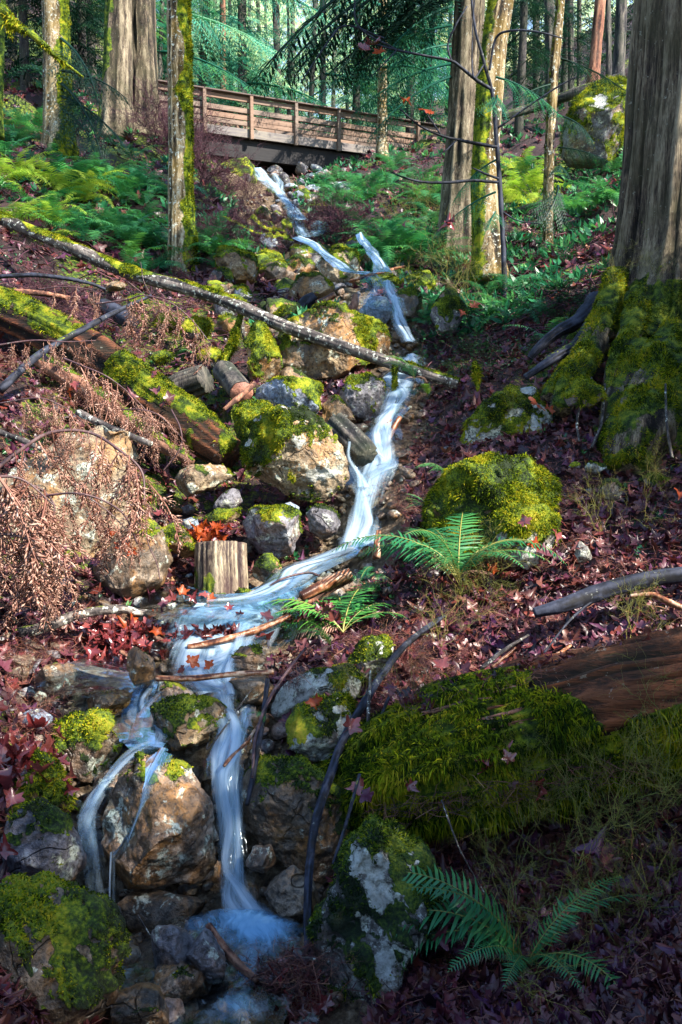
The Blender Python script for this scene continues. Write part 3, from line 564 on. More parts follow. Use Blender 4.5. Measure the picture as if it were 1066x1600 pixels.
# ================================================================ THE SETTING: ground and water
BED = np.array([hit(x, y) for x, y in ((380, 1600), (370, 1430), (350, 1150), (330, 1060), (300, 960), (390, 940), (480, 890), (560, 860), (590, 700), (622, 590), (622, 510), (575, 480), (520, 440), (480, 410), (430, 350), (405, 305), (420, 260))])
BEDW = np.array([.45, .55, .35, .35, .5, .5, .4, .35, .3, .35, .3, .5, .4, .4, .6, .7, 1.0])
BED2 = np.array([hit(x, y) for x, y in ((190, 1500), (150, 1260), (210, 1130), (170, 1060), (290, 960))])
def bed_f(X, Y):
    out = np.full(np.shape(X), 9.0)
    for B_, W_ in ((BED, BEDW), (BED2, np.full(len(BED2), .3))):
        for i in range(len(B_) - 1):
            a, b = B_[i, :2], B_[i+1, :2]; e = b - a; t = np.clip(((X - a[0]) * e[0] + (Y - a[1]) * e[1]) / (e @ e + 1e-9), 0, 1)
            dd = np.hypot(X - a[0] - t * e[0], Y - a[1] - t * e[1]) / (W_[i] * (1 - t) + W_[i+1] * t); out = np.minimum(out, dd)
    return out
_gz0 = gz
def gz(X, Y):
    X = np.asarray(X, float); Y = np.asarray(Y, float); bf = bed_f(X, Y); return _gz0(X, Y) - (.14 * sst(2.6 - bf, 0, 1.6) * sst(Y, 30, 3) if False else .14 * sst(2.6 - bf, 0, 1.6))
def mossmap(X, Y): return fbm(np.stack([X * .9, Y * .9, X * 0 + 4], -1), 3) * .55 + .22 + .22 * sst(-X / np.maximum(Y, 1.6), .03, .12) * sst(Y, 6, 8)
def sheet(name, aa, YY):
    A_, Y_ = np.meshgrid(aa, YY); X_ = A_ * np.maximum(Y_, 1.6) if YY[0] > 1.5 else A_
    Z = gz(X_, Y_); bf = bed_f(X_, Y_); n, m = X_.shape; i = np.arange(n - 1)[:, None] * m; j = np.arange(m - 1)[None]
    F = np.stack([i + j, i + j + 1, i + m + j + 1, i + m + j], -1).reshape(-1, 4); Z = Z - .02 * sst(1.3 - bf, 0, .6)
    V = np.stack([X_, Y_, Z], -1).reshape(-1, 3); mo = mossmap(X_, Y_).ravel() - .5 * sst(1.4 - bf, 0, .5).ravel()
    o = link(name, mesh_np(name, V, F, M['ground'], True, {'moss': mo, 'bed': sst(1.5 - bf, 0, .6).ravel()})); o['kind'] = 'structure'; return o, V, F, mo
aa = np.concatenate([np.linspace(-5, -.62, 30), np.linspace(-.6, .6, 330), np.linspace(.62, 5, 30)])
ground, GV, GF, GM = sheet('ground', aa, np.exp(np.linspace(math.log(1.6), math.log(130), 470)))
g2, _, _, _ = sheet('ground', np.linspace(-60, 60, 60), np.linspace(-50, 1.6, 40) - .0)
def pool(name, outline, d0, z0, mat='pool', foamc=None, fr=.4, n=46, slope=0.0, base=0.0):
    """flat sheet of water inside a pixel outline, laid on the plane z = z0; foam falls off from the points in foamc"""
    q = []
    for x, y in outline: r = ray(x, y); k = z0 / r[2]; q.append(r[:2] * k)
    q = np.array(q); c = q.mean(0); tt = np.linspace(0, 2 * math.pi, 72, endpoint=False); L = np.linalg.norm(np.roll(q, -1, 0) - q, axis=1); s = np.concatenate([[0], np.cumsum(L)]); qq = np.concatenate([q, q[:1]])
    e = smooth(qq, 90); rr = np.linspace(0, 1, n) ** .8; X = c[0] + (e[None, :, 0] - c[0]) * rr[:, None]; Y = c[1] + (e[None, :, 1] - c[1]) * rr[:, None]
    m = 90; i = np.arange(n - 1)[:, None] * m; j = np.arange(m - 1)[None]; F = np.stack([i + j, i + j + 1, i + m + j + 1, i + m + j], -1).reshape(-1, 4)
    fo = np.full(X.shape, base)
    for (fx, fy, fs, fa) in (foamc or []): r = ray(fx, fy); p = r[:2] * (z0 / r[2]); fo = fo + fa * np.exp(-((X - p[0]) ** 2 + (Y - p[1]) ** 2) / fs ** 2)
    fo = fo - .5 * rr[:, None] ** 8; wv = fbm(np.stack([X * 5, Y * 5, X * 0], -1), 3)
    V = np.stack([X, Y, z0 + .012 * wv + fo * .02], -1).reshape(-1, 3)
    o = obj(name, V, F, M[mat], attrs={'u': X.ravel() * 2.2 + wv.ravel() * .12, 'v': Y.ravel() * 2.2, 'foam': fo.ravel()}); o['kind'] = 'structure'; return o
# ================================================================ boulders with their own outlines
def RK(d, out, mat, label, moss=.5, **k):
    out = [tuple(map(float, p.split(','))) for p in out.split()]; return rock(outline=out, d=d, mat=mat, label=label, moss=moss, **k)
RK(7.4, '368,700 380,668 410,648 445,640 480,640 508,655 530,690 545,718 549,750 525,778 480,788 440,778 400,748 372,722', 'rock_pale', 'big boulder beside the falls with a bright moss blanket and pale lower face', .74, patch=[(500, 742, 24, 14), (468, 690, 8, 8)], sub=6, dep=.42, seed=21, mtilt=-.5, flen=.02)
RK(7.95, '364,640 385,626 415,628 432,645 430,672 400,690 372,690 362,665', 'rock_grey', 'round mossy rock tucked behind the big mossed boulder', 1.0, sub=5, dep=.25)
RK(8.5, '394,602 430,592 480,589 500,600 502,636 490,655 450,650 410,632 396,618', 'rock_blue', 'flat topped blue grey slab with moss down its right end', .55, sub=5, dep=.35, mtilt=.6)
RK(9.6, '438,560 440,525 455,500 485,484 535,481 585,500 617,525 618,552 590,568 560,575 520,598 490,602 455,592 441,575', 'rock_warm', 'large brown boulder under the leaning log with moss draped over its top', .48, sub=6, dep=.55, seed=33, mtilt=.3)
RK(9.3, '384,530 395,500 415,506 430,535 440,560 436,592 410,602 392,596 387,560', 'rock_warm', 'tall narrow rock with a shaggy moss face left of the large brown boulder', .8, sub=5, dep=.3)
RK(8.8, '528,610 548,590 575,584 600,596 605,640 585,658 548,652 531,634', 'rock_grey', 'olive mottled round rock under the overhang of the large brown boulder', .5, sub=5, dep=.28)
RK(8.6, '500,625 520,612 545,640 560,660 530,672 503,660', 'rock_warm', 'small tan rock wedged between the slab and the big mossed boulder', .2)
RK(7.0, '374,815 395,796 438,787 466,800 472,835 458,868 432,876 404,866 386,842', 'rock_grey', 'purple grey boulder wearing a cap of yellow moss above the cut stump', .42, sub=5, dep=.28, mtilt=0)
RK(7.15, '478,802 500,782 522,790 536,815 526,836 503,843 484,830', 'rock_grey', 'dark rounded rock at the left edge of the tall cascade', .25, sub=5, dep=.2)
RK(6.6, '386,908 400,876 420,859 438,874 442,905 422,918 400,918', 'rock_wet', 'small pointed rock with green moss right of the cut stump', .6, dep=.14, green=True)
RK(7.3, '252,772 256,740 300,728 350,722 364,745 332,762 290,778', 'rock_pale', 'pale rectangular ledge rock jutting under the mossy log', .2, sub=5, dep=.3)
RK(7.25, '330,792 345,768 372,760 380,785 366,800 345,800', 'rock_grey', 'rough grey stone in the gap under the ledge rock', .1)
RK(7.2, '440,790 455,782 470,792 466,808 450,808', 'rock_blue', 'small blue grey cobble under the big mossed boulder', .1, sub=3)
RK(6.7, '243,822 262,804 300,842 306,866 290,878 264,862', 'rock_dark', 'slanted narrow rock streaked with olive moss', .65, sub=5, dep=.16)
RK(6.9, '280,812 305,808 320,840 300,850', 'rock_blue', 'thin greenish stone behind the slanted rock', .2, sub=4, dep=.1)
RK(7.1, '318,808 340,796 385,796 384,812 340,820 322,822', 'rock_warm', 'low mossy stone between the slanted rock and the moss capped boulder', .8, dep=.15)
RK(6.45, '135,915 165,820 215,785 250,828 266,872 252,908 222,935 150,945', 'rock_dark', 'large dark slab of rock at the edge of the upper pool', .15, sub=5, dep=.4)
RK(6.55, '-70,950 -40,760 50,672 140,648 205,672 238,720 232,790 200,830 170,900 120,965 50,975', 'rock_pale', 'sunlit tan rock face behind the curtain of dead cedar sprays', .12, sub=6, dep=.45, seed=55, cuts=14)
RK(4.6, '230,1112 250,1096 285,1090 322,1094 362,1114 369,1132 332,1142 322,1166 285,1178 240,1164', 'rock_warm', 'flat mossy rock splitting the water above the main fall', .55, sub=5, dep=.2, green=True, mtilt=-.2)
RK(4.95, '230,1115 243,1066 280,1068 302,1084 298,1105 252,1116', 'rock_wet', 'yellow brown wedge stone left of the white water', .2, sub=5, dep=.14)
RK(5.3, '357,1032 374,1011 405,1009 417,1030 408,1048 372,1048', 'rock_wet', 'golden rounded stone with a moss strip below the wet stick', .35, dep=.12, green=True)
RK(5.0, '354,1062 410,1057 432,1078 402,1112 366,1102', 'rock_dark', 'dark wet flat stone right of the white water', .0, dep=.16)
RK(4.8, '372,1112 395,1105 408,1120 400,1145 380,1140', 'rock_dark', 'small dark wet stone at the lip of the main fall', .0, sub=3)
RK(4.95, '420,1112 436,1072 488,1050 545,1040 567,1062 556,1092 500,1112 446,1148', 'rock_lichen', 'white lichened rock lying behind the shaggy moss rock', .28, patch=[(445, 1100, 24, 32), (480, 1070, 30, 12)], sub=5, dep=.22, mtilt=.5)
RK(4.65, '443,1142 464,1106 520,1092 574,1078 584,1105 562,1160 530,1188 490,1190 452,1168', 'rock_lichen', 'shaggy moss covered rock with a pale right flank', .72, patch=[(545, 1140, 22, 26), (530, 1108, 12, 8)], sub=6, dep=.25, flen=.025)
RK(5.3, '546,1032 560,1002 600,990 617,1008 613,1050 582,1064 552,1052', 'rock_lichen', 'pale rock with moss on its left side under the bent branch', .55, sub=5, dep=.16, mtilt=-.4)
RK(4.7, '80,1142 108,1120 168,1116 194,1165 172,1200 160,1225 128,1212 94,1176', 'rock_wet', 'angular cube shaped rock with moss on top beside the side stream', .55, sub=5, dep=.22, ang=1.0)
RK(4.15, '10,1244 52,1174 80,1184 110,1250 102,1280 60,1286 30,1284', 'rock_warm', 'wedge shaped bright moss rock at the left edge, upper one of two', .85, sub=5, dep=.18)
RK(3.7, '0,1330 18,1270 58,1260 100,1280 114,1310 128,1370 60,1395 2,1380', 'rock_grey', 'moss striped rock at the left edge just above the huge dark boulder', .36, sub=5, dep=.2)
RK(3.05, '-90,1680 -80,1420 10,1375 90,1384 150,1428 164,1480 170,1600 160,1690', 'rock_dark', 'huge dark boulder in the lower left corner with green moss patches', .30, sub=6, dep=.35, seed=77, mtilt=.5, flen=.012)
RK(4.05, '148,1335 153,1245 186,1192 225,1176 285,1174 312,1200 336,1270 345,1350 346,1418 310,1412 270,1396 200,1388', 'rock_wet', 'big angular wet boulder between the two falls, gold brown below and blue on top', .06, sub=6, dep=.32, seed=91, cuts=18, ang=1.0, mtilt=0, rough=.9)
RK(3.45, '212,1482 238,1453 270,1454 300,1482 320,1520 330,1545 290,1552 228,1526', 'rock_grey', 'purple grey rock sitting in the plunge pool, left half of a pair', .0, sub=5, dep=.14)
RK(3.42, '292,1490 318,1456 338,1478 354,1500 350,1532 318,1540 298,1520', 'rock_grey', 'lilac pointed rock in the plunge pool with twigs on its tip', .0, sub=5, dep=.12)
RK(3.36, '226,1520 280,1510 330,1528 352,1545 340,1562 290,1560 235,1548', 'rock_wet', 'golden brown slab under the pair of pool rocks', .1, sub=5, dep=.12)
RK(3.15, '162,1640 176,1560 212,1548 246,1556 262,1590 262,1640', 'rock_dark', 'black wet rock at the bottom edge left of the outflow', .05, sub=5, dep=.14)
RK(3.2, '244,1600 256,1562 280,1566 290,1595 280,1612 258,1612', 'rock_grey', 'small grey cobble beside the black wet rock at the bottom', .0, dep=.08)
RK(4.3, '360,1262 374,1216 400,1188 470,1192 525,1240 560,1340 520,1400 470,1370 405,1318 378,1290', 'rock_dark', 'dark mossy wall of rock right of the main fall', .35, sub=6, dep=.32, green=True, mtilt=.2)
RK(4.0, '382,1348 395,1326 424,1324 434,1350 416,1368 392,1362', 'rock_wet', 'small orange brown stone poking out right of the main fall', .0, dep=.1)
RK(3.9, '398,1436 418,1382 455,1352 490,1380 500,1425 470,1446 425,1444', 'rock_dark', 'dark stone with a pale crust behind the plunge pool', .0, sub=5, dep=.16)
RK(4.05, '150,1440 200,1395 300,1400 345,1425 330,1452 230,1462 160,1470', 'rock_dark', 'black stone in the shadow under the big angular boulder', .0, sub=4, dep=.15)
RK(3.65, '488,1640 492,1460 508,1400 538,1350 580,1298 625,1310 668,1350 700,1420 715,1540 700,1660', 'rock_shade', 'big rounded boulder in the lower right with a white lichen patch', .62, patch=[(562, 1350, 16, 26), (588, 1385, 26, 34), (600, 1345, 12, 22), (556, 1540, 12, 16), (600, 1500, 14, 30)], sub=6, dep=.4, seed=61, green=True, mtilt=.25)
RK(6.5, '662,840 672,788 695,742 738,716 790,712 830,718 868,738 886,756 862,790 805,800 765,848 700,862', 'rock_warm', 'plump boulder wholly covered in yellow green moss behind the large fern', 1.05, sub=6, dep=.4, seed=12, flen=.03, dens=30000, ang=.2)
RK(6.2, '700,870 740,812 800,796 850,792 874,812 872,845 832,888 760,895', 'rock_lichen', 'lower mossy rock in front of the plump moss boulder', .85, sub=5, dep=.22, flen=.024)
RK(6.0, '796,862 818,850 838,856 842,880 826,892 804,882', 'rock_lichen', 'white lichened stone beside a pink maple leaf', .2, dep=.08)
RK(6.0, '896,866 908,843 922,852 930,874 908,882', 'rock_lichen', 'pointed white stone on the leaf litter', .0, dep=.06)
RK(6.6, '938,768 946,748 964,748 976,770 970,784 950,782', 'rock_lichen', 'small rock with a moss crest and white rim on the leaf litter', .6, dep=.08, green=True)
RK(6.9, '908,736 920,722 942,722 950,732 930,742', 'rock_lichen', 'low white stone above the moss crested rock', .15, sub=3, dep=.06)
RK(6.8, '996,752 1020,738 1050,742 1056,756 1030,766 1004,764', 'rock_grey', 'flat mossy stone at the right edge of the leaf litter', .8, dep=.08, green=True)
RK(6.9, '888,730 895,722 908,722 906,732', 'rock_grey', 'tiny green topped stone left of the low white stone', .7, sub=3, dep=.04, fz=False)
RK(7.8, '722,712 728,668 758,632 805,600 850,598 866,640 858,688 810,708 760,722', 'rock_lichen', 'mossy rock with two white streaks below the big cedar', .8, patch=[(835, 672, 7, 26), (852, 668, 9, 22), (826, 612, 14, 8)], sub=6, dep=.3, flen=.024, mtilt=-.15)
RK(7.35, '876,612 900,590 935,588 945,622 920,636 888,634', 'rock_grey', 'small mossy hump at the foot of the yellow moss root', .95, sub=4, dep=.14, flen=.024)
RK(13, '488,415 508,386 530,369 552,383 563,420 560,448 532,455 506,434', 'rock_pale', 'pointed tan rock parting the upper stream with moss on its tip', .42, sub=5, dep=.4)
RK(12, '446,452 460,431 500,427 522,450 502,468 456,468', 'rock_warm', 'squat olive brown rock below the pointed one', .45, dep=.35)
RK(12.5, '333,402 345,384 392,381 402,420 396,450 350,445', 'rock_warm', 'square mossy rock at the left of the upper stream', .6, sub=5, dep=.4)
RK(12.9, '400,402 440,394 462,428 446,455 404,448', 'rock_dark', 'dark angular rock right of the square mossy one', .3, dep=.4)
RK(12.3, '395,462 412,455 425,480 405,490', 'rock_grey', 'grey pebble shaped rock above the leaning log', .2, dep=.2)
RK(11.5, '360,452 385,440 400,470 392,488 368,482', 'rock_blue', 'pale grey rock with a moss stripe above the leaning log', .35, dep=.25)
RK(11.3, '335,470 350,452 368,470 362,495 340,492', 'rock_grey', 'mossy grey lump beside the pale grey rock', .6, dep=.2)
RK(10.9, '425,492 440,478 468,480 470,498 445,506', 'rock_grey', 'low bright moss stone left of the large brown boulder top', .95, dep=.2)
RK(11.2, '398,478 412,470 430,480 424,496 404,494', 'rock_grey', 'small mossy stone near the broken roots', .8, sub=3, dep=.15)
RK(11.3, '606,480 625,455 655,450 668,480 650,505 620,500', 'rock_dark', 'dark rock on the right rim of the upper stream', .45, dep=.35, green=True)
RK(11.0, '560,480 575,462 605,464 618,490 600,512 568,505', 'rock_blue', 'blue wet rock under the thin upper water curtain', .05, dep=.25)
RK(10.6, '672,490 690,455 715,450 728,485 712,520 685,520', 'rock_grey', 'mossy lump among the shrubs right of the stream', .85, dep=.3, green=True)
RK(19, '884,232 892,165 928,128 968,120 985,170 970,240 930,256 895,250', 'rock_grey', 'tall mossy boulder high on the right bank behind the thin tree', 1.0, sub=5, dep=1.0, flen=.07, dens=9000, patch=[(940, 160, 12, 10)])
RK(25, '345,262 360,235 385,245 408,285 395,300 360,290', 'rock_grey', 'yellow mossed rock under the left end of the footbridge', .95, dep=.8, fz=False)
RK(23, '414,298 420,288 432,290 434,302 420,306', 'rock_grey', 'small yellow moss stone at the head of the stream', .95, sub=3, dep=.25, fz=False)
RK(5.2, '40,1068 70,1038 115,1036 128,1062 105,1076 60,1080', 'rock_dark', 'low wet blue black stone in the side stream', .0, dep=.12)
RK(4.95, '132,1092 150,1084 215,1082 222,1104 200,1120 140,1116', 'rock_wet', 'flat tan stone forming the lip of the side pool', .05, sub=5, dep=.14)
RK(4.75, '28,1112 60,1108 85,1124 70,1140 30,1128', 'rock_blue', 'slate blue cobble left of the cube shaped rock', .0, dep=.1)
RK(5.0, '192,1012 212,1010 240,1030 240,1066 214,1072 200,1045', 'rock_dark', 'black leaf covered rock between the side fall and the white water', .1, dep=.14)
RK(6.3, '362,930 375,920 400,924 404,938 380,944', 'rock_wet', 'small mossy stone in the middle of the upper pool', .5, dep=.08, green=True)
RK(4.4, '140,1240 150,1215 185,1190 215,1180 205,1230 160,1290 146,1290', 'rock_wet', 'wet brown rock under the side fall', .0, sub=5, dep=.15)
RK(9.5, '150,560 160,520 175,530 180,560', 'rock_grey', 'mossy stone on the left slope', .9, sub=3, dep=.15)
for i, (x, y, d, w_, h_, lb) in enumerate([(215, 470, 10.6, 34, 18, 'pair of mossy lumps above the cedar sprays, left one'), (305, 515, 10, 44, 30, 'bright moss mound under the leaning log'), (265, 505, 10.2, 40, 26, 'round yellow moss mound on the left slope'), (180, 447, 10.9, 30, 14, 'pale bare stone below the leaf litter on the left slope'),
        (255, 560, 9.7, 30, 20, 'mossy lump by the cut log'), (330, 560, 9.6, 34, 24, 'dark stone with moss beside the propping branch'), (350, 585, 9.4, 30, 20, 'dull mossed stone under the propping branch'), (20, 470, 9.8, 50, 30, 'moss mound at the left edge of the slope'), (325, 400, 13.5, 26, 18, 'mossy stone by the foot of the sunlit maple'), (358, 398, 13.2, 22, 14, 'yellow moss knob by the dead branch')]):
    p = P(x, y, d); rock(c=p, r=(w_ / FPX * d * .55, w_ / FPX * d * .5, h_ / FPX * d * .6), mat='rock_pale' if 'bare' in lb else 'rock_grey', label=lb, moss=0 if 'bare' in lb else .95, sub=4, flen=.03, dens=12000)
# scree below the bridge and cobbles along the bed
def small_rock_meshes():
    out = []
    for i in range(7):
        for mt in ('rock_blue', 'rock_grey', 'rock_warm', 'rock_wet', 'rock_dark'):
            V, F, mo = rock_geo(np.zeros(3), 1, .9, .7, 3, 300 + i, None, None, 11, .25 if mt == 'rock_warm' else 0, .1, 1.0, 1.0); out.append((mt, mesh_np('stone', V, F, M[mt], i % 2 == 0, {'moss': mo})))
    return out
SR = small_rock_meshes(); rg = np.random.default_rng(8)
def pick(*m): L_ = [x for x in SR if x[0] in m]; return L_[int(rg.integers(0, len(L_)))][1]
SIZEW = {0: 'tiny', 1: 'small', 2: 'fist sized', 3: 'mid sized'}
def stones(n, poly, wr, mats, label, group, sink=.3, zoff=0):
    for _ in range(n):
        x = rg.uniform(poly[0], poly[2]); y = rg.uniform(poly[1], poly[3]); p = hit(x, y); d = depth_of(p); s = rg.uniform(*wr) / FPX * d / 2
        o = link('stone', pick(*mats), None, p + [0, 0, s * (.7 - sink) + zoff], (rg.normal() * .4, rg.normal() * .4, rg.uniform(0, 6.28)), (s * rg.uniform(.8, 1.3), s, s * rg.uniform(.6, 1)))
        tag(o, label, 'stone', group)
stones(30, (425, 268, 545, 325), (11, 30), ('rock_blue', 'rock_blue', 'rock_grey'), 'grey blue stone in the scree heap below the footbridge', 'scree stones below the footbridge')
stones(12, (400, 300, 520, 372), (10, 24), ('rock_blue', 'rock_warm', 'rock_grey'), 'stone along the upper trickle under the scree heap', 'stones along the upper trickle')
stones(17, (330, 420, 480, 500), (12, 30), ('rock_grey', 'rock_warm', 'rock_dark'), 'stone in the jumble above the leaning log', 'stones above the leaning log')
stones(15, (250, 760, 500, 900), (10, 28), ('rock_grey', 'rock_warm', 'rock_dark', 'rock_wet'), 'loose stone in the rubble behind the cut stump', 'rubble behind the cut stump')
stones(19, (20, 1050, 240, 1180), (12, 30), ('rock_wet', 'rock_grey', 'rock_warm', 'rock_wet'), 'wet cobble in the shallow side stream', 'cobbles in the side stream')
stones(9, (40, 1030, 110, 1110), (16, 34), ('rock_grey', 'rock_warm'), 'pale cobble piled left of the side stream', 'cobbles left of the side stream')
stones(10, (190, 1080, 330, 1200), (10, 24), ('rock_wet', 'rock_warm'), 'brown cobble by the flat mossy rock', 'cobbles round the flat mossy rock')
stones(10, (225, 900, 330, 950), (8, 20), ('rock_wet', 'rock_blue'), 'pebble in the shallows before the cut stump', 'pebbles in front of the cut stump')
stones(9, (560, 470, 640, 620), (10, 24), ('rock_dark', 'rock_blue'), 'dark wet stone beside the upper falls', 'stones beside the upper falls')
stones(6, (350, 520, 520, 680), (14, 32), ('rock_grey', 'rock_warm', 'rock_dark'), 'stone packed between the mossy boulders', 'stones between the mossy boulders')
stones(9, (800, 680, 1060, 960), (8, 18), ('rock_grey', 'rock_blue'), 'little stone showing through the leaf litter on the right bank', 'stones in the right bank litter')

stones(34, (150, 1290, 540, 1600), (14, 44), ('rock_dark', 'rock_wet', 'rock_dark'), 'dark wet stone around the plunge pool', 'stones round the plunge pool', sink=.2)
stones(34, (180, 950, 440, 1290), (12, 40), ('rock_wet', 'rock_dark', 'rock_warm'), 'wet brown stone in the bed of the cascade', 'stones in the cascade bed', sink=.2)
stones(23, (430, 620, 660, 950), (12, 34), ('rock_dark', 'rock_wet', 'rock_grey'), 'dark stone at the rim of the tall cascade', 'stones at the rim of the tall cascade', sink=.2)
stones(15, (430, 380, 680, 540), (12, 34), ('rock_dark', 'rock_grey', 'rock_warm'), 'stone at the rim of the upper stream', 'stones at the rim of the upper stream', sink=.2)
stones(23, (-20, 960, 330, 1600), (14, 44), ('rock_wet', 'rock_dark', 'rock_grey'), 'stone wedged between the rocks on the lower left', 'stones between the lower left rocks', sink=.2)

def tiny_shapes():
    out = []
    for i in range(6): V, F, _ = rock_geo(np.zeros(3), 1, .9, .65, 2, 800 + i, None, None, 8, 0, .1, 1.0, 1.0); out.append((V, F))
    return out
TS = tiny_shapes(); rt = np.random.default_rng(19)
for mt, n, w0, w1 in (('rock_wet', 900, .25, 1.3), ('rock_dark', 900, .2, 1.5), ('rock_grey', 350, .3, 1.7)):
    q = []
    while len(q) < n:
        i = int(rt.integers(0, len(BED) - 2)) if rt.random() < .75 else None; B_, W_ = (BED, BEDW) if i is not None else (BED2, np.full(len(BED2), .45)); i = int(rt.integers(0, len(B_) - 1)) if i is None else i
        t = rt.random(); c = B_[i] * (1 - t) + B_[i+1] * t; o = rt.normal(size=2) * W_[i] * w1 * .7; q.append([c[0] + o[0], c[1] + o[1] * .7])
    q = np.array(q); z = gz(q[:, 0], q[:, 1]); s_ = np.exp(rt.normal(size=n) * .45) * .022 * (1 + .06 * q[:, 1]); V, F, T = scatter_mesh(TS, np.stack([q[:, 0], q[:, 1], z + s_ * .3], 1), frand_rot(rt, n, .4), s_, rt.random(n))
    o = link('gravel', mesh_np('gravel', V, F, M[mt], False, {'moss': V[:, 0] * 0})); o['kind'] = 'stuff'

for i in range(34):
    x, y = [(rg.uniform(330, 500), rg.uniform(385, 500)), (rg.uniform(470, 660), rg.uniform(380, 500)), (rg.uniform(360, 540), rg.uniform(500, 620)), (rg.uniform(400, 640), rg.uniform(1180, 1290))][0 if i < 11 else (1 if i < 18 else (2 if i < 23 else 3))]
    p = hit(x, y); d = depth_of(p); w_ = rg.uniform(38, 70) / FPX * d / 2; rock(c=p + [0, 0, w_ * .25], r=(w_, w_ * .9, w_ * rg.uniform(.6, .9)), mat=['rock_warm', 'rock_grey', 'rock_dark'][i % 3], label='mossy rock packed in the stream channel', moss=rg.uniform(.3, .8), group='rocks packed in the channel', cuts=12, fz=i % 2 == 0, flen=.025, dens=9000)

for i in range(20):
    x, y = (rg.uniform(395, 500), rg.uniform(300, 400)) if i < 13 else (rg.uniform(560, 670), rg.uniform(400, 480))
    p = hit(x, y); d = depth_of(p); w_ = rg.uniform(24, 46) / FPX * d / 2; rock(c=p + [0, 0, w_ * .3], r=(w_, w_ * .9, w_ * rg.uniform(.6, .9)), mat=['rock_warm', 'rock_grey', 'rock_blue'][i % 3], label='round mossed stone beside the upper stream', moss=rg.uniform(.3, .8), group='mossy rocks beside the upper stream', cuts=12, fz=False)
# ================================================================ water
zp = P(330, 1510, 3.5)[2] + .03
pool('plunge_pool_water', [(150, 1480), (230, 1440), (330, 1425), (420, 1425), (485, 1445), (500, 1490), (470, 1530), (440, 1600), (430, 1700), (240, 1700), (170, 1620), (140, 1540)], 3.5, zp, 'pool', [(376, 1430, .17, 1.3), (405, 1468, .15, .8), (450, 1450, .13, .5), (160, 1500, .09, .6), (385, 1520, .09, .5), (372, 1570, .09, .8), (385, 1640, .13, .9), (300, 1440, .10, .5)], base=-.42)
water('main_waterfall', [(352, 1085, 4.95, 40, .3), (350, 1115, 4.75, 48, .5), (360, 1145, 4.55, 58, .6), (352, 1185, 4.4, 66, .7), (350, 1225, 4.28, 48, .55), (355, 1290, 4.2, 46, .45), (362, 1360, 4.1, 50, .45), (370, 1410, 4.0, 64, .7), (385, 1445, 3.85, 120, .75)], nu=24, step=.03, seed=1, jag=.06, conv=.3)
water('main_waterfall', [(385, 1110, 4.8, 26, .3), (378, 1150, 4.6, 34, .5), (366, 1200, 4.45, 50, .5), (366, 1300, 4.22, 34, .35), (374, 1400, 4.08, 44, .5)], nu=16, step=.03, seed=4, jag=.08)
water('side_waterfall', [(235, 1165, 4.5, 50, .45), (205, 1180, 4.4, 44, .5), (175, 1212, 4.3, 28, .5), (150, 1250, 4.2, 34, .45), (135, 1285, 4.1, 42, .4), (140, 1340, 4.0, 50, .05), (152, 1410, 3.95, 62, -.02), (165, 1485, 3.85, 66, .2)], nu=22, step=.03, seed=9, jag=.08)
water('side_waterfall', [(178, 1330, 3.98, 12, .5), (177, 1400, 3.93, 12, .35), (174, 1470, 3.86, 24, .25)], nu=8, step=.03, seed=14)
water('trickle_on_boulder', [(252, 1180, 4.0, 40, .1), (240, 1215, 3.86, 24, .1), (222, 1258, 3.80, 12, .45), (205, 1300, 3.80, 9, .5), (190, 1330, 3.86, 9, .4), (180, 1345, 3.95, 10, .3)], 'run', nu=8, step=.03, seed=12)
water('side_stream_water', [(120, 1045, 5.4, 90, .0), (180, 1060, 5.25, 110, .05), (225, 1075, 5.15, 50, .2), (222, 1105, 4.95, 32, .4), (212, 1130, 4.75, 60, .4), (235, 1155, 4.6, 80, .4), (240, 1175, 4.5, 60, .3)], 'run', nu=20, step=.04, seed=15, conv=.03, lift=.02)
water('side_stream_water', [(262, 1088, 5.0, 26, .3), (240, 1110, 4.85, 30, .4), (228, 1140, 4.7, 50, .5), (215, 1165, 4.55, 44, .4)], 'run', nu=12, step=.04, seed=16, conv=.05, lift=.02)
za = P(330, 950, 6.0)[2] + .03
pool('upper_pool_water', [(215, 935), (260, 905), (330, 925), (400, 920), (450, 900), (500, 895), (470, 930), (440, 960), (400, 972), (330, 975), (262, 972), (225, 955)], 6.0, za, 'pool', [(420, 930, .4, .9), (340, 965, .3, .45), (460, 905, .3, .9)], base=-.1)
water('white_cascade', [(350, 962, 5.95, 210, .6), (348, 975, 5.88, 215, .7), (342, 1000, 5.72, 205, .8), (330, 1030, 5.5, 165, .85), (325, 1060, 5.25, 120, .9), (345, 1090, 5.0, 80, .9)], nu=44, step=.03, seed=20, jag=.06, conv=.10, lift=.02)
water('white_cascade', [(395, 985, 5.75, 60, .6), (372, 1030, 5.45, 50, .6), (352, 1065, 5.2, 50, .6), (350, 1105, 4.9, 50, .6)], nu=18, step=.03, seed=21, jag=.1, conv=.2, lift=.04)
water('leaf_dam_trickle', [(212, 1000, 5.75, 12, .5), (210, 1022, 5.65, 12, .4), (210, 1052, 5.5, 22, .4)], nu=8, step=.03, seed=30)
water('leaf_dam_trickle', [(180, 1012, 5.7, 5, .5), (180, 1055, 5.5, 7, .3)], nu=4, step=.03, seed=31)
water('rapid_water', [(562, 858, 7.05, 50, .7), (535, 872, 6.95, 60, .6), (500, 888, 6.75, 55, .55), (465, 905, 6.5, 60, .7), (430, 930, 6.25, 60, .8), (385, 948, 6.05, 60, .5), (320, 955, 6.0, 60, .2)], 'run', nu=20, step=.04, seed=41, conv=.10, lift=.05)
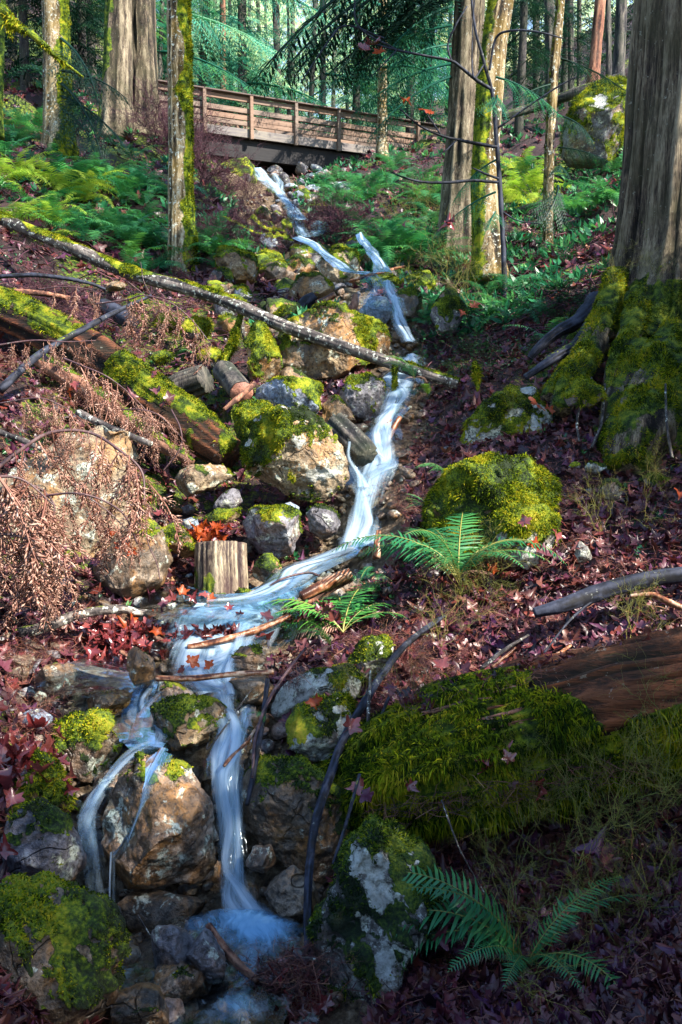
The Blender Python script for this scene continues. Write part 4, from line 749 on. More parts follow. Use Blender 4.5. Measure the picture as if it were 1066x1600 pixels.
water('middle_waterfall', [(622, 645, 8.5, 34, .5), (604, 668, 8.2, 54, .5), (600, 690, 8.0, 52, .6), (592, 720, 7.85, 62, .75), (586, 742, 7.72, 80, .95), (576, 768, 7.6, 74, .6), (568, 800, 7.45, 70, .6), (564, 835, 7.3, 74, .7), (560, 866, 7.1, 90, .85)], nu=30, step=.035, seed=44, jag=.05, lift=.06)
water('middle_waterfall', [(545, 690, 7.6, 10, .5), (545, 715, 7.6, 14, .5), (556, 740, 7.6, 22, .4), (568, 765, 7.5, 30, .5)], nu=10, step=.04, seed=46)
water('back_waterfall', [(646, 575, 9.6, 40, .4), (638, 592, 9.35, 60, .6), (628, 615, 9.05, 64, .6), (618, 642, 8.75, 50, .6), (608, 668, 8.4, 34, .6)], nu=22, step=.035, seed=50, lift=.12, jag=.05)
water('back_waterfall', [(618, 484, 11, 22, .7), (622, 508, 10.8, 26, .8), (624, 530, 10.5, 22, .7), (640, 560, 10.0, 26, .7)], nu=10, step=.05, seed=52, lift=.18)
water('upper_curtain_water', [(580, 458, 11.8, 40, .3), (585, 480, 11.35, 60, .15), (590, 505, 11.0, 62, .2), (605, 515, 10.9, 40, .2)], nu=20, step=.05, seed=54, lift=.22, conv=.1)
water('upper_stream_water', [(466, 402, 13.6, 30, .7), (488, 414, 13.2, 22, .8), (508, 430, 12.8, 22, .7), (528, 448, 12.3, 26, .8), (548, 460, 11.9, 30, .7), (580, 464, 11.6, 36, .4)], 'run', nu=10, step=.06, seed=56, lift=.28, conv=.1)
water('upper_stream_water', [(559, 398, 13.4, 12, .7), (568, 414, 13.0, 20, .6), (580, 430, 12.6, 22, .6), (592, 446, 12.1, 24, .5), (596, 462, 11.7, 26, .4)], 'run', nu=10, step=.06, seed=58, lift=.30, conv=.1)
water('upper_stream_water', [(498, 375, 16, 26, .2), (500, 390, 15, 34, .2), (478, 402, 14.2, 30, .5)], 'run', nu=8, step=.08, seed=59, lift=.3, conv=.1)
water('top_cascade_water', [(403, 298, 21.5, 20, .9), (412, 318, 20.5, 28, .8), (426, 330, 19.5, 28, .8), (442, 350, 18, 20, .9), (455, 370, 16.8, 22, .8), (470, 395, 15, 26, .8)], nu=10, step=.08, seed=60, lift=.5)
water('top_cascade_water', [(425, 308, 21, 18, .2), (436, 325, 20, 20, .4), (440, 345, 18.3, 14, .4)], nu=8, step=.08, seed=62, lift=.5)

pool('side_pool_water', [(50, 1052), (120, 1030), (200, 1028), (244, 1040), (246, 1066), (200, 1086), (130, 1088), (70, 1078)], 5.3, P(170, 1058, 5.25)[2] + .05, 'pool', [(215, 1045, .12, .5), (235, 1070, .15, .5)], base=-.3)
water('upper_stream_water', [(452, 352, 17.6, 16, .6), (462, 372, 16.2, 20, .6), (470, 392, 14.8, 24, .7), (478, 408, 13.7, 22, .6)], 'run', nu=8, step=.07, seed=81, lift=.35, conv=.1)
water('upper_curtain_water', [(604, 466, 11.7, 26, .4), (612, 484, 11.3, 30, .5), (618, 500, 11.0, 26, .5)], nu=10, step=.05, seed=83, lift=.2)
# ================================================================ trees
def tree(label, base, top, d, wpx, bark, seed, lean=0.0, name='tree', cat='tree', k=48, n=170, furrow=.05, moss=None, flare=.5, H=11.0, crown=None, group=None, topd=None, fuzzd=0, sub=0.0, taper=.75, fscale=(7, .9), bend=0.0, cz=0):
    """base=(px,py) of the foot, top=(px) where the stem leaves the top of the picture"""
    p = P(base[0], base[1], d); r = wpx / FPX * d / 2; td = topd or d; t = P(top, 0, td); dirv = t - p; hgt = dirv[2]; tp = p + dirv * (H / hgt); p0 = p - dirv * (sub / hgt)
    pts = [p0 + (tp - p0) * f + np.array([1.0, 0, 0]) * bend * r * 2 * math.sin(f * H / hgt * math.pi) for f in np.linspace(0, 1, 9)]
    z = np.linspace(0, 1, 40); rr = r * (1 - (1 - taper) * z) * (1 + flare * np.exp(-z * H / (r * 2.4)))
    t_ = empty(name, p0, label, cat, group)
    V, F, hh, mo = log_geo(pts, rr, k, n, seed, furrow, moss, fscale=fscale); V = V - 0
    obj('trunk', V, F, M[bark], t_, attrs={'h': hh, 'moss': mo})
    if fuzzd:
        f = fuzz(V, F, mo * (V[:, 2] < 12), fuzzd, .03, seed, wid=.004)
        if f: m = obj('moss_cover', f[0], f[1], M['moss'], t_, attrs={'tone': f[2]}); m['kind'] = 'stuff'
    if crown:
        c = link('crown', crown, t_, (pts[-1] - p0) * np.array([1, 1, 0]) * .6 + [0, 0, cz], (0, 0, seed * 1.3)); 
    return t_, V, F, mo
def mside(nx, amt, th=0.0, ny=0.0, sc_=2.0): return lambda V, D: amt * sst(D[:, 0] * nx + D[:, 1] * ny + .5 * fbm(V * sc_, 3), th - .25, th + .35)
CR_A = crown_mesh('a', 'needle', 1, 6.5, 15, 46, 2.8, .8)
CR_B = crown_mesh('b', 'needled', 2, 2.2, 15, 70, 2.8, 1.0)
CR_C = crown_mesh('c', 'needle', 3, 1.2, 15, 80, 2.6, .8)
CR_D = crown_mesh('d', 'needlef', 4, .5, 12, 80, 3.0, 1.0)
tree('furrowed maple trunk with orange moss on its right side at the left', (93, 262), 87, 17, 42, 'bark_pale', 3, moss=mside(1, .9, .15), fuzzd=2500, H=13, furrow=.035)
tree('pale stout trunk left of its twin behind the ferns', (182, 225), 186, 21, 44, 'bark_cedar', 4, moss=mside(-1, .8, .35), H=14)
tree('grey streaked trunk touching the left end of the footbridge', (230, 222), 222, 21.6, 40, 'bark_cedar', 5, H=14)
tree('slim sunlit maple with thick yellow moss down its right side', (285, 436), 279, 13, 39, 'bark_pale', 6, moss=mside(1, 1.0, .12, .1, 2.6), fuzzd=9000, H=12, furrow=.03, flare=.35)
tree('dark mossy trunk cut by the left edge', (-4, 215), 2, 14, 14, 'bark_dark', 7, moss=mside(1, .7, 0), H=11)
tree('straight grey cedar trunk, left one of the close pair', (712, 405), 735, 14.5, 49, 'bark_cedar', 8, H=12, furrow=.07, moss=mside(-1, .35, .5))
tree('forked looking maple trunk with a yellow green base, right one of the close pair', (765, 440), 783, 12.8, 42, 'bark_pale', 9, H=12, furrow=.05, moss=mside(-1, .75, .1), fuzzd=2500, bend=-.35, fscale=(5, .6))
tree('slender speckled trunk between the pair and the big cedar', (856, 420), 876, 14, 16, 'bark_pale', 10, H=11, moss=mside(-1, .5, .3), k=20, bend=-.4)
tree('thin white barked trunk standing before the right half of the footbridge', (597, 250), 598, 26, 15, 'bark_pale', 11, H=15, k=20)
for i, (bx, by, tx, d, w_, lb) in enumerate([(926, 140, 938, 27, 17, 'red brown trunk left of the giant cedar, leftmost of three'), (952, 140, 950, 29, 9, 'thin dark trunk in the middle of three behind the giant cedar'), (965, 150, 972, 25, 18, 'grey trunk right beside the giant cedar edge'), (862, 165, 858, 31, 17, 'dim grey trunk behind the slender speckled one')]):
    tree(lb, (bx, by), tx, d, w_, 'bark_red' if i < 1 else 'bark_dark', 20 + i, H=14, k=20, n=60)
# the giant cedar with its root flare
gb = hit(1003, 470); gb = P(1056, 480, 9.2)
tg = empty('giant_cedar', gb, 'giant furrowed cedar at the right edge with mossy spreading roots', 'tree')
zz = np.linspace(0, 1, 60); Hh = 8.0; r0 = .62
CC = np.array([gb + np.array([.16 * f * 1.0, 0, -.35 + Hh * f]) for f in np.linspace(0, 1, 12)])
V, F, hh, mo = log_geo(CC, r0 * (1 - .22 * zz) * (1 + .10 * np.exp(-zz * Hh / .8)), 200, 420, 31, .060, None, fscale=(13, .55), lump=.05)
ax = CC[0]; rel = V - (ax + np.outer((V[:, 2] - ax[2]) / Hh, [.16, 0, 0]) * 1.0); th = np.arctan2(rel[:, 1], rel[:, 0]); z_ = V[:, 2] - gb[2]
fl = sum(a * np.exp(-((th - t0 + math.pi) % (2 * math.pi) - math.pi) ** 2 / w_ ** 2) * np.exp(-np.clip(z_ + .3, 0, 9) / h_) for t0, a, w_, h_ in ((-2.75, .40, .26, .55), (-2.1, .5, .24, .6), (-1.35, .30, .28, .7), (-.6, .5, .3, .6), (.2, .4, .4, .5), (2.9, .4, .3, .4)))
V[:, 0] += rel[:, 0] / r0 * fl; V[:, 1] += rel[:, 1] / r0 * fl; mo = sst(fbm(V * 2.4, 4) * .8 + (.75 - z_) * .8 - .25, .1, .7) * .95
obj('trunk', V, F, M['bark_cedar'], tg, attrs={'h': hh, 'moss': mo})
f = fuzz(V, F, mo, 9000, .025, 5, maxn=26000); m = obj('moss_cover', f[0], f[1], M['mossg'], tg, attrs={'tone': f[2]}); m['kind'] = 'stuff'
def root(pts, rads, bark, mf, seed, fz=14000, lump=.15, furrow=.05, parent=None, k=36, fl=.025):
    C = [P(*p) for p in pts]; V, F, hh, mo = log_geo(C, rads, k, 90, seed, furrow, mf, lump=lump, fscale=(6, .8)); o = obj('root', V, F, M[bark], parent or tg, attrs={'h': hh, 'moss': mo})
    if fz:
        f = fuzz(V, F, mo, fz, fl, seed, maxn=22000)
        if f: m = obj('moss_cover', f[0], f[1], M['moss'], o, attrs={'tone': f[2]}); m['kind'] = 'stuff'
full = lambda V, D: .1 + 1.0 * sst(D[:, 2] + .9 * fbm(V * 2.5, 4), -.45, .45)
root([(965, 430, 8.9), (945, 490, 8.6), (920, 550, 8.2), (892, 600, 7.8), (875, 640, 7.6)], [.13, .12, .13, .12, .08], 'bark_cedar', full, 1)
root([(1000, 470, 8.6), (985, 520, 8.2), (960, 570, 7.8), (950, 610, 7.6)], [.16, .10, .07, .04], 'bark_cedar', full, 2)
root([(935, 470, 9.1), (905, 500, 8.9), (870, 520, 8.7), (840, 545, 8.6), (828, 560, 8.6)], [.12, .07, .055, .05, .03], 'twig_blue', lambda V, D: .3 * sst(D[:, 2], .5, 1), 3, fz=0)
root([(930, 510, 8.8), (900, 540, 8.5), (865, 560, 8.3), (820, 590, 8.3)], [.10, .06, .05, .03], 'twig_blue', lambda V, D: .45 * sst(D[:, 2], .0, 1), 4, fz=0)
root([(930, 540, 8.4), (900, 570, 8.1), (868, 605, 7.9), (850, 620, 7.8)], [.14, .12, .09, .04], 'bark_cedar', full, 5)
root([(1050, 520, 8.2), (1040, 570, 7.8), (1020, 620, 7.45), (1000, 680, 7.15), (985, 735, 7.0)], [.16, .22, .26, .27, .16], 'bark_cedar', full, 6, fz=16000, k=60, fl=.03, lump=.3)
root([(1000, 540, 8.0), (985, 580, 7.8), (965, 640, 7.5), (955, 690, 7.3), (950, 720, 7.2)], [.12, .14, .13, .10, .05], 'bark_cedar', full, 7, fz=12000, lump=.2)
root([(1080, 560, 7.8), (1085, 640, 7.3), (1080, 700, 7.1), (1075, 740, 6.9)], [.15, .18, .2, .10], 'bark_cedar', full, 8, fz=9000, lump=.2)
for lb, k in (('slim sunlit maple with', 1.0), ('straight grey cedar', 1.1), ('forked looking', .9), ('grey streaked trunk', 1.2), ('furrowed maple', 1.1), ('slender speckled', .8), ('giant furrowed', 1.1)):
    t = next(o for o in COL.objects if o.get('label', '').startswith(lb)); link('crown', CR_A, t, (0, 0, .6), (0, 0, k * 9), (k, k, 1))
# dim stems behind the bridge: each one its own tree
rgt = np.random.default_rng(77)
BG = [(252, 30, 6), (262, 34, 9), (310, 31, 13), (322, 40, 6), (333, 45, 7), (349, 33, 10), (380, 30, 15), (385, 48, 6), (412, 52, 7), (436, 35, 12), (458, 60, 8), (484, 50, 9), (505, 38, 9), (520, 60, 7), (545, 46, 6), (575, 55, 7), (618, 60, 7), (640, 48, 8), (660, 38, 7),
      (128, 27, 9), (150, 30, 14), (40, 25, 10), (20, 30, 16), (112, 34, 10), (820, 34, 9), (838, 40, 12), (806, 46, 8), (893, 33, 10), (905, 44, 8), (990, 40, 12), (246, 27, 7)]
for i, (x, d, w_) in enumerate(BG):
    yb = 250 - (d - 28) * 1.5 if 300 < x < 680 else 215 - (d - 25) * 1.2
    lab = 'slender conifer trunk behind the footbridge, ' + ('red barked' if x == 349 else 'dark')
    g = 'slender trunks behind the footbridge' if 240 < x < 680 else 'dim trunks in the forest edge'
    if g.startswith('dim'): lab = 'dim slender trunk in the shaded forest on the %s' % ('left' if x < 240 else 'right')
    t_, _, _, _ = tree(lab, (x, yb), x + rgt.normal() * 5, d, w_, 'bark_red' if x == 349 else 'bark_dark', 40 + i, H=16, k=12, n=30, crown=None, group=g, sub=1.0, name='conifer', furrow=.03)
    if (i % 2 == 0 and not 440 < x < 510) or g.startswith('dim'):
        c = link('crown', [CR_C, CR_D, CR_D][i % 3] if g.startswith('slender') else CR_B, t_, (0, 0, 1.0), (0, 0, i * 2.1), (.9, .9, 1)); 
# bright conifers that fill the view beyond
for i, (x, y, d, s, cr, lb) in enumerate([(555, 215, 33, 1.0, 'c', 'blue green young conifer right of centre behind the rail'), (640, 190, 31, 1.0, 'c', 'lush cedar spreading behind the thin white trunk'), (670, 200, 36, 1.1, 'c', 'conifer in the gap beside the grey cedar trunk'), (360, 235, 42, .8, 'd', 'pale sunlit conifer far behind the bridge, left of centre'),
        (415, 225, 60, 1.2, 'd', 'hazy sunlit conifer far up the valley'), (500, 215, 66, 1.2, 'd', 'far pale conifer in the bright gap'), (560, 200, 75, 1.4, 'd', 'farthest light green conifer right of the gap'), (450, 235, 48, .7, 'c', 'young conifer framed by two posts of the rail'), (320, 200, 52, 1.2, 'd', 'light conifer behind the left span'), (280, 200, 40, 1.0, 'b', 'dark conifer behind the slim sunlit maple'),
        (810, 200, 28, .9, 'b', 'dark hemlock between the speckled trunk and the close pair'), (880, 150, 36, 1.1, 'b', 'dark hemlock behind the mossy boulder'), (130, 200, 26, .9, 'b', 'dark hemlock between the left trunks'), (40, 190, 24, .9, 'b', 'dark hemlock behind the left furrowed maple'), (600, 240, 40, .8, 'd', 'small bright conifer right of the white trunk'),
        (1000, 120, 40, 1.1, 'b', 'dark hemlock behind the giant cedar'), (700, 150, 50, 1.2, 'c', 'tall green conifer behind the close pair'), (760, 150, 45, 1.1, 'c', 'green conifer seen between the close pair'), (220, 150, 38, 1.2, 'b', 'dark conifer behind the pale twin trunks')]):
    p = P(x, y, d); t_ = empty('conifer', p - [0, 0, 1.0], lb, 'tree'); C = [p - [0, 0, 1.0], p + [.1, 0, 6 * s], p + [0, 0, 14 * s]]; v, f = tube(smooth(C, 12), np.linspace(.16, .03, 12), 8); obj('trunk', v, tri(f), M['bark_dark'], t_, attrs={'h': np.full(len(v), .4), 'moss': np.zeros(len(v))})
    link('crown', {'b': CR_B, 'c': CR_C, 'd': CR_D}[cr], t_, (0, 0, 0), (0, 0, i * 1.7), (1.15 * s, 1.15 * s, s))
# unseen trees added outside the frame to shade the foot of the ravine
def shade_tree(x, y, s, cr, lb, seed):
    z = gz1(x, y); t_ = empty('conifer', (x, y, z - .3), lb, 'tree', 'conifers on the bank behind the viewer'); C = np.array([[x, y, z - .4], [x + .1, y, z + 6], [x, y, z + 15 * s]]); v, f = tube(smooth(C, 14), np.linspace(.35, .06, 14), 12)
    obj('trunk', v, tri(f), M['bark_red'], t_, attrs={'h': np.full(len(v), .4), 'moss': np.zeros(len(v))}); link('crown', cr, t_, (0, 0, .4), (0, 0, seed), (s * 1.1, s * 1.1, s))
CR_S = crown_mesh('s', 'needled', 6, 1.6, 14, 170, 3.0, 1.6)  # crown made dense to block the sun
YOUNG = [(5.3, 5.0, .34), (4.2, 6.4, .30), (6.6, 5.4, .42), (4.3, 2.0, .34), (5.2, 7.0, .36), (3.4, 1.2, .26), (2.9, 2.3, .28), (2.3, 1.4, .26)]  # low unseen conifers added to put the right bank in shade
for i, (x, y, s) in enumerate(YOUNG):
    z = gz1(x, y); t_ = empty('shade_young_conifer', (x, y, z - .1), 'young conifer added for shade beyond the edge of the picture, ' + 'first second third fourth fifth sixth seventh eighth'.split()[i] + ' along', 'tree', 'unseen young conifers added for shade'); v, f = tube(np.array([[x, y, z - .1], [x, y, z + 7 * s], [x, y, z + 14 * s]]), [.06, .04, .01], 8)
    obj('trunk', v, tri(f), M['bark_red'], t_, attrs={'h': np.full(len(v), .4), 'moss': np.zeros(len(v))}); link('crown', CR_S, t_, (0, 0, -.5 * s), (0, 0, i * 1.3), (s * 1.1, s * 1.1, s))
SH = [(6.6, -3.3, 1.0), (9.6, -5.2, 1.0), (4.6, -3.5, .8), (8.0, -7.0, 1.1), (12.5, -7.1, 1.2), (3.0, -3.4, .7)]
for i, (x, y, s) in enumerate(SH): shade_tree(x, y, s, CR_S, 'conifer on the bank to the right of the viewer, ' + 'first second third fourth fifth sixth'.split()[i] + ' one', i)

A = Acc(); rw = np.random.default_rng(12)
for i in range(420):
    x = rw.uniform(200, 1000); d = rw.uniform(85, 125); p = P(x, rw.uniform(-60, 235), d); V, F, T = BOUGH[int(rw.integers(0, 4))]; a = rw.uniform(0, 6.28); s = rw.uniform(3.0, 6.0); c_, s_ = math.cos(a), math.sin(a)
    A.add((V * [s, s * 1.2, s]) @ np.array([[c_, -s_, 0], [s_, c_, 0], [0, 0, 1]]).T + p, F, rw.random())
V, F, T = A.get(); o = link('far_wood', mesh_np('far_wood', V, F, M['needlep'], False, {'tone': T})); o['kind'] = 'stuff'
# ================================================================ footbridge
bA, bB = P(317, 141, 25.0), P(527, 170, 26.9); u_ = bB - bA; u_[2] = 0; Lb = np.linalg.norm(u_); u_ /= Lb; n_ = np.array([-u_[1], u_[0], 0.0])
if n_[1] < 0: n_ = -n_
top = (bA[2] + bB[2]) / 2; br = empty('footbridge', bA - [0, 0, 2.2], 'weathered wooden footbridge with plank railings crossing the ravine', 'bridge'); ang = math.atan2(u_[1], u_[0])
def bbox(name, s0, s1, o0, o1, z0, z1, mat, par=None):
    """box along the bridge: s along, o across (away from the viewer), z below the cap rail"""
    sx, sy, sz = (s1 - s0), (o1 - o0), (z1 - z0); b = min(.008, sz * .2, sy * .2); bm = bmesh.new(); bmesh.ops.create_cube(bm, size=1.0); bmesh.ops.scale(bm, vec=(sx, sy, sz), verts=bm.verts); bmesh.ops.bevel(bm, geom=bm.edges[:], offset=b, segments=1, affect='EDGES')
    me = bpy.data.meshes.new(name); bm.to_mesh(me); bm.free(); me.materials.append(M[mat]); c = bA + u_ * (s0 + s1) / 2 + n_ * (o0 + o1) / 2; c = np.array([c[0], c[1], top + (z0 + z1) / 2])
    o = bpy.data.objects.new(name, me); COL.objects.link(o); o.parent = br; o.location = c - np.array(br.location); o.rotation_euler = (0, 0, ang); return o
sp = Lb / 3.0; s_lo, s_hi = -sp * 1.75, sp * 5.6; W_ = 1.5; rb = random.Random(4)
posts = [k * sp for k in range(-1, 6)]
for side in (0, 1):
    o = W_ * side; f = -1 if side == 0 else 1; oo = (o, o + .05 * f) if f > 0 else (o - .05, o)
    for s in posts: bbox('post', s - .05, s + .05, *((o - .16, o - .055) if f < 0 else (o + .055, o + .16)), -1.22 if side == 0 else -1.1, -.03, 'plank')
    edges = [s_lo] + posts + [s_hi]
    for a, b in zip(edges[:-1], edges[1:]):
        bbox('cap_rail', a + .004, b - .004, o - .17 + .02 * (f > 0), o + .06, -.03, .012, 'capw')
        for z0, z1 in ((-.20, -.06), (-.50, -.36), (-.70, -.56), (-.845, -.715)):
            j = rb.uniform(-.008, .008); bbox('rail_board', a + .005, b - .005, *oo, z0 + j, z1 + j, 'plank')
    for a, b in zip(edges[:-1], edges[1:]): bbox('fascia_board', a + .004, b - .004, o - .05, o + .012, -1.17, -.93, 'plankd')
for k in range(int((s_hi - s_lo) / .145)): s = s_lo + k * .145; bbox('deck_plank', s + .004, s + .137, .02, W_ - .06, -1.0, -.955, 'plankd')
for o in (.12, W_ / 2 - .08, W_ - .3): bbox('girder', -sp * .1 - .6, sp * 4.1, o, o + .16, -1.72, -1.18, 'beam')
for k in range(8): s = -sp * .2 + k * sp * .6; bbox('cross_brace', s, s + .1, .285, W_ - .31, -1.60, -1.42, 'beam')
# ================================================================ logs, stumps, sticks
def pxp(pts): return [P(*map(float, s.split(','))) for s in pts.split()]
def log(name, label, pts, px, bark, seed, k=24, n=70, furrow=.04, mf=None, fz=0, fl=.02, lump=.05, group=None, cat='log', fscale=(6, 1), wid=.0028, maxn=30000, green=False, droop=0.0):
    """pts 'px,py,depth ...'; px = widths in pixels along it"""
    C = pxp(pts); ds = [float(s.split(',')[2]) for s in pts.split()]; L = len(px); dd = np.interp(np.linspace(0, 1, L), np.linspace(0, 1, len(ds)), ds)
    rad = np.array(px) / FPX * dd / 2; V, F, hh, mo = log_geo(C, rad, k, n, seed, furrow, mf, lump=lump, fscale=fscale)
    f = fuzz(V, F, mo, fz, fl, seed, wid=wid, maxn=maxn, droop=droop) if fz else None
    if f is None: return tag(obj(name, V, F, M[bark], attrs={'h': hh, 'moss': mo}), label, cat, group)
    base = V.mean(0); base[2] = V[:, 2].min(); t = empty(name, base, label, cat, group); obj('stem', V, F, M[bark], t, attrs={'h': hh, 'moss': mo})
    m = obj('moss_cover', f[0], f[1], M['mossg' if green else 'moss'], t, attrs={'tone': f[2]}); m['kind'] = 'stuff'; return t
mtop = lambda amt, th=.1, s=3.0: (lambda V, D: amt * sst(D[:, 2] + .7 * fbm(V * s, 3), th, th + .5))
lean = log('leaning_log', 'long speckled alder log lying aslant across the ravine with moss tufts along it', '-40,325,10.6 90,378,10.3 200,425,10.1 330,462,9.8 450,512,9.4 560,550,9.1 650,580,8.9 716,600,8.8', [19, 20, 21, 21, 20, 19, 18, 17], 'bark_log', 2, 30, 200, .02,
           lambda V, D: 1.0 * sst(D[:, 2] * .55 + 1.0 * fbm(V * 1.1 + 5, 2) - .05 * (V[:, 0] + 1.2), .22, .55), fz=26000, fl=.022, lump=.04)
log('mossy_branch', 'yellow mossed branch stub hanging from the leaning log to the rubble', '377,490,9.75 365,530,9.6 350,570,9.5 343,618,9.4', [9, 11, 13, 10], 'bark_log', 3, 10, 40, .02, lambda V, D: V[:, 0] * 0 + 1, fz=30000, fl=.03)
log('mossy_branch', 'short dark branch stub behind the yellow mossed one', '378,492,9.8 380,520,9.8 392,556,9.75', [7, 6, 5], 'bark_log', 4, 8, 20, .02, mtop(.8), cat='branch')
log('mossy_strand', 'yellow moss strand hanging off the leaning log over the falls', '617,572,8.85 617,600,8.8 613,640,8.78 606,690,8.75', [6, 9, 8, 2], 'bark_log', 5, 8, 30, .02, lambda V, D: V[:, 0] * 0 + 1, fz=40000, fl=.03, cat='branch')
log('mossy_strand', 'yellow moss strand on a twig by the right end of the leaning log', '742,565,8.7 745,590,8.65 750,628,8.6', [7, 9, 2], 'bark_log', 6, 8, 24, .02, lambda V, D: V[:, 0] * 0 + 1, fz=40000, fl=.03, cat='branch')
log('mossy_log', 'thick rotting log under green moss running down to the sunlit rock face', '-60,458,9.0 40,500,8.8 130,545,8.5 220,608,8.2 300,665,7.9 362,712,7.7', [66, 68, 68, 68, 66, 50], 'rot', 7, 60, 160, .05, lambda V, D: 1.0 * sst(D[:, 2] * .7 - D[:, 1] * .05 + 1.1 * fbm(V * 2.2, 4) + .22, .05, .65), fz=12000, fl=.022, lump=.10, fscale=(5, .4), maxn=45000)
log('mossy_log', 'slim bark strip log beneath the thick mossy one', '60,560,8.3 150,620,8.1 230,680,7.8 300,722,7.6', [26, 30, 28, 14], 'bark_red', 8, 20, 60, .06, mtop(.9, .2), fz=9000, fl=.02)
log('cut_log', 'short cut log with furrowed dark bark lying by the red ended one', '258,622,8.75 290,604,8.7 322,592,8.6', [44, 46, 44], 'bark_dark', 9, 40, 50, .07, mtop(.3, .6), fscale=(9, .4))
def round_log(label, c0, c1, r, name='cut_log'):
    a, b = P(*c0), P(*c1); t = empty(name, a, label, 'log'); V, F, hh, mo = log_geo([a, (a + b) / 2, b], [r, r, r], 30, 12, 14, .03, None, ends=False, lump=.03); obj('bark', V, F, M['bark_dark'], t, attrs={'h': hh, 'moss': mo})
    ax = (a - b) / np.linalg.norm(a - b); V2, F2, _, _ = log_geo([a - ax * .03, a + ax * .002], [r * .95, r * .95], 30, 3, 14, .02, None, lump=.03); obj('cut_face', V2, F2, M['cutred'], t, attrs={'h': V2[:, 0] * 0 + .5, 'moss': V2[:, 0] * 0}); return t
def mat_cut():
    n = NT('red_cut_wood'); co = n.wpos(); a = n.noise(co, 9, 5, .6); wv = n.noise(co, 60, 3); n.bsdf(n.ramp(n.math('ADD', n.math('MULTIPLY', a, .6), n.math('MULTIPLY', wv, .4)), [(.35, (.10, .04, .03)), (.5, (.30, .13, .09)), (.65, (.46, .24, .17))]), .6, n.bump(wv, .4, .01)); return n.m
M['cutred'] = mat_cut()
round_log('cut log end showing a red brown round face beside the slab', (378, 614, 8.55), (350, 580, 9.1), .118)
log('cut_log', 'dark blue log stub poking out of the left slope', '160,478,9.9 185,490,9.8 206,506,9.6', [24, 26, 24], 'twig_blue', 10, 20, 20, .03)
V, F, hh, mo = log_geo(pxp('346,925,6.62 346,900,6.62 345,875,6.62 345,850,6.64'), [.192, .19, .186, .184], 90, 60, 15, .05, lambda V, D: .75 * sst(-D[:, 0] + fbm(V * 5, 3), .3, .9), ends=True, lump=.03, fscale=(14, .3))  # moss mask tints the shaded left side; the pale right is sunlight
tag(obj('cut_stump', V, F, M['stump'], attrs={'h': hh, 'moss': mo}), 'short cut stump standing in the shallows, sunlit on its right side', 'stump')
log('log_chunk', 'rough barked log chunk wedged at the top of the tall cascade', '524,662,7.95 548,685,7.8 574,712,7.6', [38, 42, 36], 'bark_dark', 16, 40, 50, .09, mtop(.3, .7), fscale=(8, .6))
log('log_chunk', 'bright split wood piece under the back waterfall', '600,700,7.95 612,675,8.0 625,652,8.05', [10, 12, 8], 'wood_wet', 17, 8, 12, .05)
log('log_chunk', 'second split wood piece leaning left of the first', '590,694,7.98 600,672,8.03 610,655,8.1', [8, 9, 6], 'wood_wet', 18, 8, 12, .05)
log('log_chunk', 'orange broken post at the foot of the tall cascade', '588,872,6.7 590,850,6.75 592,830,6.8', [12, 13, 9], 'wood_wet', 19, 10, 14, .06)
log('split_plank', 'reddish split plank lying above the fern at the rapids', '470,932,6.15 510,912,6.25 548,896,6.3', [14, 20, 16], 'wood_wet', 20, 14, 30, .09)
log('split_plank', 'darker board edge under the reddish plank', '480,942,6.2 520,920,6.3 550,905,6.35', [8, 10, 8], 'bark_red', 21, 10, 20, .05)
log('nurse_log', 'huge rotting log with red wood on top and hanging moss, crossing the right bank', '520,1262,4.5 600,1225,4.52 700,1190,4.55 820,1160,4.55 940,1130,4.5 1060,1098,4.4 1220,1050,4.2', [110, 190, 206, 204, 200, 196, 196], 'rot', 22, 150, 300, .075,
    lambda V, D: 1.1 * sst(np.abs(D[:, 2] - .66) * 2.4 - .62 + .62 * fbm(V * 2.6, 4) - .45 * (V[:, 0] - .5) + 1.6 * sst(1.05 - V[:, 0] + .9 * fbm(V * 2.1 + 3, 3) - .9 * (D[:, 2] - .6) * (D[:, 2] > .6) + .5 * (D[:, 2] < .2), 0, .5), -.25, .3), fz=30000, fl=.042, lump=.22, fscale=(16, .30), maxn=110000, wid=.0032, droop=.9)
log('bark_strip', 'long curved bark strip along the top edge of the rotting log', '690,1095,4.62 740,1062,4.75 800,1040,4.85 860,1028,4.9 892,1008,5.0', [5, 8, 8, 7, 5], 'wood_wet', 23, 8, 40, .08, cat='bark strip')
log('wet_stick', 'straight wet peeled stick bridging the white water', '244,1060,4.98 300,1060,4.95 360,1054,4.92 428,1050,4.9', [9, 10, 9, 9], 'wood_wet', 24, 12, 50, .03, cat='stick')
log('wet_stick', 'orange wet stick slanting over the upper lip of the white water', '294,1012,5.5 340,1002,5.5 400,985,5.6 452,962,5.75', [10, 11, 11, 8], 'wood_wet', 25, 12, 50, .04, cat='stick')
log('grey_branch', 'grey lichened branch reaching in from the left edge above the side stream', '-40,1008,5.4 20,992,5.45 70,980,5.5 125,960,5.6 185,952,5.7 230,958,5.85 275,945,6.0', [20, 18, 17, 16, 14, 11, 8], 'bark_log', 26, 16, 90, .04, mtop(.5, .5), cat='branch')
log('bent_branch', 'long bent dark branch curving down from the fern to the plunge pool', '694,962,5.75 640,1002,5.3 600,1050,5.0 565,1105,4.7 535,1160,4.5 515,1215,4.3 492,1290,4.05 482,1380,3.8 480,1500,3.55', [7, 10, 12, 13, 14, 14, 14, 13, 12], 'twig_blue', 27, 14, 120, .03, mtop(.3, .8), cat='branch')
log('blue_branch', 'blue black branch hanging beside the lip of the main fall', '418,1062,4.75 413,1110,4.6 404,1160,4.45 396,1210,4.3 386,1258,4.2', [7, 9, 10, 9, 7], 'twig_blue', 28, 10, 50, .03, cat='branch')
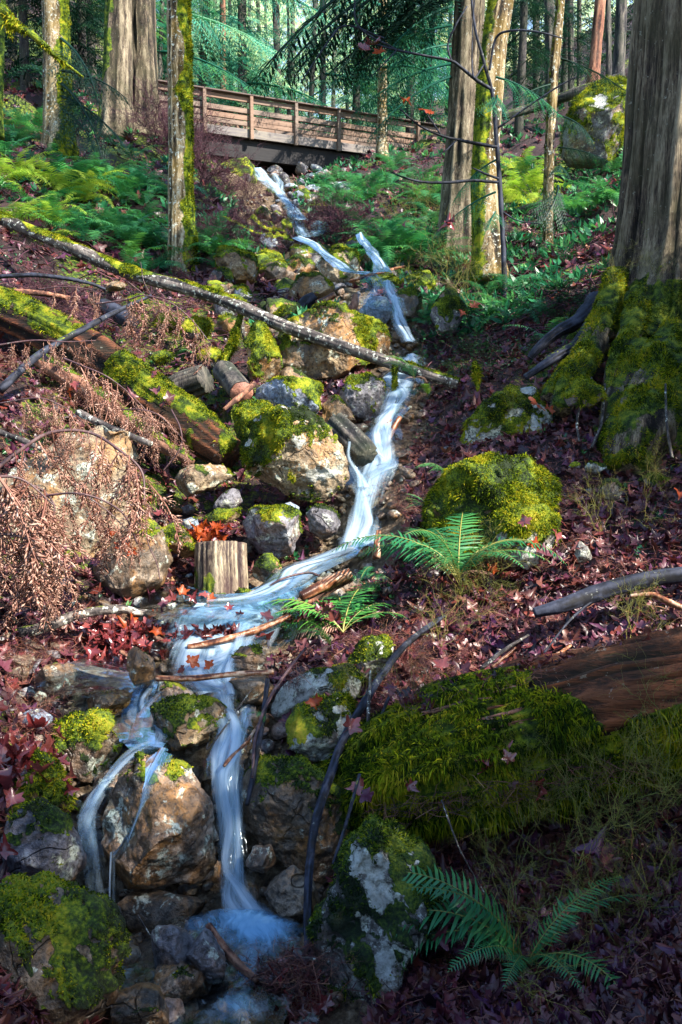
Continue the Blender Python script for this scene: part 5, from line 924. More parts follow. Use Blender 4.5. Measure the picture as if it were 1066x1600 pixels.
log('bare_twig', 'brown arching twig in front of the lichened rock', '478,1012,5.0 445,1055,4.8 420,1095,4.6 400,1150,4.4 394,1215,4.25', [4, 5, 6, 6, 4], 'twig', 29, 7, 50, .02, cat='twig')
log('bare_twig', 'yellowish stick leaning into the main fall', '402,1135,4.5 385,1160,4.4 360,1185,4.3 350,1197,4.25', [4, 6, 7, 5], 'wood_wet', 30, 7, 24, .02, cat='stick')
log('dark_branch', 'dark log like branch half sunk in litter on the right bank', '835,958,5.35 880,946,5.35 930,928,5.4 1000,908,5.4 1100,892,5.4', [16, 22, 26, 26, 24], 'twig_blue', 31, 18, 80, .05, cat='branch')
log('brown_branch', 'bare brown branch sticking out at the right edge above the rotting log', '985,932,5.15 1020,930,5.1 1048,942,5.05 1090,960,5.0', [7, 10, 11, 10], 'wood_wet', 32, 10, 40, .04, cat='branch')
log('brown_branch', 'pale forked stick resting above the rotting log, upper prong', '752,1045,5.0 785,1018,5.1 826,992,5.2', [7, 7, 4], 'bark_log', 33, 8, 24, .03, cat='stick')
log('brown_branch', 'pale forked stick resting above the rotting log, lower prong', '768,1042,4.98 790,1026,5.05 806,1012,5.1', [6, 6, 3], 'wood_wet', 34, 8, 20, .03, cat='stick')
log('sunk_stick', 'purple brown stick sloping through the plunge pool', '326,1446,3.62 345,1475,3.55 372,1506,3.45 402,1532,3.36', [12, 15, 14, 10], 'bark_red', 35, 12, 30, .04, cat='stick')
log('short_stick', 'short pale stick between the black litter heap and the big rounded boulder', '452,1498,3.5 470,1498,3.5 496,1499,3.48', [6, 7, 6], 'bark_log', 36, 8, 14, .03, cat='stick')
log('dead_branch', 'dead branch with yellow moss by the purple brush', '345,340,15.4 372,352,15.2 400,366,15 442,372,14.8', [9, 9, 8, 5], 'twig', 37, 8, 40, .03, mtop(.9, -.2), fz=6000, fl=.04, cat='branch')
log('dead_branch', 'upper mossy fork of the dead branch', '395,340,15.2 405,352,15.1 420,360,15 444,362,14.9', [11, 10, 9, 6], 'twig', 38, 8, 30, .03, mtop(1.2, -.5), fz=8000, fl=.05, cat='branch')
log('fallen_log', 'dark fallen log slanting behind the mossy boulder on the upper right', '786,182,22 840,166,22 900,145,21.5 975,120,21', [12, 15, 16, 15], 'bark_dark', 39, 16, 50, .05, mtop(.5, .3))
log('fallen_log', 'mossy log lying low behind the slender speckled trunk', '795,330,17.5 830,322,17.3 880,305,17', [9, 10, 8], 'bark_dark', 40, 12, 30, .05, mtop(.9, .1), fz=4000, fl=.04)
log('broken_root', 'orange curved root piece caught in the upper stream', '512,484,11.4 535,492,11.3 552,480,11.3 556,462,11.4', [12, 16, 15, 10], 'bark_red', 41, 12, 30, .05, cat='root')
log('broken_root', 'short sawn branch piece beside the curved root', '496,474,11.5 510,468,11.4 524,460,11.35', [11, 11, 10], 'wood_wet', 42, 12, 14, .03, cat='log')
log('broken_root', 'dark wood block left of the sawn piece', '468,484,11.6 480,472,11.6 492,462,11.6', [18, 22, 16], 'twig_blue', 43, 12, 14, .08, cat='log')
log('fallen_stick', 'pale stick lying over the right arm of the upper stream', '546,440,12.4 570,432,12.3 600,424,12.3 632,416,12.6', [5, 6, 5, 4], 'wood_wet', 44, 8, 30, .03, cat='stick')
log('dark_stick', 'black horizontal stick at the back of the side pool', '86,1016,5.7 110,1014,5.7 160,1012,5.72', [9, 10, 9], 'bark_dark', 45, 10, 20, .03, cat='stick')
log('dark_stick', 'red brown stick leaning on the leaf dam', '188,1018,5.5 205,1028,5.45 226,1040,5.4', [7, 7, 5], 'bark_red', 46, 8, 16, .03, cat='stick')
log('leaf_dam_bar', 'low stick under the dam of wet leaves by the cascade', '205,968,5.85 250,1000,5.7 270,1006,5.65', [8, 9, 6], 'bark_red', 47, 8, 16, .03, cat='stick')
for i, (s, w_, lb) in enumerate([('0,610,7.3 60,555,7.6 120,520,7.9 180,488,8.2 236,462,8.6', [14, 12, 10, 8, 5], 'dark diagonal branch carrying dead sprays above the thick mossy log'), ('-20,668,6.5 40,690,6.4 70,705,6.3', [10, 10, 7], 'pale purple stick at the left edge above the rock face'), ('122,645,6.9 170,668,6.8 205,682,6.7 236,694,6.6', [13, 13, 12, 10], 'grey stick pointing right across the top of the rock face'),
        ('-10,786,5.7 25,810,5.7 55,850,5.7 70,875,5.7', [10, 9, 7, 4], 'dark bare branch across the curtain of dead sprays'), ('0,432,9.6 60,430,9.6 130,440,9.7 165,452,9.8', [7, 7, 6, 4], 'thin dark branch along the upper left slope'), ('0,455,9.2 60,458,9.3 110,466,9.4', [9, 9, 7], 'red brown stick at the upper left slope'),
        ('350,640,8.1 372,622,8.2 398,600,8.4', [6, 10, 9], 'broken stick leaning on the red ended cut log'), ('562,1210,3.9 540,1290,3.7 520,1350,3.6', [5, 6, 4], 'thin dark stick above the big rounded boulder'), ('574,1190,4.4 576,1110,4.6 580,1045,4.8', [5, 6, 4], 'upright grey stick crossing the bent branch'),
        ('590,1130,4.6 620,1080,4.7 650,1180,4.5', [4, 6, 4], 'kinked blue stick behind the upright grey one'), ('1040,600,7 1042,660,6.7 1050,715,6.6', [3, 4, 5], 'thin grey stick leaning on the mossy root mass'), ('925,700,7.2 940,660,7.3 946,600,7.6', [5, 5, 3], 'bent twig leaning on the yellow mossed root'), ('905,690,7.1 903,650,7.3 925,590,7.6', [4, 4, 3], 'grey stick propped against the mossy root'),
        ('395,1075,4.85 330,1165,4.4 325,1160,4.4', [2, 3, 2], 'thin twig dipping towards the lip of the main fall'), ('240,1470,3.5 225,1445,3.6 216,1430,3.7', [2, 2, 2], 'hair thin twig at the plunge pool'), ('690,1250,4.0 720,1330,3.9 760,1400,3.9', [3, 3, 2], 'thin twig hanging below the rotting log'), ('850,1020,5.1 900,960,5.3 980,900,5.5', [3, 4, 3], 'thin slanting twig over the dark branch')]):
    log('bare_branch', lb, s, w_, 'twig_blue' if 'blue' in lb or 'dark' in lb else ('bark_red' if 'red' in lb else 'bark_log'), 60 + i, 8, 40, .04, cat='branch' if 'branch' in lb else 'stick', mf=mtop(.4, .6))

nl_ = next(o for o in COL.objects if o.get('label', '').startswith('huge rotting log')); rs = np.random.default_rng(4)
for i in range(46):
    x = rs.uniform(690, 1040); ya = 1190 + (x - 700) * -.25; off = rs.uniform(20, 96); L_ = rs.uniform(30, 120); q = []
    for t in np.linspace(0, 1, 5): X = x + L_ * (t - .5); Y = 1190 + (X - 700) * -.25 - off + rs.normal() * 1.5; q.append(P(X, Y, 4.53 - .33 * math.sqrt(max(.02, 1 - (off / 100) ** 2)) - .012))
    C = smooth(q, 10); w_ = rs.uniform(.004, .013); V, F = tube(C, w_ * np.array([.2, .8, 1, .9, 1, 1, .8, .9, .6, .1]), 4, False); V += rs.normal(size=V.shape) * .0015
    obj('splinter', V, tri(F), M[['rot', 'rot', 'bark_red', 'wood_wet'][int(rs.integers(0, 4))]], nl_, False, {'h': rs.random(len(V)), 'moss': V[:, 0] * 0})
# ================================================================ ferns
def fe(px, py, size, fr, mat, label, seed, d=None, **k):
    p = P(px, py, d) if d else hit(px, py, .02); return fern(p, size, fr, mat, label, seed=seed, **k)
fe(716, 905, .95, [(165, 1.0), (150, .9), (185, .95), (100, .85), (75, 1.05), (12, 1.0), (335, .8), (300, .75), (215, 1.0), (250, .5), (130, .8), (45, .9), (355, .7)], 'fernb', 'large sword fern in front of the plump moss boulder, fronds spread both ways', 3, d=6.0, el=(2, 22))
fe(536, 988, 1.0, [(168, 1.0), (155, .8), (95, 1.15), (110, .9), (60, .95), (35, .8), (185, .75), (80, .8), (140, .9), (10, .7)], 'fern', 'upright green fern at the bank between the rapids and the lichened rock', 5, d=5.85, el=(-22, 6))
fe(822, 1512, .68, [(158, 1.15), (183, 1.2), (170, .95), (140, .8), (5, .75), (345, .8), (290, .7), (240, .6), (205, .7), (195, 1.0), (325, .8), (160, .8)], 'fernb', 'dark glossy fern in the deep shade of the lower right corner', 7, d=3.55, el=(5, 24))
fe(-45, 968, .42, [(5, 1.0), (-20, .7), (40, .6)], 'fernl', 'single bright frond reaching in at the left edge over the grey branch', 9, d=5.3, el=(20, 30))
fe(518, 1012, .30, [(215, 1), (235, .9), (195, .8)], 'fern', 'small fern drooping onto the lichened rock', 11, d=5.15, el=(15, 30))
fe(648, 592, .42, [(190, 1), (200, .9), (260, .7)], 'fernb', 'fern hanging over the back waterfall under the leaning log', 13, d=8.7, el=(18, 30))
fe(668, 618, .30, [(250, 1), (280, .9), (230, .8)], 'fernl', 'small ragged fern on the bank below the leaning log end', 15, d=8.6)
fe(700, 748, .36, [(175, 1), (200, 1), (220, .8)], 'fernb', 'small blue green fern left of the plump moss boulder', 17, d=7.1, el=(15, 28))
fe(672, 800, .28, [(170, 1), (190, .9), (215, .9), (150, .7)], 'fernb', 'little fern low on the bank beside the tall cascade', 19, d=6.9)
fe(560, 915, .36, [(60, 1), (20, .9), (350, .8), (120, .7)], 'fernb', 'blue green fern behind the lime green one', 20, d=6.3)
fe(304, 556, .26, [(170, 1), (190, .8)], 'fernb', 'small single frond fern among the moss mounds', 21, d=9.6)
fe(410, 1120, .16, [(250, 1), (290, .8), (220, .7)], 'fern', 'tiny fern sprouting beside the blue black branch', 23, d=4.6)
fe(590, 905, .24, [(280, 1), (300, .8), (250, .7)], 'fernb', 'tiny fern hanging under the large one', 24, d=6.2)
rf = np.random.default_rng(21)
def ferns(n, poly, size, mats, label, group, fr=(8, 12), zoff=0.0):
    for i in range(n):
        x, y = rf.uniform(poly[0], poly[2]), rf.uniform(poly[1], poly[3]); p = hit(x, y, .03 + zoff); m = mats[int(rf.integers(0, len(mats)))]
        fern(p, rf.uniform(*size), int(rf.integers(*fr)), m, label, group, seed=int(rf.integers(1, 9999)), el=(-5, 22), stem=False)
ferns(9, (0, 275, 150, 345), (.75, 1.05), ('fernl', 'fernl', 'fern'), 'sunlit yellow green fern below the furrowed maple on the left', 'sunlit ferns on the left bank')
ferns(17, (100, 250, 262, 400), (.7, 1.0), ('fernb', 'fernb', 'fern'), 'blue green fern on the left bank between the two maples', 'ferns between the left maples')
ferns(6, (0, 330, 110, 400), (.6, .85), ('fern', 'fernl'), 'fern on the left edge above the leaning log', 'ferns above the leaning log')
ferns(7, (205, 370, 275, 440), (.6, .9), ('fern', 'fernb'), 'fern crowding the foot of the slim sunlit maple', 'ferns at the slim maple foot')
ferns(6, (308, 360, 350, 430), (.6, .8), ('fernb', 'fern'), 'fern right of the slim sunlit maple', 'ferns right of the slim maple')
ferns(8, (360, 240, 420, 268), (.9, 1.2), ('fernb', 'shrub'), 'fern under the left end of the footbridge', 'ferns under the footbridge')
ferns(18, (510, 262, 700, 330), (.75, 1.1), ('fernb', 'fern', 'fernb'), 'blue green fern on the slope below the right half of the footbridge', 'ferns below the right half of the footbridge')
ferns(16, (570, 330, 690, 440), (.7, 1.1), ('fernb', 'fern'), 'fern on the bank left of the close pair of trunks', 'ferns left of the close pair')
ferns(8, (795, 270, 850, 335), (.8, 1.1), ('fernl', 'fernl', 'fern'), 'lime fern in the light behind the close pair', 'lime ferns behind the close pair')
ferns(9, (860, 260, 960, 400), (.6, .9), ('fern', 'fernb'), 'dark green fern on the right bank under the mossy boulder', 'ferns under the upper mossy boulder')
ferns(9, (640, 430, 860, 560), (.5, .75), ('fernb',), 'small fern among the shrubs on the right bank', 'small ferns among the shrubs', fr=(5, 8))
ferns(8, (300, 205, 480, 245), (1.0, 1.4), ('fernb', 'fern'), 'fern seen beneath the footbridge deck', 'ferns beneath the deck')
ferns(5, (0, 200, 60, 250), (.8, 1.2), ('fernb', 'fern'), 'fern in the gloom at the upper left edge', 'ferns at the upper left edge')
# ---- leafy shrubs
def shrub_geo(seed, n=9, leaves=14, leaf=.035, droop=.2):
    rg = np.random.default_rng(seed); S = Acc(); L = Acc()
    for i in range(n):
        a = rg.uniform(0, 6.28); e = rg.uniform(.5, 1.3); ln = rg.uniform(.22, .5); d = np.array([math.cos(a) * math.cos(e), math.sin(a) * math.cos(e), math.sin(e)]); C = twigpath([0, 0, 0], d * ln - [0, 0, droop * ln * .3], 7, .08, -.05, seed * 20 + i)
        v, f = tube(C, np.linspace(.004, .0015, 7), 3, False); S.add(v, tri(f))
        for j in range(leaves):
            t = .25 + .75 * (j + .5) / leaves; b = np.array([np.interp(t * 6, range(7), C[:, q]) for q in range(3)]); az = rg.uniform(0, 6.28); dd = np.array([math.cos(az), math.sin(az), rg.uniform(-.2, .5)]); dd /= np.linalg.norm(dd); w_ = np.cross(dd, [0, 0, 1.0]); w_ /= np.linalg.norm(w_); s = leaf * rg.uniform(.6, 1.3); nz = np.cross(w_, dd)
            p = np.array([b, b + dd * s * .4 + w_ * s * .38 + nz * s * .05, b + dd * s * .95 + w_ * s * .28, b + dd * s * 1.35 - nz * s * .1, b + dd * s * .95 - w_ * s * .28, b + dd * s * .4 - w_ * s * .38 + nz * s * .05, b + dd * s * .7 - nz * s * .08]); F = [[6, 0, 1], [6, 1, 2], [6, 2, 3], [6, 3, 4], [6, 4, 5], [6, 5, 0]]
            L.add(p, np.array(F), rg.random())
    return S.get(), L.get()
SHM = []
for i in range(5):
    (a, b, c), (e, f, g) = shrub_geo(500 + i); SHM.append((mesh_np('stem', a, b, M['twig_p'] if 'twig_p' in M else M['brush'], True, {'tone': c}), mesh_np('leaves', e, f, M['shrub'], False, {'tone': g})))
def shrubs(n, poly, s, label, group):
    for i in range(n):
        p = hit(rf.uniform(poly[0], poly[2]), rf.uniform(poly[1], poly[3]), -.02); t = empty('leafy_shrub', p, label, 'shrub', group); k = int(rf.integers(0, 5)); q = rf.uniform(*s); rz = rf.uniform(0, 6.28)
        link('stem', SHM[k][0], t, (0, 0, 0), (0, 0, rz), q); o = link('leaves', SHM[k][1], t, (0, 0, 0), (0, 0, rz), q)
shrubs(34, (640, 430, 830, 600), (.6, 1.1), 'blue green leafy shrub on the right bank under the close pair of trunks', 'shrubs under the close pair')
shrubs(22, (810, 360, 930, 520), (.7, 1.2), 'leafy shrub between the speckled trunk and the giant cedar', 'shrubs left of the giant cedar')
shrubs(14, (560, 270, 700, 420), (1.0, 1.8), 'leafy shrub mixed into the fern slope below the footbridge', 'shrubs on the fern slope')
shrubs(10, (30, 420, 250, 500), (.5, .9), 'small leafy shrub on the upper left slope', 'shrubs on the upper left slope')
shrubs(6, (600, 620, 760, 720), (.35, .6), 'tiny leafy seedling on the bank right of the falls', 'seedlings right of the falls')
shrubs(12, (800, 240, 960, 330), (1.2, 2.0), 'dim shrub high on the right bank', 'shrubs high on the right bank')
shrubs(8, (300, 210, 480, 250), (1.5, 2.2), 'low shrub in the gap under the footbridge', 'shrubs under the footbridge')
# ---- bare twiggy growth
def twiggy(seed, n=7, L=.6, depth=2, r=.0035, spread=.9, up=.8, curl=.12, kids=5):
    rg = np.random.default_rng(seed); A = Acc()
    def grow(p, d, ln, rr, lev):
        m = 7; C = twigpath(p, p + d * ln, m, curl, -.08, int(rg.integers(1, 1 << 30))); v, f = tube(C, np.linspace(rr, rr * .45, m), 3, False); A.add(v, tri(f), rg.random())
        if lev > 0:
            for j in range(kids):
                t = rg.uniform(.25, 1) * (m - 1); b = np.array([np.interp(t, range(m), C[:, q]) for q in range(3)]); dd = d + rg.normal(size=3) * .75; dd /= np.linalg.norm(dd); grow(b, dd, ln * rg.uniform(.3, .6), rr * .6, lev - 1)
    for i in range(n):
        d = np.array([rg.normal() * spread, rg.normal() * spread, up]); d /= np.linalg.norm(d); grow(np.zeros(3), d, L * rg.uniform(.6, 1.1), r, depth)
    return A.get()
def tmesh(key, mat, *a, **k):
    v, f, t = twiggy(*a, **k); return mesh_np(key, v, f, M[mat], False, {'tone': t})
TW_P = [tmesh('twigs', 'brush', 600 + i, 12, .5, 2, .004, 1.0, .55, .14, 7) for i in range(3)]
TW_G = [tmesh('twigs', 'stemg', 620 + i, 7, .55, 2, .0022, .8, .9, .12, 6) for i in range(3)]
TW_R = [tmesh('twigs', 'litter', 640 + i, 10, .32, 2, .0024, 1.4, .35, .2, 5) for i in range(3)]
def bush(px, py, s, ms, label, group=None, d=None, name='bare_shrub', rot=None):
    p = P(px, py, d) if d else hit(px, py, 0.0); o = link(name, ms[int(rf.integers(0, 3))], None, p, rot or (rf.normal() * .1, rf.normal() * .1, rf.uniform(0, 6.28)), s); return tag(o, label, 'shrub', group)
for _ in range(18): bush(rf.uniform(300, 395), rf.uniform(300, 400), rf.uniform(.7, 1.3), TW_P, 'purple brown leafless brush left of the upper stream', 'purple brush left of the upper stream')
for _ in range(6): bush(rf.uniform(306, 330), rf.uniform(245, 300), rf.uniform(1.5, 2.3), TW_P, 'tall purple brush before the left end of the footbridge', 'tall purple brush by the footbridge')
for _ in range(10): bush(rf.uniform(440, 560), rf.uniform(340, 400), rf.uniform(.9, 1.6), TW_P, 'purple twigs around the pointed tan rock', 'purple twigs by the pointed rock')
for _ in range(8): bush(rf.uniform(240, 300), rf.uniform(200, 270), rf.uniform(1.5, 2.4), TW_P, 'dark brush behind the slim sunlit maple', 'dark brush behind the slim maple')
for _ in range(14): bush(rf.uniform(600, 780), rf.uniform(300, 520), rf.uniform(.8, 1.4), TW_P if rf.random() < .5 else TW_G, 'twiggy growth on the right bank above the leaning log end', 'twiggy growth on the right bank')
for i, (x, y, d, s, lb) in enumerate([(720, 930, 5.9, .75, 'green and orange huckleberry twigs growing through the large fern'), (745, 960, 5.7, .6, 'yellow stemmed twigs just right of the large fern'), (690, 1010, 5.3, .55, 'sparse orange twigs between the fern and the bent branch'), (960, 1290, 4.0, .9, 'pale green twigs fanning out below the rotting log'), (1040, 1240, 4.0, .9, 'green twigs at the right edge before the rotting log'), (900, 1360, 3.8, .7, 'fine twigs in the dark under the rotting log'), (1020, 1420, 3.7, .8, 'faint green twigs in the lower right shadow'),
        (980, 1010, 5.0, .7, 'thin green twigs rising behind the rotting log'), (940, 830, 6.0, .6, 'green twigs in front of the giant cedar litter'), (1010, 780, 6.4, .6, 'sparse twigs near the right edge of the litter'), (740, 480, 9.6, .8, 'yellow twigs holding an orange leaf by the mossy lump'), (960, 440, 8.6, .6, 'fine green twigs against the dark side of the giant cedar'), (1030, 440, 8.2, .5, 'fine green twigs at the giant cedar foot'), (560, 1090, 4.5, .45, 'orange looping twigs over the lichened rock'), (640, 1120, 4.7, .5, 'red brown twigs tangled under the bent branch'), (800, 640, 7.6, .4, 'fine twigs over the white streaked mossy rock')]):
    bush(x, y, s, TW_G, lb, d=d)
for _ in range(26): bush(rf.uniform(560, 720), rf.uniform(1010, 1180), rf.uniform(.5, .9), TW_R, 'tangle of red brown dead twigs beneath the bent branch', 'dead twig tangles under the bent branch')
for _ in range(22): bush(rf.uniform(600, 1060), rf.uniform(760, 1000), rf.uniform(.5, .9), TW_R, 'flattened tangle of brown twigs on the right bank litter', 'twig tangles on the right bank')
for _ in range(10): bush(rf.uniform(0, 60), rf.uniform(1020, 1150), rf.uniform(.5, .8), TW_R, 'dark red twig tangle at the left edge by the side stream', 'twig tangles at the left edge')
for _ in range(9): bush(rf.uniform(405, 490), rf.uniform(1500, 1600), rf.uniform(.4, .6), TW_R, 'black brown twig heap beside the outflow', 'twig heap beside the outflow', d=3.45)
for _ in range(12): bush(rf.uniform(150, 260), rf.uniform(975, 1040), rf.uniform(.3, .5), TW_R, 'wet twigs caught in the leaf dam', 'twigs in the leaf dam')
for _ in range(12): bush(rf.uniform(590, 700), rf.uniform(640, 860), rf.uniform(.4, .7), TW_R, 'brown twigs on the steep bank beside the tall cascade', 'twigs beside the tall cascade')
for _ in range(10): bush(rf.uniform(0, 350), rf.uniform(560, 700), rf.uniform(.5, .9), TW_R, 'dead twigs around the thick mossy log', 'dead twigs round the thick mossy log')
for _ in range(8): bush(rf.uniform(620, 1060), rf.uniform(1290, 1560), rf.uniform(.6, .9), TW_R if _ % 2 else TW_G, 'faint twigs in the shade of the lower right corner', 'faint twigs in the lower right shade')
# ---- curtain of dead cedar sprays
def spray_geo(seed):
    rg = np.random.default_rng(seed); A = Acc(); t = np.linspace(0, 1, 9); C = np.stack([.10 * np.sin(t * 3 + seed) * t, .08 * np.cos(t * 2.4 + seed) * t, -t], 1); v, f = tube(C, np.linspace(.010, .004, 9), 3, False); A.add(v, tri(f), .2)
    for i in range(20):
        tt = .10 + .88 * i / 20; b = np.array([np.interp(tt * 8, range(9), C[:, q]) for q in range(3)]); az = rg.uniform(0, 6.28); ln = .42 * (1 - tt * .6) * rg.uniform(.5, 1.2); d = np.array([math.cos(az) * .62, math.sin(az) * .62, -1.0]); d /= np.linalg.norm(d)
        for j in range(8):
            o = b + d * ln * j / 8 + np.array([0, 0, -ln * .22 * (j / 8) ** 2]); s = .066 * rg.uniform(.7, 1.2) * (1 - j * .1); e = d + rg.normal(size=3) * .35; e /= np.linalg.norm(e); w1 = np.cross(e, [0.3, .8, .2]); w1 /= np.linalg.norm(w1); w2 = np.cross(e, w1) * .35
            s *= 1.25; p = np.array([o, o + e * s * .5 + w1 * s * .15, o + e * s * .5 + w2 * s * .3, o + e * s * .5 - w1 * s * .15, o + e * s * 1.3]); A.add(p, np.array([[0, 1, 2], [0, 2, 3], [4, 2, 1], [4, 3, 2], [0, 3, 1], [4, 1, 3]]), rg.random())
    return A.get()
SPR = []
for i in range(6): v, f, t_ = spray_geo(700 + i); SPR.append(mesh_np('spray', v, f, M['dead'], False, {'tone': t_}))
def dead_branch(label, pts, n, ln, w_=5, seed=0, f0=.15):
    C = smooth(pxp(pts), 60); rg = np.random.default_rng(seed); t = empty('dead_cedar_branch', C[0], label, 'branch'); v, f = tube(C, np.linspace(w_, w_ * .4, 60) / FPX * 6 / 2, 6); obj('twig', v, tri(f), M['twig'], t, attrs={'h': np.full(len(v), .5), 'moss': v[:, 0] * 0})
    for i in range(n):
        k = int((f0 + (1 - f0) * (i + rg.random()) / n) * 59); s = rg.uniform(*ln) / FPX * 6.0; p = C[k] - C[0] + rg.normal(size=3) * [.015, .03, .01]
        link('spray', SPR[int(rg.integers(0, 6))], t, p, (rg.normal() * .3, rg.normal() * .3, rg.uniform(0, 6.28)), (s * rg.uniform(.8, 1.5), s * rg.uniform(.8, 1.4), s))
dead_branch('dead cedar branch arching over the sunlit rock face, the main curtain', '-20,745,5.6 30,705,5.65 80,676,5.7 140,676,5.75 190,706,5.75 222,738,5.75 226,790,5.7', 30, (40, 140), 7, 1)
dead_branch('dead cedar branch low over the rock face, second tier of the curtain', '-20,800,5.55 60,778,5.55 120,772,5.6 165,796,5.65 205,835,5.7', 20, (50, 120), 4, 2)
dead_branch('dead cedar branch at the left edge hanging down to the grey branch', '-30,760,5.3 0,745,5.3 40,752,5.35 85,790,5.4', 22, (50, 170), 6, 3)
dead_branch('lowest dead cedar branch brushing the grey branch at the left edge', '-30,850,5.2 10,835,5.25 60,850,5.3 100,880,5.35', 22, (50, 130), 5, 4)
dead_branch('dead cedar twig with big pale sprays below the leaning log', '150,475,8.0 200,468,7.9 225,462,7.8 265,472,7.8 300,500,7.8 330,538,7.8', 15, (60, 100), 4, 5)
dead_branch('dead cedar twig with sprays over the thick mossy log, middle one', '100,560,7.2 130,572,7.1 170,590,7.1 210,622,7.2 245,660,7.3', 22, (60, 110), 4, 6)
dead_branch('dead cedar twig with short sprays at the upper left', '-20,542,7.3 50,532,7.3 100,534,7.3 150,532,7.4', 14, (45, 80), 4, 7)
dead_branch('dead cedar twig hanging in front of the ledge rock', '190,640,7.0 220,640,6.9 250,650,6.9 290,690,6.9', 14, (45, 80), 3, 8)
dead_branch('dead cedar twig on the left above the diagonal branch', '60,452,8.6 100,448,8.5 140,452,8.5 160,462,8.5', 8, (45, 75), 3, 9)
dead_branch('dead cedar twig near the top of the rock face', '0,630,6.6 60,622,6.5 100,636,6.5 130,660,6.5', 16, (45, 80), 3, 10)
def loop(label, s, w_, seed):
    C = smooth(pxp(s), 50); v, f = tube(C, np.full(50, w_ / FPX * 6 / 2), 5); tag(obj('bare_twig', v, tri(f), M['twig'], attrs={'h': np.full(len(v), .5), 'moss': v[:, 0] * 0}), label, 'twig')
loop('thin twig curling in a loop over the sprays', '15,810,5.45 12,780,5.45 35,757,5.45 65,765,5.5 85,790,5.5 80,815,5.5', 3, 1)
loop('long thin pale twig crossing the rock face', '-10,782,5.5 60,775,5.5 130,772,5.5 190,800,5.6 215,850,5.7', 3, 2)
loop('thin twig dangling past the ledge rock', '268,640,7.0 282,670,6.9 282,700,6.9 255,736,6.9', 3, 3)
loop('hair thin twig hanging by the dark slab', '228,820,6.0 232,850,6.0 245,880,6.0 250,905,6.0', 2, 4)
loop('arching twig over the cut stump', '400,930,6.2 440,905,6.2 480,895,6.3 500,900,6.3', 4, 5)
loop('thin arching twig over the leaning log', '220,410,9.6 225,440,9.6 240,470,9.5 200,440,9.4', 2, 6)
loop('thin twig across the upper trickle', '398,312,17 430,340,16.5 458,372,16.5', 3, 7)
loop('vertical thin twig over the upper trickle', '455,300,17 458,340,16.5 459,395,16', 3, 8)
# ---- bare sapling with dark branches in front of the close pair, and a mossy bough in the top left corner
sp_ = P(790, 478, 11.7); st = empty('bare_sapling', sp_, 'thin dark sapling with bare side branches before the close pair of trunks', 'tree')
def br_(name, pts, w_, mat='twig_blue', par=st, mo_=0.0, seed=0, k=7, fz=0):
    C = pxp(pts); ds = [float(s.split(',')[2]) for s in pts.split()]; V, F, hh, mo = log_geo(C, np.array(w_) / FPX * np.mean(ds) / 2, k, 60, seed, .03, (lambda V, D: V[:, 0] * 0 + mo_) if mo_ else None, lump=.08); o = obj(name, V, F, M[mat], par, attrs={'h': hh, 'moss': mo})
    if fz: f = fuzz(V, F, mo, fz, .03, seed, wid=.004, droop=.6); m = obj('moss_cover', f[0], f[1], M['moss'], o, attrs={'tone': f[2]}); m['kind'] = 'stuff'
    return o
br_('trunk', '790,480,11.7 787,400,11.7 782,300,11.7 776,220,11.7 770,150,11.6 757,100,11.5 740,30,11.4 735,-60,11.4', [9, 8, 8, 7, 6, 5, 4, 3], seed=1)
for i, (s, w_) in enumerate([('772,142,11.6 745,125,11.5 720,105,11.4 705,95,11.3 670,88,11.2 620,78,11 575,66,10.9', [6, 6, 5, 5, 4, 4, 2]), ('705,95,11.3 700,70,11.3 712,40,11.2 730,10,11.2', [4, 3, 3, 2]), ('778,230,11.7 745,224,11.6 715,218,11.5 690,212,11.4 655,196,11.3 625,170,11.2', [6, 6, 5, 4, 3, 2]), ('782,285,11.7 740,282,11.6 700,285,11.5 660,284,11.4 628,276,11.3 610,268,11.3', [5, 5, 5, 4, 3, 2]), ('782,280,11.7 760,272,11.6 738,262,11.6', [4, 4, 2]),
        ('765,110,11.5 775,60,11.4 800,48,11.3 840,50,11.2 880,60,11.2', [4, 4, 4, 3, 2]), ('778,200,11.7 820,170,11.6 865,140,11.5 900,120,11.4', [4, 3, 3, 2]), ('690,212,11.4 668,180,11.3 650,160,11.3', [3, 2, 1]), ('715,218,11.5 690,240,11.4 660,250,11.4', [3, 2, 1]), ('620,78,11 600,100,10.9 580,120,10.9', [3, 2, 1]), ('784,330,11.7 810,345,11.6 845,350,11.5', [3, 2, 2]), ('757,100,11.5 740,120,11.4 738,60,11.4 742,-10,11.3', [3, 3, 2, 2]), ('600,60,11 540,40,10.9 510,70,10.8 470,130,10.8', [4, 3, 3, 2]), ('620,78,11 560,40,10.9 555,-20,10.9', [4, 3, 3])]): br_('branch', s, w_, seed=i + 3, k=5)
tl = empty('mossy_bough', P(-30, -20, 8), 'crooked bough coated in hanging yellow moss in the top left corner', 'branch'); br_('branch', '-30,-20,8 5,15,8 25,42,8 45,50,8 60,62,8 90,90,8.2 130,120,8.5', [14, 14, 13, 11, 10, 7, 3], 'bark_log', tl, 1.0, 5, 9, 9000)
br_('branch', '5,15,8 10,40,8 20,60,8', [7, 5, 3], 'bark_log', tl, 1.0, 6, 7, 9000)
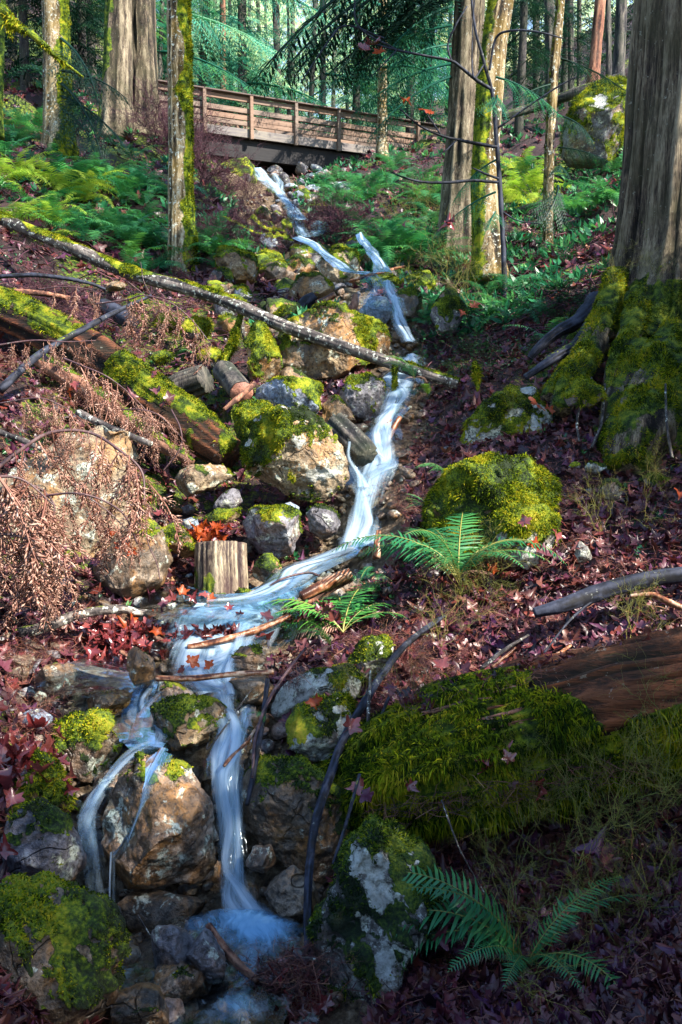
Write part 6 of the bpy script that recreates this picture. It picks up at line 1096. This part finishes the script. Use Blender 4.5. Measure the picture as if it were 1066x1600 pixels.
# ---- living conifer boughs that hang into the picture, parts of the trees they grow on
def ppx0(o):
    p = np.array(o.location); d = max(depth_of(p), .1); return 533 + FPX * p[0] / d, 800 - FPX * float(p @ UP) / d, d
BM = {m: [mesh_np('bough', *BOUGH_[:2], M[m], False, {'tone': BOUGH_[2]}) for BOUGH_ in [bough(40 + i, 1.0, 20, .45, .022, 8) for i in range(3)]] for m in ('needle', 'needled', 'needlef')}
def boughs(tree_name_label, lst, mat, zr=(.5, 1)):
    t = next(o for o in COL.objects if o.get('label') == tree_name_label)
    for (x, y, d, L, head, tilt) in lst:
        p = P(x, y, d) - np.array(t.location); link('bough', BM[mat][int(rf.integers(0, 3))], t, p, (rf.normal() * .15, R(tilt), R(head)), L)
boughs('straight grey cedar trunk, left one of the close pair', [(705, y, 14.4, rf.uniform(1.3, 2.0), rf.uniform(165, 215), rf.uniform(5, 30)) for y in (10, 40, 70, 100, 120)] , 'needle')
boughs('thin white barked trunk standing before the right half of the footbridge', [(600 + rf.uniform(-2, 2), y, 25.9, rf.uniform(2.2, 3.6), rf.uniform(150, 400), rf.uniform(5, 25)) for y in (-20, 10, 30, 45, 70, 90, 105, 60, 90)], 'needle')
boughs('slender conifer trunk behind the footbridge, dark', [], 'needled')
boughs('straight grey cedar trunk, left one of the close pair', [(735, y, 14.4, rf.uniform(1.8, 2.6), rf.uniform(172, 200), rf.uniform(0, 25)) for y in (-60, -40, -20, -10)], 'needled')
boughs('straight grey cedar trunk, left one of the close pair', [(735, y, 14.4, L, h, t) for y, L, h, t in ((-95, 3.4, 178, 28), (-70, 3.0, 186, 34), (-50, 2.6, 170, 30), (-110, 4.0, 182, 22), (-30, 2.2, 200, 30), (-80, 3.6, 192, 24))], 'needled')
boughs('furrowed maple trunk with orange moss on its right side at the left', [(95, y, 16.8, rf.uniform(1.2, 2.2), rf.uniform(-60, 30), rf.uniform(10, 40)) for y in (60, 90, 110, 130, 150, 170)], 'needled')
boughs('thin dark sapling with bare side branches before the close pair of trunks', [(775, y, 11.7, rf.uniform(.6, 1.0), rf.uniform(0, 360), 20) for y in (120, 150, 250, 300, 330)], 'needle')
boughs('slender speckled trunk between the pair and the big cedar', [(872, y, 14, rf.uniform(.8, 1.4), rf.uniform(130, 400), rf.uniform(10, 30)) for y in (90, 130, 180, 230, 260, 290)], 'needled')

TW_T = [tmesh('twigs', 'dead', 660 + i, 9, .42, 2, .0020, 1.0, -.6, .2, 6) for i in range(3)]
for _ in range(16): bush(rf.uniform(0, 330), rf.uniform(470, 640), rf.uniform(.5, 1.0), TW_R, 'tangled twigs over the left slope', 'tangled twigs on the left slope')
for _ in range(10): bush(rf.uniform(20, 330), rf.uniform(440, 640), rf.uniform(.5, .9), TW_P, 'dark bramble stems on the left slope', 'bramble stems on the left slope')
for _ in range(10): bush(rf.uniform(620, 1040), rf.uniform(1190, 1300), rf.uniform(.25, .45), TW_G, 'fine green sprigs hanging from the rotting log', 'sprigs on the rotting log', d=4.15)

for (x, d, w_) in BG:
    if d < 50 and (240 < x < 400 or 500 < x < 700):
        t = min((o for o in COL.objects if o.name.startswith('conifer') and o.type == 'EMPTY'), key=lambda o: abs(ppx0(o)[0] - x) + abs(ppx0(o)[2] - d) * 8)
        for q in range(5): y = rf.uniform(-30, 150); link('bough', BM[('needle', 'needlef', 'needled')[q % 3]][int(rf.integers(0, 3))], t, P(x, y, d) - np.array(t.location), (rf.normal() * .2, R(rf.uniform(10, 35)), R(rf.choice([rf.uniform(150, 215), rf.uniform(-35, 35)]))), rf.uniform(2.2, 4.2))
# ================================================================ leaf litter, twigs, moss on the ground
rl = np.random.default_rng(31)
def gpos(n, a0, a1, y0, y1, far=1.0):
    Y = np.exp(rl.uniform(math.log(y0) * far, math.log(y1) * far, n) / far); Y = y0 * (y1 / y0) ** rl.random(n) ; X = rl.uniform(a0, a1, n) * Y
    return X, Y
def gnorms(X, Y, e=.1):
    a = gz(X - e, Y) - gz(X + e, Y); b = gz(X, Y - e) - gz(X, Y + e); n = np.stack([a, b, np.full(len(X), 2 * e)], 1); return n / np.linalg.norm(n, axis=1)[:, None]
def litter(n, a0, a1, y0, y1, shapes, size, off, tilt, name, mat, keep=lambda X, Y: np.ones(len(X), bool), grow=0.0):
    X, Y = gpos(n, a0, a1, y0, y1); k = (bed_f(X, Y) > 1.0) & keep(X, Y); X, Y = X[k], Y[k]; Z = gz(X, Y) + rl.uniform(off[0], off[1], len(X)); N = gnorms(X, Y); s = rl.uniform(*size, len(X)) * (1 + grow * np.maximum(Y - 5, 0))
    V, F, T = scatter_mesh(shapes, np.stack([X, Y, Z], 1), frand_rot(rl, len(X), tilt, N), s, rl.random(len(X)))
    o = link(name, mesh_np(name, V, F, M[mat], False, {'tone': T})); o['kind'] = 'stuff'; return o
patch = lambda th, f=1.0, s=0: (lambda X, Y: fbm(np.stack([X * f + s, Y * f, X * 0], -1), 2) > th)
litter(33000, -.48, .62, 2.2, 13, LEAVES, (.03, .105), (.005, .05), .5, 'leaf_litter', 'mleaf', lambda X, Y: ((X / Y > -.05) | (rl.random(len(X)) < .6)))
litter(7000, -.45, .46, 12, 30, LEAVES, (.12, .2), (.0, .08), .5, 'leaf_litter', 'mleaf', lambda X, Y: rl.random(len(X)) < .8)
def needle_shapes():
    out = []
    for i in range(6):
        r = np.random.default_rng(i); C = twigpath([-.5, 0, 0], [.5, 0, 0], 5, .09, 0, i); v, f = tube(C, [.012, .014, .012, .01, .006], 3, False); out.append((v, tri(f)))
    return out
NS = needle_shapes()
litter(30000, -.48, .60, 2.2, 12, NS, (.04, .22), (.01, .055), .3, 'twig_litter', 'litter')
litter(2500, -.42, .46, 10, 26, NS, (.3, .7), (.02, .12), .3, 'twig_litter', 'brush')
# small green ground cover where the banks are mossy
sprig = []
for i in range(4):
    r = np.random.default_rng(i + 60); v = []; f = []
    for j in range(7):
        a = r.uniform(0, 6.28); e = r.uniform(.2, 1.1); d = np.array([math.cos(a) * math.cos(e), math.sin(a) * math.cos(e), math.sin(e)]); w_ = np.array([-math.sin(a), math.cos(a), 0]) * .16; k = len(v); v += [np.zeros(3), d * .5 + w_, d, d * .5 - w_]; f += [[k, k+1, k+2], [k, k+2, k+3]]
    sprig.append((np.array(v), np.array(f)))
litter(2600, -.42, .42, 4, 12, sprig, (.03, .07), (.0, .02), .3, 'ground_cover', 'shrub', lambda X, Y: patch(-.1, .8, 9)(X, Y) & (Y > 6.0))
litter(6500, -.45, .46, 11, 34, sprig, (.10, .24), (.0, .06), .3, 'ground_cover', 'fernb', patch(-.25, .5, 3))
# moss on the ground itself
T_ = tri(GF); yy = GV[:, 1]; f = fuzz(GV, T_, np.clip((GM - .35) * 2.5, 0, 1) * (yy < 11) * (np.abs(GV[:, 0] / np.maximum(yy, 1)) < .42), 3500, .024, 9, maxn=60000, wid=.0035); o = link('ground_moss', mesh_np('ground_moss', f[0], f[1], M['mossg'], False, {'tone': f[2]})); o['kind'] = 'stuff'
# the largest single leaves are pieces of the ground
LM = [mesh_np('leaf', v, f, M['mleaf'], False, {'tone': np.full(len(v), .15 + .11 * i)}) for i, (v, f) in enumerate(LEAVES)]
k = 0
while k < 250:
    x, y = rl.uniform(560, 1066), rl.uniform(600, 1120)
    if k > 200: x, y = rl.uniform(0, 330), rl.uniform(440, 720)
    p = hit(x, y); 
    if bed_f(p[0:1], p[1:2])[0] < 1.1: continue
    Rm = frand_rot(rl, 1, .35, gnorms(p[0:1], p[1:2]))[0]; o = link('leaf', LM[int(rl.integers(0, 8))], ground, p + [0, 0, .045], Matrix(Rm.tolist()).to_euler(), rl.uniform(.07, .125)); k += 1
# leaves that stand out one by one
LO = {m: [mesh_np('maple_leaf', v, f, M[m], False, {'tone': np.full(len(v), .2 + .1 * i)}) for i, (v, f) in enumerate(LEAVES)] for m in ('oleaf', 'rleaf', 'mleaf')}
SPOT = """660 893 6.0 .16 mleaf pink brown maple leaf on the lowest plump boulder stone;836 853 6.0 .15 oleaf;852 868 5.95 .17 mleaf;870 835 6.1 .15 rleaf;770 890 6.1 .12 oleaf;840 632 7.5 .22 oleaf;858 640 7.5 .16 oleaf;740 478 9.3 .16 oleaf;722 488 9.3 .12 oleaf;765 1200 4.15 .16 rleaf;785 1172 4.15 .13 rleaf;755 1182 4.15 .12 rleaf;795 1185 4.1 .10 rleaf;548 1135 4.3 .14 rleaf;492 1095 4.6 .12 oleaf;520 1092 4.7 .10 rleaf;
175 838 6.0 .15 oleaf;190 850 5.95 .16 oleaf;165 826 6.0 .13 rleaf;205 860 5.9 .12 oleaf;150 880 5.9 .15 mleaf;285 925 6.0 .11 oleaf;300 932 5.95 .12 rleaf;318 928 5.95 .10 rleaf;270 935 5.9 .12 rleaf;255 942 5.85 .12 mleaf;330 935 6 .09 oleaf;15 1215 3.9 .17 rleaf;40 1195 4.1 .14 rleaf;0 1190 4.1 .17 rleaf;20 1245 3.8 .13 rleaf;108 1212 4.2 .14 rleaf;108 1235 4.1 .10 rleaf;95 1190 4.3 .1 rleaf;
5 1330 3.5 .12 rleaf;300 1035 5.2 .13 oleaf;328 1040 5.2 .10 oleaf;285 1045 5.2 .09 rleaf;210 968 5.75 .13 oleaf;230 975 5.7 .13 rleaf;195 980 5.7 .14 oleaf;215 990 5.65 .12 rleaf;240 960 5.8 .12 oleaf;245 985 5.6 .11 oleaf;255 1000 5.55 .12 rleaf;175 985 5.7 .13 rleaf;190 1000 5.6 .12 rleaf;165 1000 5.65 .14 rleaf;225 1005 5.55 .11 rleaf;150 1020 5.6 .12 rleaf;375 960 5.7 .10 rleaf;358 950 5.8 .08 rleaf;
582 70 10.8 .30 rleaf;570 78 10.85 .26 rleaf;592 82 10.8 .22 oleaf;700 352 11.5 .26 rleaf;706 345 11.5 .2 rleaf;667 172 11.2 .26 oleaf;635 155 11.2 .18 oleaf;630 350 11 .1 rleaf;690 1040 5.1 .14 rleaf;610 1075 4.9 .13 mleaf;640 1085 4.9 .13 mleaf;930 1330 3.9 .18 mleaf;945 1350 3.85 .16 mleaf;915 1345 3.9 .14 rleaf;700 1430 3.6 .13 mleaf;735 1440 3.6 .13 rleaf;720 1405 3.65 .12 rleaf;690 1460 3.5 .13 mleaf;845 1230 4.1 .13 rleaf;800 1225 4.15 .09 mleaf;560 1228 4.1 .13 rleaf;575 1240 4.1 .12 mleaf;640 1228 4.05 .1 rleaf;885 1040 4.9 .14 oleaf;870 1055 4.85 .13 rleaf;730 620 8.3 .2 mleaf;
820 815 6.0 .13 rleaf;838 850 6.1 .12 oleaf;905 855 6.0 .12 mleaf;1062 770 6.3 .14 oleaf;205 620 7.6 .14 mleaf;110 610 7.6 .15 oleaf;120 600 7.6 .14 rleaf;245 610 7.8 .14 mleaf;265 622 7.7 .15 mleaf;255 632 7.7 .13 mleaf;70 560 7.8 .13 rleaf;240 585 8 .12 rleaf"""
WHERE = [((560, 0, 720, 200), 'caught on the bare sapling branch'), ((690, 330, 720, 365), 'hanging low on the bare sapling'), ((690, 460, 760, 500), 'on the yellow twigs by the mossy lump'), ((820, 600, 880, 660), 'beside the white streaked mossy rock'), ((0, 550, 280, 640), 'on the thick mossy log'), ((140, 810, 215, 900), 'on the ledge below the dead sprays'), ((240, 915, 380, 970), 'wet in the shallows of the upper pool'), ((140, 955, 262, 1030), 'in the dam of leaves left of the cascade'),
         ((280, 1030, 335, 1050), 'plastered on a stone in the white cascade'), ((0, 1180, 112, 1340), 'among the mossy rocks at the lower left edge'), ((480, 1080, 560, 1140), 'on the shaggy moss rock'), ((740, 1160, 800, 1210), 'on the moss of the rotting log'), ((550, 1220, 860, 1245), 'below the rotting log moss fringe'), ((660, 1400, 750, 1470), 'near the shaded fern'), ((900, 1320, 960, 1360), 'in the dark hollow on the right'), ((600, 1030, 700, 1090), 'in the twig tangle under the bent branch'), ((860, 1030, 890, 1060), 'above the red rotting wood'), ((760, 800, 910, 900), 'between the plump moss boulder and the white stones')]
CN = {'oleaf': 'orange', 'rleaf': 'dark red', 'mleaf': 'purple brown'}
for s in SPOT.replace('\n', '').split(';'):
    q = s.split(); x, y, d, sz = map(float, q[:4]); m = q[4]; wh = next((w_ for b, w_ in WHERE if b[0] <= x <= b[2] and b[1] <= y <= b[3]), 'on the bank')
    Rm = frand_rot(rl, 1, .5, np.array([[0, -.75, .7]]))[0]; o = link('maple_leaf', LO[m][int(rl.integers(0, 8))], None, P(x, y, d), Matrix(Rm.tolist()).to_euler(), sz * .66); tag(o, '%s maple leaf %s' % (CN[m], wh), 'leaf', 'leaves ' + wh)
# heaps of leaf debris: the dam by the cascade and the wet heap at the outflow
def heap(name, c, r, n, shapes, size, mat, seed):
    rg = np.random.default_rng(seed); q = rg.normal(size=(n, 3)) * .45; p = np.array(c) + q * r; rot = frand_rot(rg, n, .9); V, F, T = scatter_mesh(shapes, p, rot, rg.uniform(*size, n), rg.random(n)); o = link(name, mesh_np(name, V, F, M[mat], False, {'tone': T})); o['kind'] = 'stuff'
heap('leaf_debris', P(200, 990, 5.75), [.35, .15, .10], 130, LEAVES, (.05, .11), 'rleaf', 1); heap('leaf_debris', P(190, 1020, 5.62), [.22, .12, .10], 70, LEAVES, (.05, .10), 'rleaf', 2)
heap('twig_debris', P(440, 1550, 3.42), [.16, .12, .13], 900, NS, (.05, .16), 'litter', 3); heap('leaf_debris', P(445, 1560, 3.45), [.16, .12, .11], 160, LEAVES, (.04, .08), 'rleaf', 4)
heap('twig_debris', P(60, 1130, 4.8), [.25, .25, .04], 200, NS, (.05, .16), 'litter', 5); heap('leaf_debris', P(40, 1190, 4.2), [.2, .25, .08], 60, LEAVES, (.07, .12), 'rleaf', 6)
heap('leaf_debris', P(150, 1035, 5.55), [.35, .1, .05], 60, LEAVES, (.05, .1), 'rleaf', 7)
heap('twig_debris', P(470, 1060, 4.95), [.12, .1, .05], 90, NS, (.05, .16), 'litter', 8); heap('leaf_debris', P(505, 960, 5.95), [.3, .2, .06], 80, LEAVES, (.05, .1), 'mleaf', 9)
heap('leaf_debris', P(320, 830, 6.9), [.2, .2, .05], 60, LEAVES, (.05, .1), 'oleaf', 10)
heap('leaf_debris', P(345, 990, 5.65), [.25, .05, .03], 50, LEAVES, (.05, .1), 'rleaf', 11)

for i in range(7): x = 660 + i * 62; heap('leaf_debris', P(x, 1190 - (x - 700) * .25 - 108, 4.5), [.13, .10, .035], 26, LEAVES, (.03, .075), 'mleaf', 20 + i); heap('twig_debris', P(x, 1190 - (x - 700) * .25 - 98, 4.42), [.16, .08, .05], 60, NS, (.04, .13), 'litter', 40 + i)
for i in range(8): x = 600 + i * 58; heap('twig_debris', P(x, 1255 - (x - 700) * .18, 4.12), [.13, .05, .08], 55, NS, (.04, .13), 'litter', 60 + i)

# ================================================================ labels: say which one, where a group shares a look
import re
LMK = [(480, 190, 'footbridge'), (285, 300, 'slim sunlit maple'), (92, 200, 'left furrowed maple'), (205, 130, 'pale twin trunks'), (718, 250, 'straight grey cedar'), (765, 330, 'yellow green based maple'), (868, 280, 'speckled slender trunk'), (1010, 300, 'giant cedar'), (530, 410, 'pointed tan rock'), (530, 545, 'large brown boulder'),
       (460, 710, 'big mossed boulder'), (345, 882, 'cut stump'), (422, 830, 'moss capped boulder'), (775, 770, 'plump moss boulder'), (800, 650, 'white streaked rock'), (560, 800, 'tall cascade'), (360, 1280, 'main fall'), (245, 1290, 'big angular wet boulder'), (510, 1140, 'shaggy moss rock'), (300, 1130, 'flat mossy rock'), (135, 1165, 'cube shaped rock'),
       (60, 1480, 'huge dark boulder'), (590, 1450, 'big rounded boulder'), (850, 1150, 'rotting log'), (370, 440, 'leaning log'), (180, 600, 'thick mossy log'), (130, 780, 'sunlit rock face'), (480, 290, 'scree heap'), (930, 185, 'tall mossy boulder'), (285, 1500, 'pair of pool rocks'), (597, 150, 'thin white trunk'), (720, 900, 'large fern'), (950, 920, 'dark sunken branch')]
ORD = 'leftmost second third fourth fifth sixth seventh eighth ninth tenth'.split()
def ppx(o):
    p = np.array(o.location); d = max(depth_of(p), .1); return 533 + FPX * p[0] / d, 800 - FPX * float(p @ UP) / d
by = {}
for o in COL.objects:
    if o.get('category') and o.get('label'): by.setdefault(o['label'], []).append(o)
def order(L_, base):
    L_.sort(key=lambda o: ppx(o)[0])
    for i, o in enumerate(L_):
        if i > 9 and i < len(L_) - 1: continue
        t = ' leftmost of %d' % len(L_) if i == 0 else (' rightmost of %d' % len(L_) if i == len(L_) - 1 else ' %s from the left' % ORD[i]); lb = base + ',' + t
        if len(lb.split()) <= 16: o['label'] = lb
for lb, L_ in by.items():
    if len(L_) < 2 or 'outside' in lb or 'beyond the edge' in lb or 'of the viewer' in lb: continue
    if len(L_) <= 5: order(L_, lb); continue
    short = re.split(r' (?:on|in|below|between|of|behind|around|left|right|along|under|among|beside|over|at|from|before|mixed|crowding|high|packed|wedged|caught|hanging|above|through|showing|by|near|seen|piled|tangled) |, ', lb)[0]
    g2 = {}
    for o in L_:
        x, y = ppx(o); k = min(LMK, key=lambda m: (m[0] - x) ** 2 + (m[1] - y) ** 2); dx, dy = x - k[0], y - k[1]
        rel = ('right of' if dx > 0 else 'left of') if abs(dx) > abs(dy) else ('below' if dy > 0 else 'above'); g2.setdefault('%s %s the %s' % (short, rel, k[2]), []).append(o)
    for nl, M_ in g2.items():
        if nl in by: nl = nl + ' nearby'
        for o in M_: o['label'] = nl
        if 2 <= len(M_) <= 8: order(M_, nl)

by = {}
for o in COL.objects:
    if o.get('category') and o.get('label'): by.setdefault(o['label'], []).append(o)
for lb, L_ in by.items():
    if len(L_) < 2 or 'outside' in lb or 'beyond the edge' in lb or 'of the viewer' in lb: continue
    if 'from the left' in lb or 'leftmost' in lb or 'rightmost' in lb:
        L_.sort(key=lambda o: ppx(o)[1])
        for o, w_ in zip(L_, ('upper', 'lower', 'lowest')):
            if len((lb + ' ' + w_).split()) <= 15: o['label'] = lb + ', ' + w_ + ' one'
    elif len(L_) > 8:
        L_.sort(key=lambda o: ppx(o)[1]); m = (len(L_) + 1) // 2
        order(L_[:m], lb + ', upper row'); order(L_[m:], lb + ', lower row')
print('objects', len(bpy.data.objects), 'tris', sum(len(m.polygons) for m in bpy.data.meshes))
